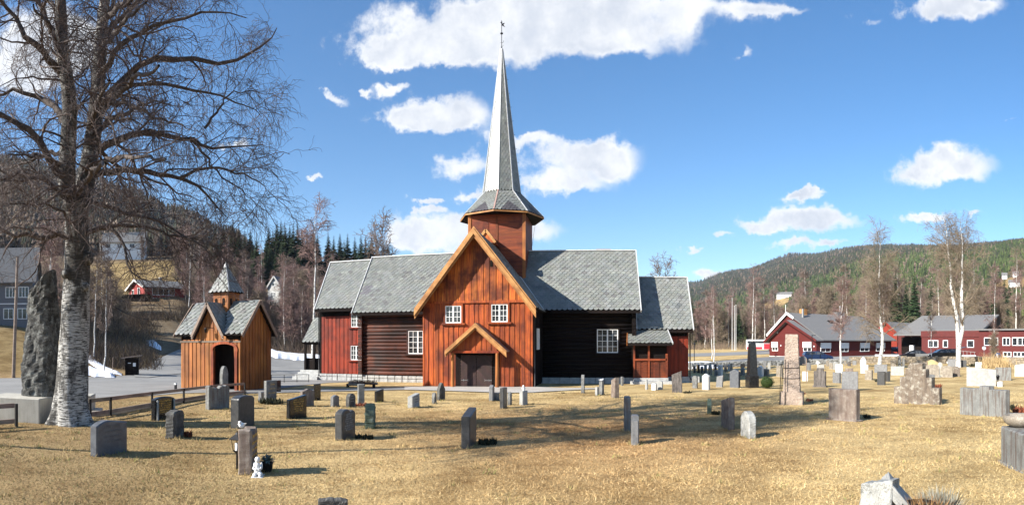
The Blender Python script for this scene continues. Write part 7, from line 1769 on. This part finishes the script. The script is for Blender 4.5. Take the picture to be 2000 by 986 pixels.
# monolith on its concrete block
def monolith():
    q = AT(56, 15.9); t = empty('concrete_plinth', q, R(28), 'big pale concrete block under the monolith, left of the old birch', 'plinth')
    m = MB(); m.box(-1.1, .60, -.55, .7, -.5, .66); m.build('block', M['concrete'], t, bevel=.02)
    q2 = AT(166, 18.3); m = MB(); m.box(-.6, .25, -.3, .5, -.3, .62); m.box(.25, .5, -.25, .4, -.3, .18); o = m.build('concrete_block', M['concrete'], bevel=.015); o.location = q2; o.rotation_euler = (0, 0, R(40)); tag(o, 'smaller grey concrete block just right of the old birch trunk', 'block')
    g = random.Random(12); m = MB(); H = 3.22; N_ = 26; K = 44; vs = []
    for j in range(K + 1):
        s = j / K; w = .50 * (1 - .30 * s) * (1 if s < .93 else .95); d = .42 * (1 - .3 * s); lean = .10 * s
        for i in range(N_):
            a = 2 * math.pi * i / N_; ca, sa = math.cos(a), math.sin(a); sq = (abs(ca) ** 4 + abs(sa) ** 4) ** -.25
            n_ = .06 * math.sin(a * 3 + s * 9) + .05 * math.sin(a * 7 + s * 23 + 1) + .035 * math.sin(a * 13 - s * 41) + g.uniform(-.03, .03)
            zz = s * H + (.0 if s < .85 else (s - .85) / .15 * (.34 * ca - .10))
            vs.append((ca * sq * w * (1 + n_) + lean, sa * sq * d * (1 + n_), zz))
    fs = [(j * N_ + i, j * N_ + (i + 1) % N_, (j + 1) * N_ + (i + 1) % N_, (j + 1) * N_ + i) for j in range(K) for i in range(N_)] + [tuple(K * N_ + i for i in range(N_))]
    m.add(vs, fs); o = m.build('monolith', M['mono']); z0 = q.z + .64; p = AT(79, 16.2); o.location = (p.x, p.y, z0); o.rotation_euler = (0, 0, R(20)); tag(o, 'tall rough-hewn dark stone monolith standing on the concrete block', 'monolith')
monolith()
# low rail fences with the kerb
def rail_fence(pts, label, h0=.56, kerb=True):
    P = [AT(*p) for p in pts]; t = empty('rail_fence', P[0], 0, label, 'fence', world=True)
    for p in P: m = MB(); m.box(p.x - .03, p.x + .03, p.y - .03, p.y + .03, p.z - .2, p.z + h0); m.build('post', M['iron'], t)
    for a, b_ in ((.52, .075), (.14, .075)):
        for i in range(len(P) - 1): m = MB(); m.beam(P[i] + Vector((0, -.07, a)), P[i + 1] + Vector((0, -.07, a)), .05, .11, vary(.8, 1.15)); m.build('rail', M['greywood'], t)
rail_fence([(176, 16.6), (216, 17.6), (297, 20.4), (359, 23.0), (412, 25.6), (478, 28.2)], 'low weathered rail fence running from the old birch to the gatehouse')
rail_fence([(-160, 13.2), (-60, 13.6), (32, 14.4)], 'short end of weathered rail fence at the left edge, before the concrete block')
pts = [AT(px, r) for px, r in ((172, 17.3), (216, 18.2), (297, 21.0), (359, 23.6), (412, 26.2), (478, 28.9))]
m = MB()
for a, b_ in zip(pts[:-1], pts[1:]): m.beam(a + Vector((0, 0, .02)), b_ + Vector((0, 0, .02)), .22, .24)
tag(m.build('kerb', M['concrete']), kind='structure')
P = [AT(px, r) for px, r in ((513, 40), (530, 40.2), (555, 40.6), (580, 41), (603, 41.4))]; t = empty('iron_railing', P[0], 0, 'thin black iron railing on the asphalt left of the church steps', 'railing', world=True)
for p in P: m = MB(); m.tube([p - Vector((0, 0, .1)), p + Vector((0, 0, .55))], .022, 6); m.build('post', M['iron'], t)
for z in (.55, .1): m = MB(); m.tube([p + Vector((0, 0, z)) for p in P], .018, 6); m.build('bar', M['iron'], t)
# cemetery wall of loose stones
def stone_wall(pts, label, hgt, mt, seed=1):
    g = random.Random(seed); P = [AT(*p) for p in pts]; m = MB()
    for a, b_ in zip(P[:-1], P[1:]):
        L = (b_ - a).length; u = (b_ - a) / L; n = Vector((u.y, -u.x, 0)); s = 0
        for row in range(4):
            s = -g.random() * .2
            while s < L:
                w = g.uniform(.16, .55); c = a + u * (s + w / 2); z = gz(c.x, c.y) - .12 + row * hgt / 3.6; hh = hgt / 3.4 * g.uniform(.8, 1.25); d = g.uniform(.16, .26)
                k = g.uniform(.45, 1.5); col = (k, k * g.uniform(.95, 1.02), k * g.uniform(.88, 1.0)); e = lambda: g.uniform(-.05, .05)
                q = []
                for zz in (0, 1):
                    for du, dn in ((-1, 1), (1, 1), (1, -1), (-1, -1)):
                        q.append(c + u * (du * w * .5 * (.92 if zz else 1) + e() * .5) + n * (dn * d * (.85 if zz else 1) + e()) + Vector((0, 0, zz * hh + e() * .5 + (z - c.z))))
                m.hexa(q, col); s += w * .97
    o = m.build('stone_wall', mt); tag(o, label, 'wall')
stone_wall([(1336, 61), (1400, 64), (1480, 67), (1560, 70), (1660, 72.5)], 'low dry stone cemetery wall behind the graves right of the church', .62, stone('wall_stone', (.10, .10, .095), (.30, .30, .28), sc=4, bm=.8, bs=.05), 1)
stone_wall([(1660, 72.5), (1740, 73), (1830, 72), (1900, 69.5), (1960, 66.5), (2060, 64)], 'mossy brown dry stone wall continuing below the parked cars', .85, stone('brown_wall_stone', (.12, .095, .06), (.27, .22, .155), sc=4, bm=.8, bs=.05), 2)
# ------------------------------------------------------------------ vehicles
def car(name, label, pos, rz, col, kind='sedan', L=4.5, W=1.75, H=1.42, open_=False):
    t = empty(name, pos, rz, label, 'car'); pm = plain('car_paint_' + name, col, .18, .3, vary=.02, spec=.7)
    P = {'sedan': [(-.5, .30), (-.49, .62), (-.36, .68), (-.30, .70), (.14, .70), (.36, .62), (.48, .52), (.5, .32)],
         'estate': [(-.5, .32), (-.5, .66), (-.47, .70), (.14, .70), (.36, .64), (.48, .52), (.5, .32)]}[kind]
    C_ = {'sedan': [(-.36, .66), (-.22, .98), (-.14, 1.0), (.04, 1.0), (.10, .97), (.27, .66)], 'estate': [(-.49, .68), (-.44, .97), (-.40, 1.0), (.0, 1.0), (.08, .97), (.27, .66)]}[kind]
    m = MB(); body = [(x * L, z * H) for x, z in P]
    n = len(body); rings = []
    for yy, k in ((-W / 2 + .0, .96), (-W / 2 + .08, 1), (W / 2 - .08, 1), (W / 2, .96)): rings.append([(x * k, yy, z * (k if z > .5 else 1)) for x, z in body])
    vs = [v for r_ in rings for v in r_]; fs = [(j * n + i, j * n + (i + 1) % n, (j + 1) * n + (i + 1) % n, (j + 1) * n + i) for j in range(3) for i in range(n)] + [tuple(range(n)), tuple(range(4 * n - 1, 3 * n - 1, -1))]
    m.add(vs, fs, None, False); cab = [(x * L, z * H) for x, z in C_]; n = len(cab); vs = [(x, s * (W / 2 - .06 - (.18 if z > .8 * H else 0)), z) for s in (-1, 1) for x, z in cab]
    m.add(vs, [tuple(range(n)), tuple(range(2 * n - 1, n - 1, -1))] + [(i, n + i, n + (i + 1) % n, (i + 1) % n) for i in range(n)]); m.build('body', pm, t)
    zs, ze = .70 * H, .94 * H
    for s in (-1, 1):
        yb, yt = W / 2 - .055, W / 2 - .215
        for a0, a1, b0, b1 in ((-.33 if kind == 'sedan' else -.44, -.10, -.22 if kind == 'sedan' else -.40, -.09), (-.08, .22, -.07, .07)):
            g = MB(); g.hexa([(a0 * L, s * (yb - .02), zs), (a1 * L, s * (yb - .02), zs), (a1 * L, s * (yb + .006), zs), (a0 * L, s * (yb + .006), zs), (b0 * L, s * (yt - .02), ze), (b1 * L, s * (yt - .02), ze), (b1 * L, s * (yt + .012), ze), (b0 * L, s * (yt + .012), ze)]); g.build('side_window', M['glass'], t)
    g = MB(); g.hexa([(.262 * L, -W * .42, .70 * H), (.262 * L, W * .42, .70 * H), (.25 * L, W * .42, .70 * H), (.25 * L, -W * .42, .70 * H), (.115 * L, -W * .34, .95 * H), (.115 * L, W * .34, .95 * H), (.09 * L, W * .34, .95 * H), (.09 * L, -W * .34, .95 * H)]); g.build('windscreen', M['glass'], t)
    for x in (-.31, .32):
        for s in (-1, 1):
            w = MB(); c = (x * L, s * (W / 2 - .09), .30)
            ring = lambda rr, yy: [(c[0] + rr * math.cos(a), c[1] + yy, c[2] + rr * math.sin(a)) for a in np.linspace(0, 2 * math.pi, 17)[:-1]]
            vs = ring(.31, -.1) + ring(.31, .1) + ring(.2, .1 * s); w.add(vs[:32], [(i, (i + 1) % 16, 16 + (i + 1) % 16, 16 + i) for i in range(16)] + [tuple(range(16)), tuple(range(31, 15, -1))]); wh = w.build('wheel', M['iron'], t)
            w = MB(); w.add(ring(.19, s * .102) + [(c[0], c[1] + s * .12, c[2])], [(i, (i + 1) % 16, 16) for i in range(16)]); w.build('rim', M['greymetal'], wh)
    for s in (-1, 1):
        h = MB(); h.ball((.478 * L, s * W * .36, .50 * H), .06, .16, .06, 8, 6); h.build('headlight', M['blind'], t)
        h = MB(); h.box(-.503 * L, -.485 * L, s * W * .36 - .12, s * W * .36 + .12, .54 * H, .64 * H); h.build('tail_light', M['redbright'], t)
    if open_:
        g = MB(); g.hexa([(-.44 * L, -W * .42, 1.0 * H), (-.44 * L, W * .42, 1.0 * H), (-.42 * L, W * .42, 1.0 * H), (-.42 * L, -W * .42, 1.0 * H), (-.66 * L, -W * .42, 1.12 * H), (-.66 * L, W * .42, 1.12 * H), (-.66 * L, W * .42, 1.16 * H), (-.66 * L, -W * .42, 1.16 * H)]); g.build('tailgate', pm, t)
        g = MB(); g.hexa([(.16 * L, -W / 2, .3 * H), (.18 * L, -W / 2, .3 * H), (.02 * L, -W / 2 - .8, .3 * H), (.0 * L, -W / 2 - .8, .3 * H), (.16 * L, -W / 2, .9 * H), (.18 * L, -W / 2, .9 * H), (.02 * L, -W / 2 - .8, .9 * H), (.0 * L, -W / 2 - .8, .9 * H)]); g.build('door', pm, t)
    return t
def hd(px, deg): return -(px - PX0) / F + R(deg)
car('parked_car', 'dark blue car showing above the cemetery wall before the red hall', AT(1597, 77), hd(1597, 12), (.012, .03, .085), 'estate', L=3.9, H=1.45)
car('parked_car', 'black sedan parked left of the small dark trailer', AT(1786, 79), hd(1786, 188), (.006, .006, .008), 'sedan', L=4.6)
car('parked_car', 'black estate car with its tailgate and a door open, right of the trailer', AT(1842, 78), hd(1842, 200), (.008, .008, .009), 'estate', L=4.7, H=1.62, open_=True)
car('parked_car', 'dark car beyond the lot in front of the bright red gable', AT(1744, 116), hd(1744, 185), (.02, .03, .06), 'sedan', L=4.3)
q = AT(1805, 77.5); t = empty('car_trailer', q, hd(1805, 8), 'small dark grey box trailer between the two black cars', 'trailer'); m = MB(); m.box(-1.1, 1.1, -.6, .6, .35, 1.0); m.build('box', M['felt'], t); m = MB(); m.tube([(-.0, -.72, .28), (0, .72, .28)], .28, 14); m.build('wheels', M['iron'], t)
# bus
q = AT(1482, 150); t = empty('bus', q + Vector((0, 0, .2)), hd(1482, 4), 'white and red bus half hidden between the black obelisk and the red hall', 'bus')
m = MB(); m.box(-3.2, 4.5, -1.2, 1.2, .4, 2.9); m.build('body', M['white'], t, bevel=.12); m = MB(); m.box(1.2, 4.3, -1.24, -1.21, .55, 1.9); m.box(-3.1, .8, -1.24, -1.21, .55, 1.1); m.build('red_panel', plain('bus_red', (.55, .03, .04), .3), t)
m = MB(); m.box(-3.0, 4.2, -1.25, -1.215, 2.0, 2.6); m.build('side_window', M['glass'], t)
for x in (-2, 3): m = MB(); m.tube([(x, -1.26, .45), (x, 1.26, .45)], .45, 14); m.build('wheel', M['iron'], t)
# flagpoles and thin posts
for px, tp, lb in ((1430, 583, 'tallest white flagpole, left one of three by the far road'), (1434.5, 598, 'white flagpole, middle one of three by the far road'), (1437.5, 596, 'white flagpole, right one of three by the far road')):
    q = AT(px, 172); m = MB(); h_ = hpx(px, 172, tp); m.tube([(0, 0, -.2), (0, 0, h_)], [.11, .06], 8); m.ball((0, 0, h_), .14, .14, .14, 8, 6); o = m.build('flagpole', M['leadwhite']); o.location = q; tag(o, lb, 'flagpole', 'flagpoles by the far road')
q = AT(1356, 72); m = MB(); m.tube([(0, 0, -.2), (0, 0, 2.4)], .05, 6); m.ball((0, 0, 2.5), .14, .14, .16, 8, 6); o = m.build('lamp_post', M['iron']); o.location = q; tag(o, 'thin black lamp post by the snow right of the choir', 'lamp post')
q = AT(1586, 74.5); m = MB(); m.tube([(0, 0, -.2), (0, 0, 3.6)], .05, 6); m.beam((0, 0, 3.5), (.5, 0, 3.55), .06, .06); o = m.build('lamp_post', M['iron']); o.location = q; tag(o, 'thin dark lamp post in front of the red hall gable', 'lamp post')
q = AT(1922, 78); t = empty('round_sign', q, hd(1922, 0), 'round white and red road sign near the ramp', 'road sign'); m = MB(); m.tube([(0, 0, -.1), (0, 0, 1.5)], .04, 6); m.build('post', M['greymetal'], t)
m = MB(); m.prism([(.36 * math.cos(a), 1.7 + .36 * math.sin(a)) for a in np.linspace(0, 2 * math.pi, 17)[:-1]], -.03, .0); m.build('disc', M['redbright'], t); m = MB(); m.prism([(.27 * math.cos(a), 1.7 + .27 * math.sin(a)) for a in np.linspace(0, 2 * math.pi, 17)[:-1]], -.036, -.031); m.build('disc_face', M['white'], t)
# ------------------------------------------------------------------ the walking man
def person():
    q = AT(1949, 62.6); t = empty('person', q, hd(1949, 0), 'person walking away in a dark blue jacket with a pale strap and dark trousers', 'person')
    V = [(0, 0, .92), (0, 0, 1.12), (0, .01, 1.34), (0, .02, 1.46), (0, .01, 1.56), (0, -.01, 1.66),
         (.10, 0, .88), (.12, .10, .48), (.12, .02, .08), (.13, .17, .04), (-.10, 0, .88), (-.12, -.06, .50), (-.12, -.22, .12), (-.12, -.10, .04),
         (.19, .01, 1.40), (.30, -.04, 1.16), (.33, .08, .94), (.33, .13, .86), (-.19, .01, 1.40), (-.30, .0, 1.16), (-.34, .10, .95), (-.34, .15, .87)]
    E_ = [(0, 1), (1, 2), (2, 3), (3, 4), (4, 5), (0, 6), (6, 7), (7, 8), (8, 9), (0, 10), (10, 11), (11, 12), (12, 13), (2, 14), (14, 15), (15, 16), (16, 17), (2, 18), (18, 19), (19, 20), (20, 21)]
    Rr = [.15, .145, .17, .06, .085, .095, .10, .072, .05, .045, .10, .072, .05, .045, .085, .062, .045, .035, .085, .062, .045, .035]
    me = bpy.data.meshes.new('body'); me.from_pydata(V, E_, []); o = bpy.data.objects.new('body', me); COL.objects.link(o)
    md = o.modifiers.new('s', 'SKIN'); md.use_smooth_shade = True
    for i, r_ in enumerate(Rr): me.skin_vertices[0].data[i].radius = (r_, r_ * .85)
    me.skin_vertices[0].data[0].use_root = True
    o.modifiers.new('u', 'SUBSURF').levels = 2; o.modifiers['u'].render_levels = 2
    dg = bpy.context.evaluated_depsgraph_get(); m2 = bpy.data.meshes.new_from_object(o.evaluated_get(dg)); bpy.data.objects.remove(o)
    for c in ((.013, .03, .085), (.012, .012, .015), (.42, .25, .18), (.06, .045, .035)):
        m2.materials.append(plain('cloth', c, .8, attr=False))
    for p in m2.polygons:
        c = p.center; p.material_index = 1 if c.z < .90 else (2 if (c.z > 1.50 or (c.z < .93 and abs(c.x) > .26)) else 0)
        if c.z < .93 and abs(c.x) > .26: p.material_index = 2
        if c.z > 1.60 or (c.z > 1.54 and c.y < -.0): p.material_index = 3 if c.z > 1.60 else 2
        p.use_smooth = True
    b = bpy.data.objects.new('body', m2); COL.objects.link(b); b.parent = t; b.rotation_euler = (0, 0, 0)
    m = MB(); m.beam((-.10, -.155, 1.42), (-.06, -.165, .98), .05, .02, up=(0, 1, 0)); m.build('strap', M['white'], t)
person()
# ------------------------------------------------------------------ the air over the valley
def haze():
    m = bpy.data.materials.new('haze'); m.use_nodes = True; k = NT(m.node_tree); k.n.clear()
    v = k.node('ShaderNodeVolumePrincipled', {'Color': (.74, .84, 1.0, 1), 'Density': .00008, 'Anisotropy': .2}); o = k.node('ShaderNodeOutputMaterial'); k.l.new(v.outputs[0], o.inputs[1])
    b = MB(); b.box(-3400, 3400, -3400, 3400, -12, 505); ob = b.build('haze', m); tag(ob, kind='stuff')
haze()
# end
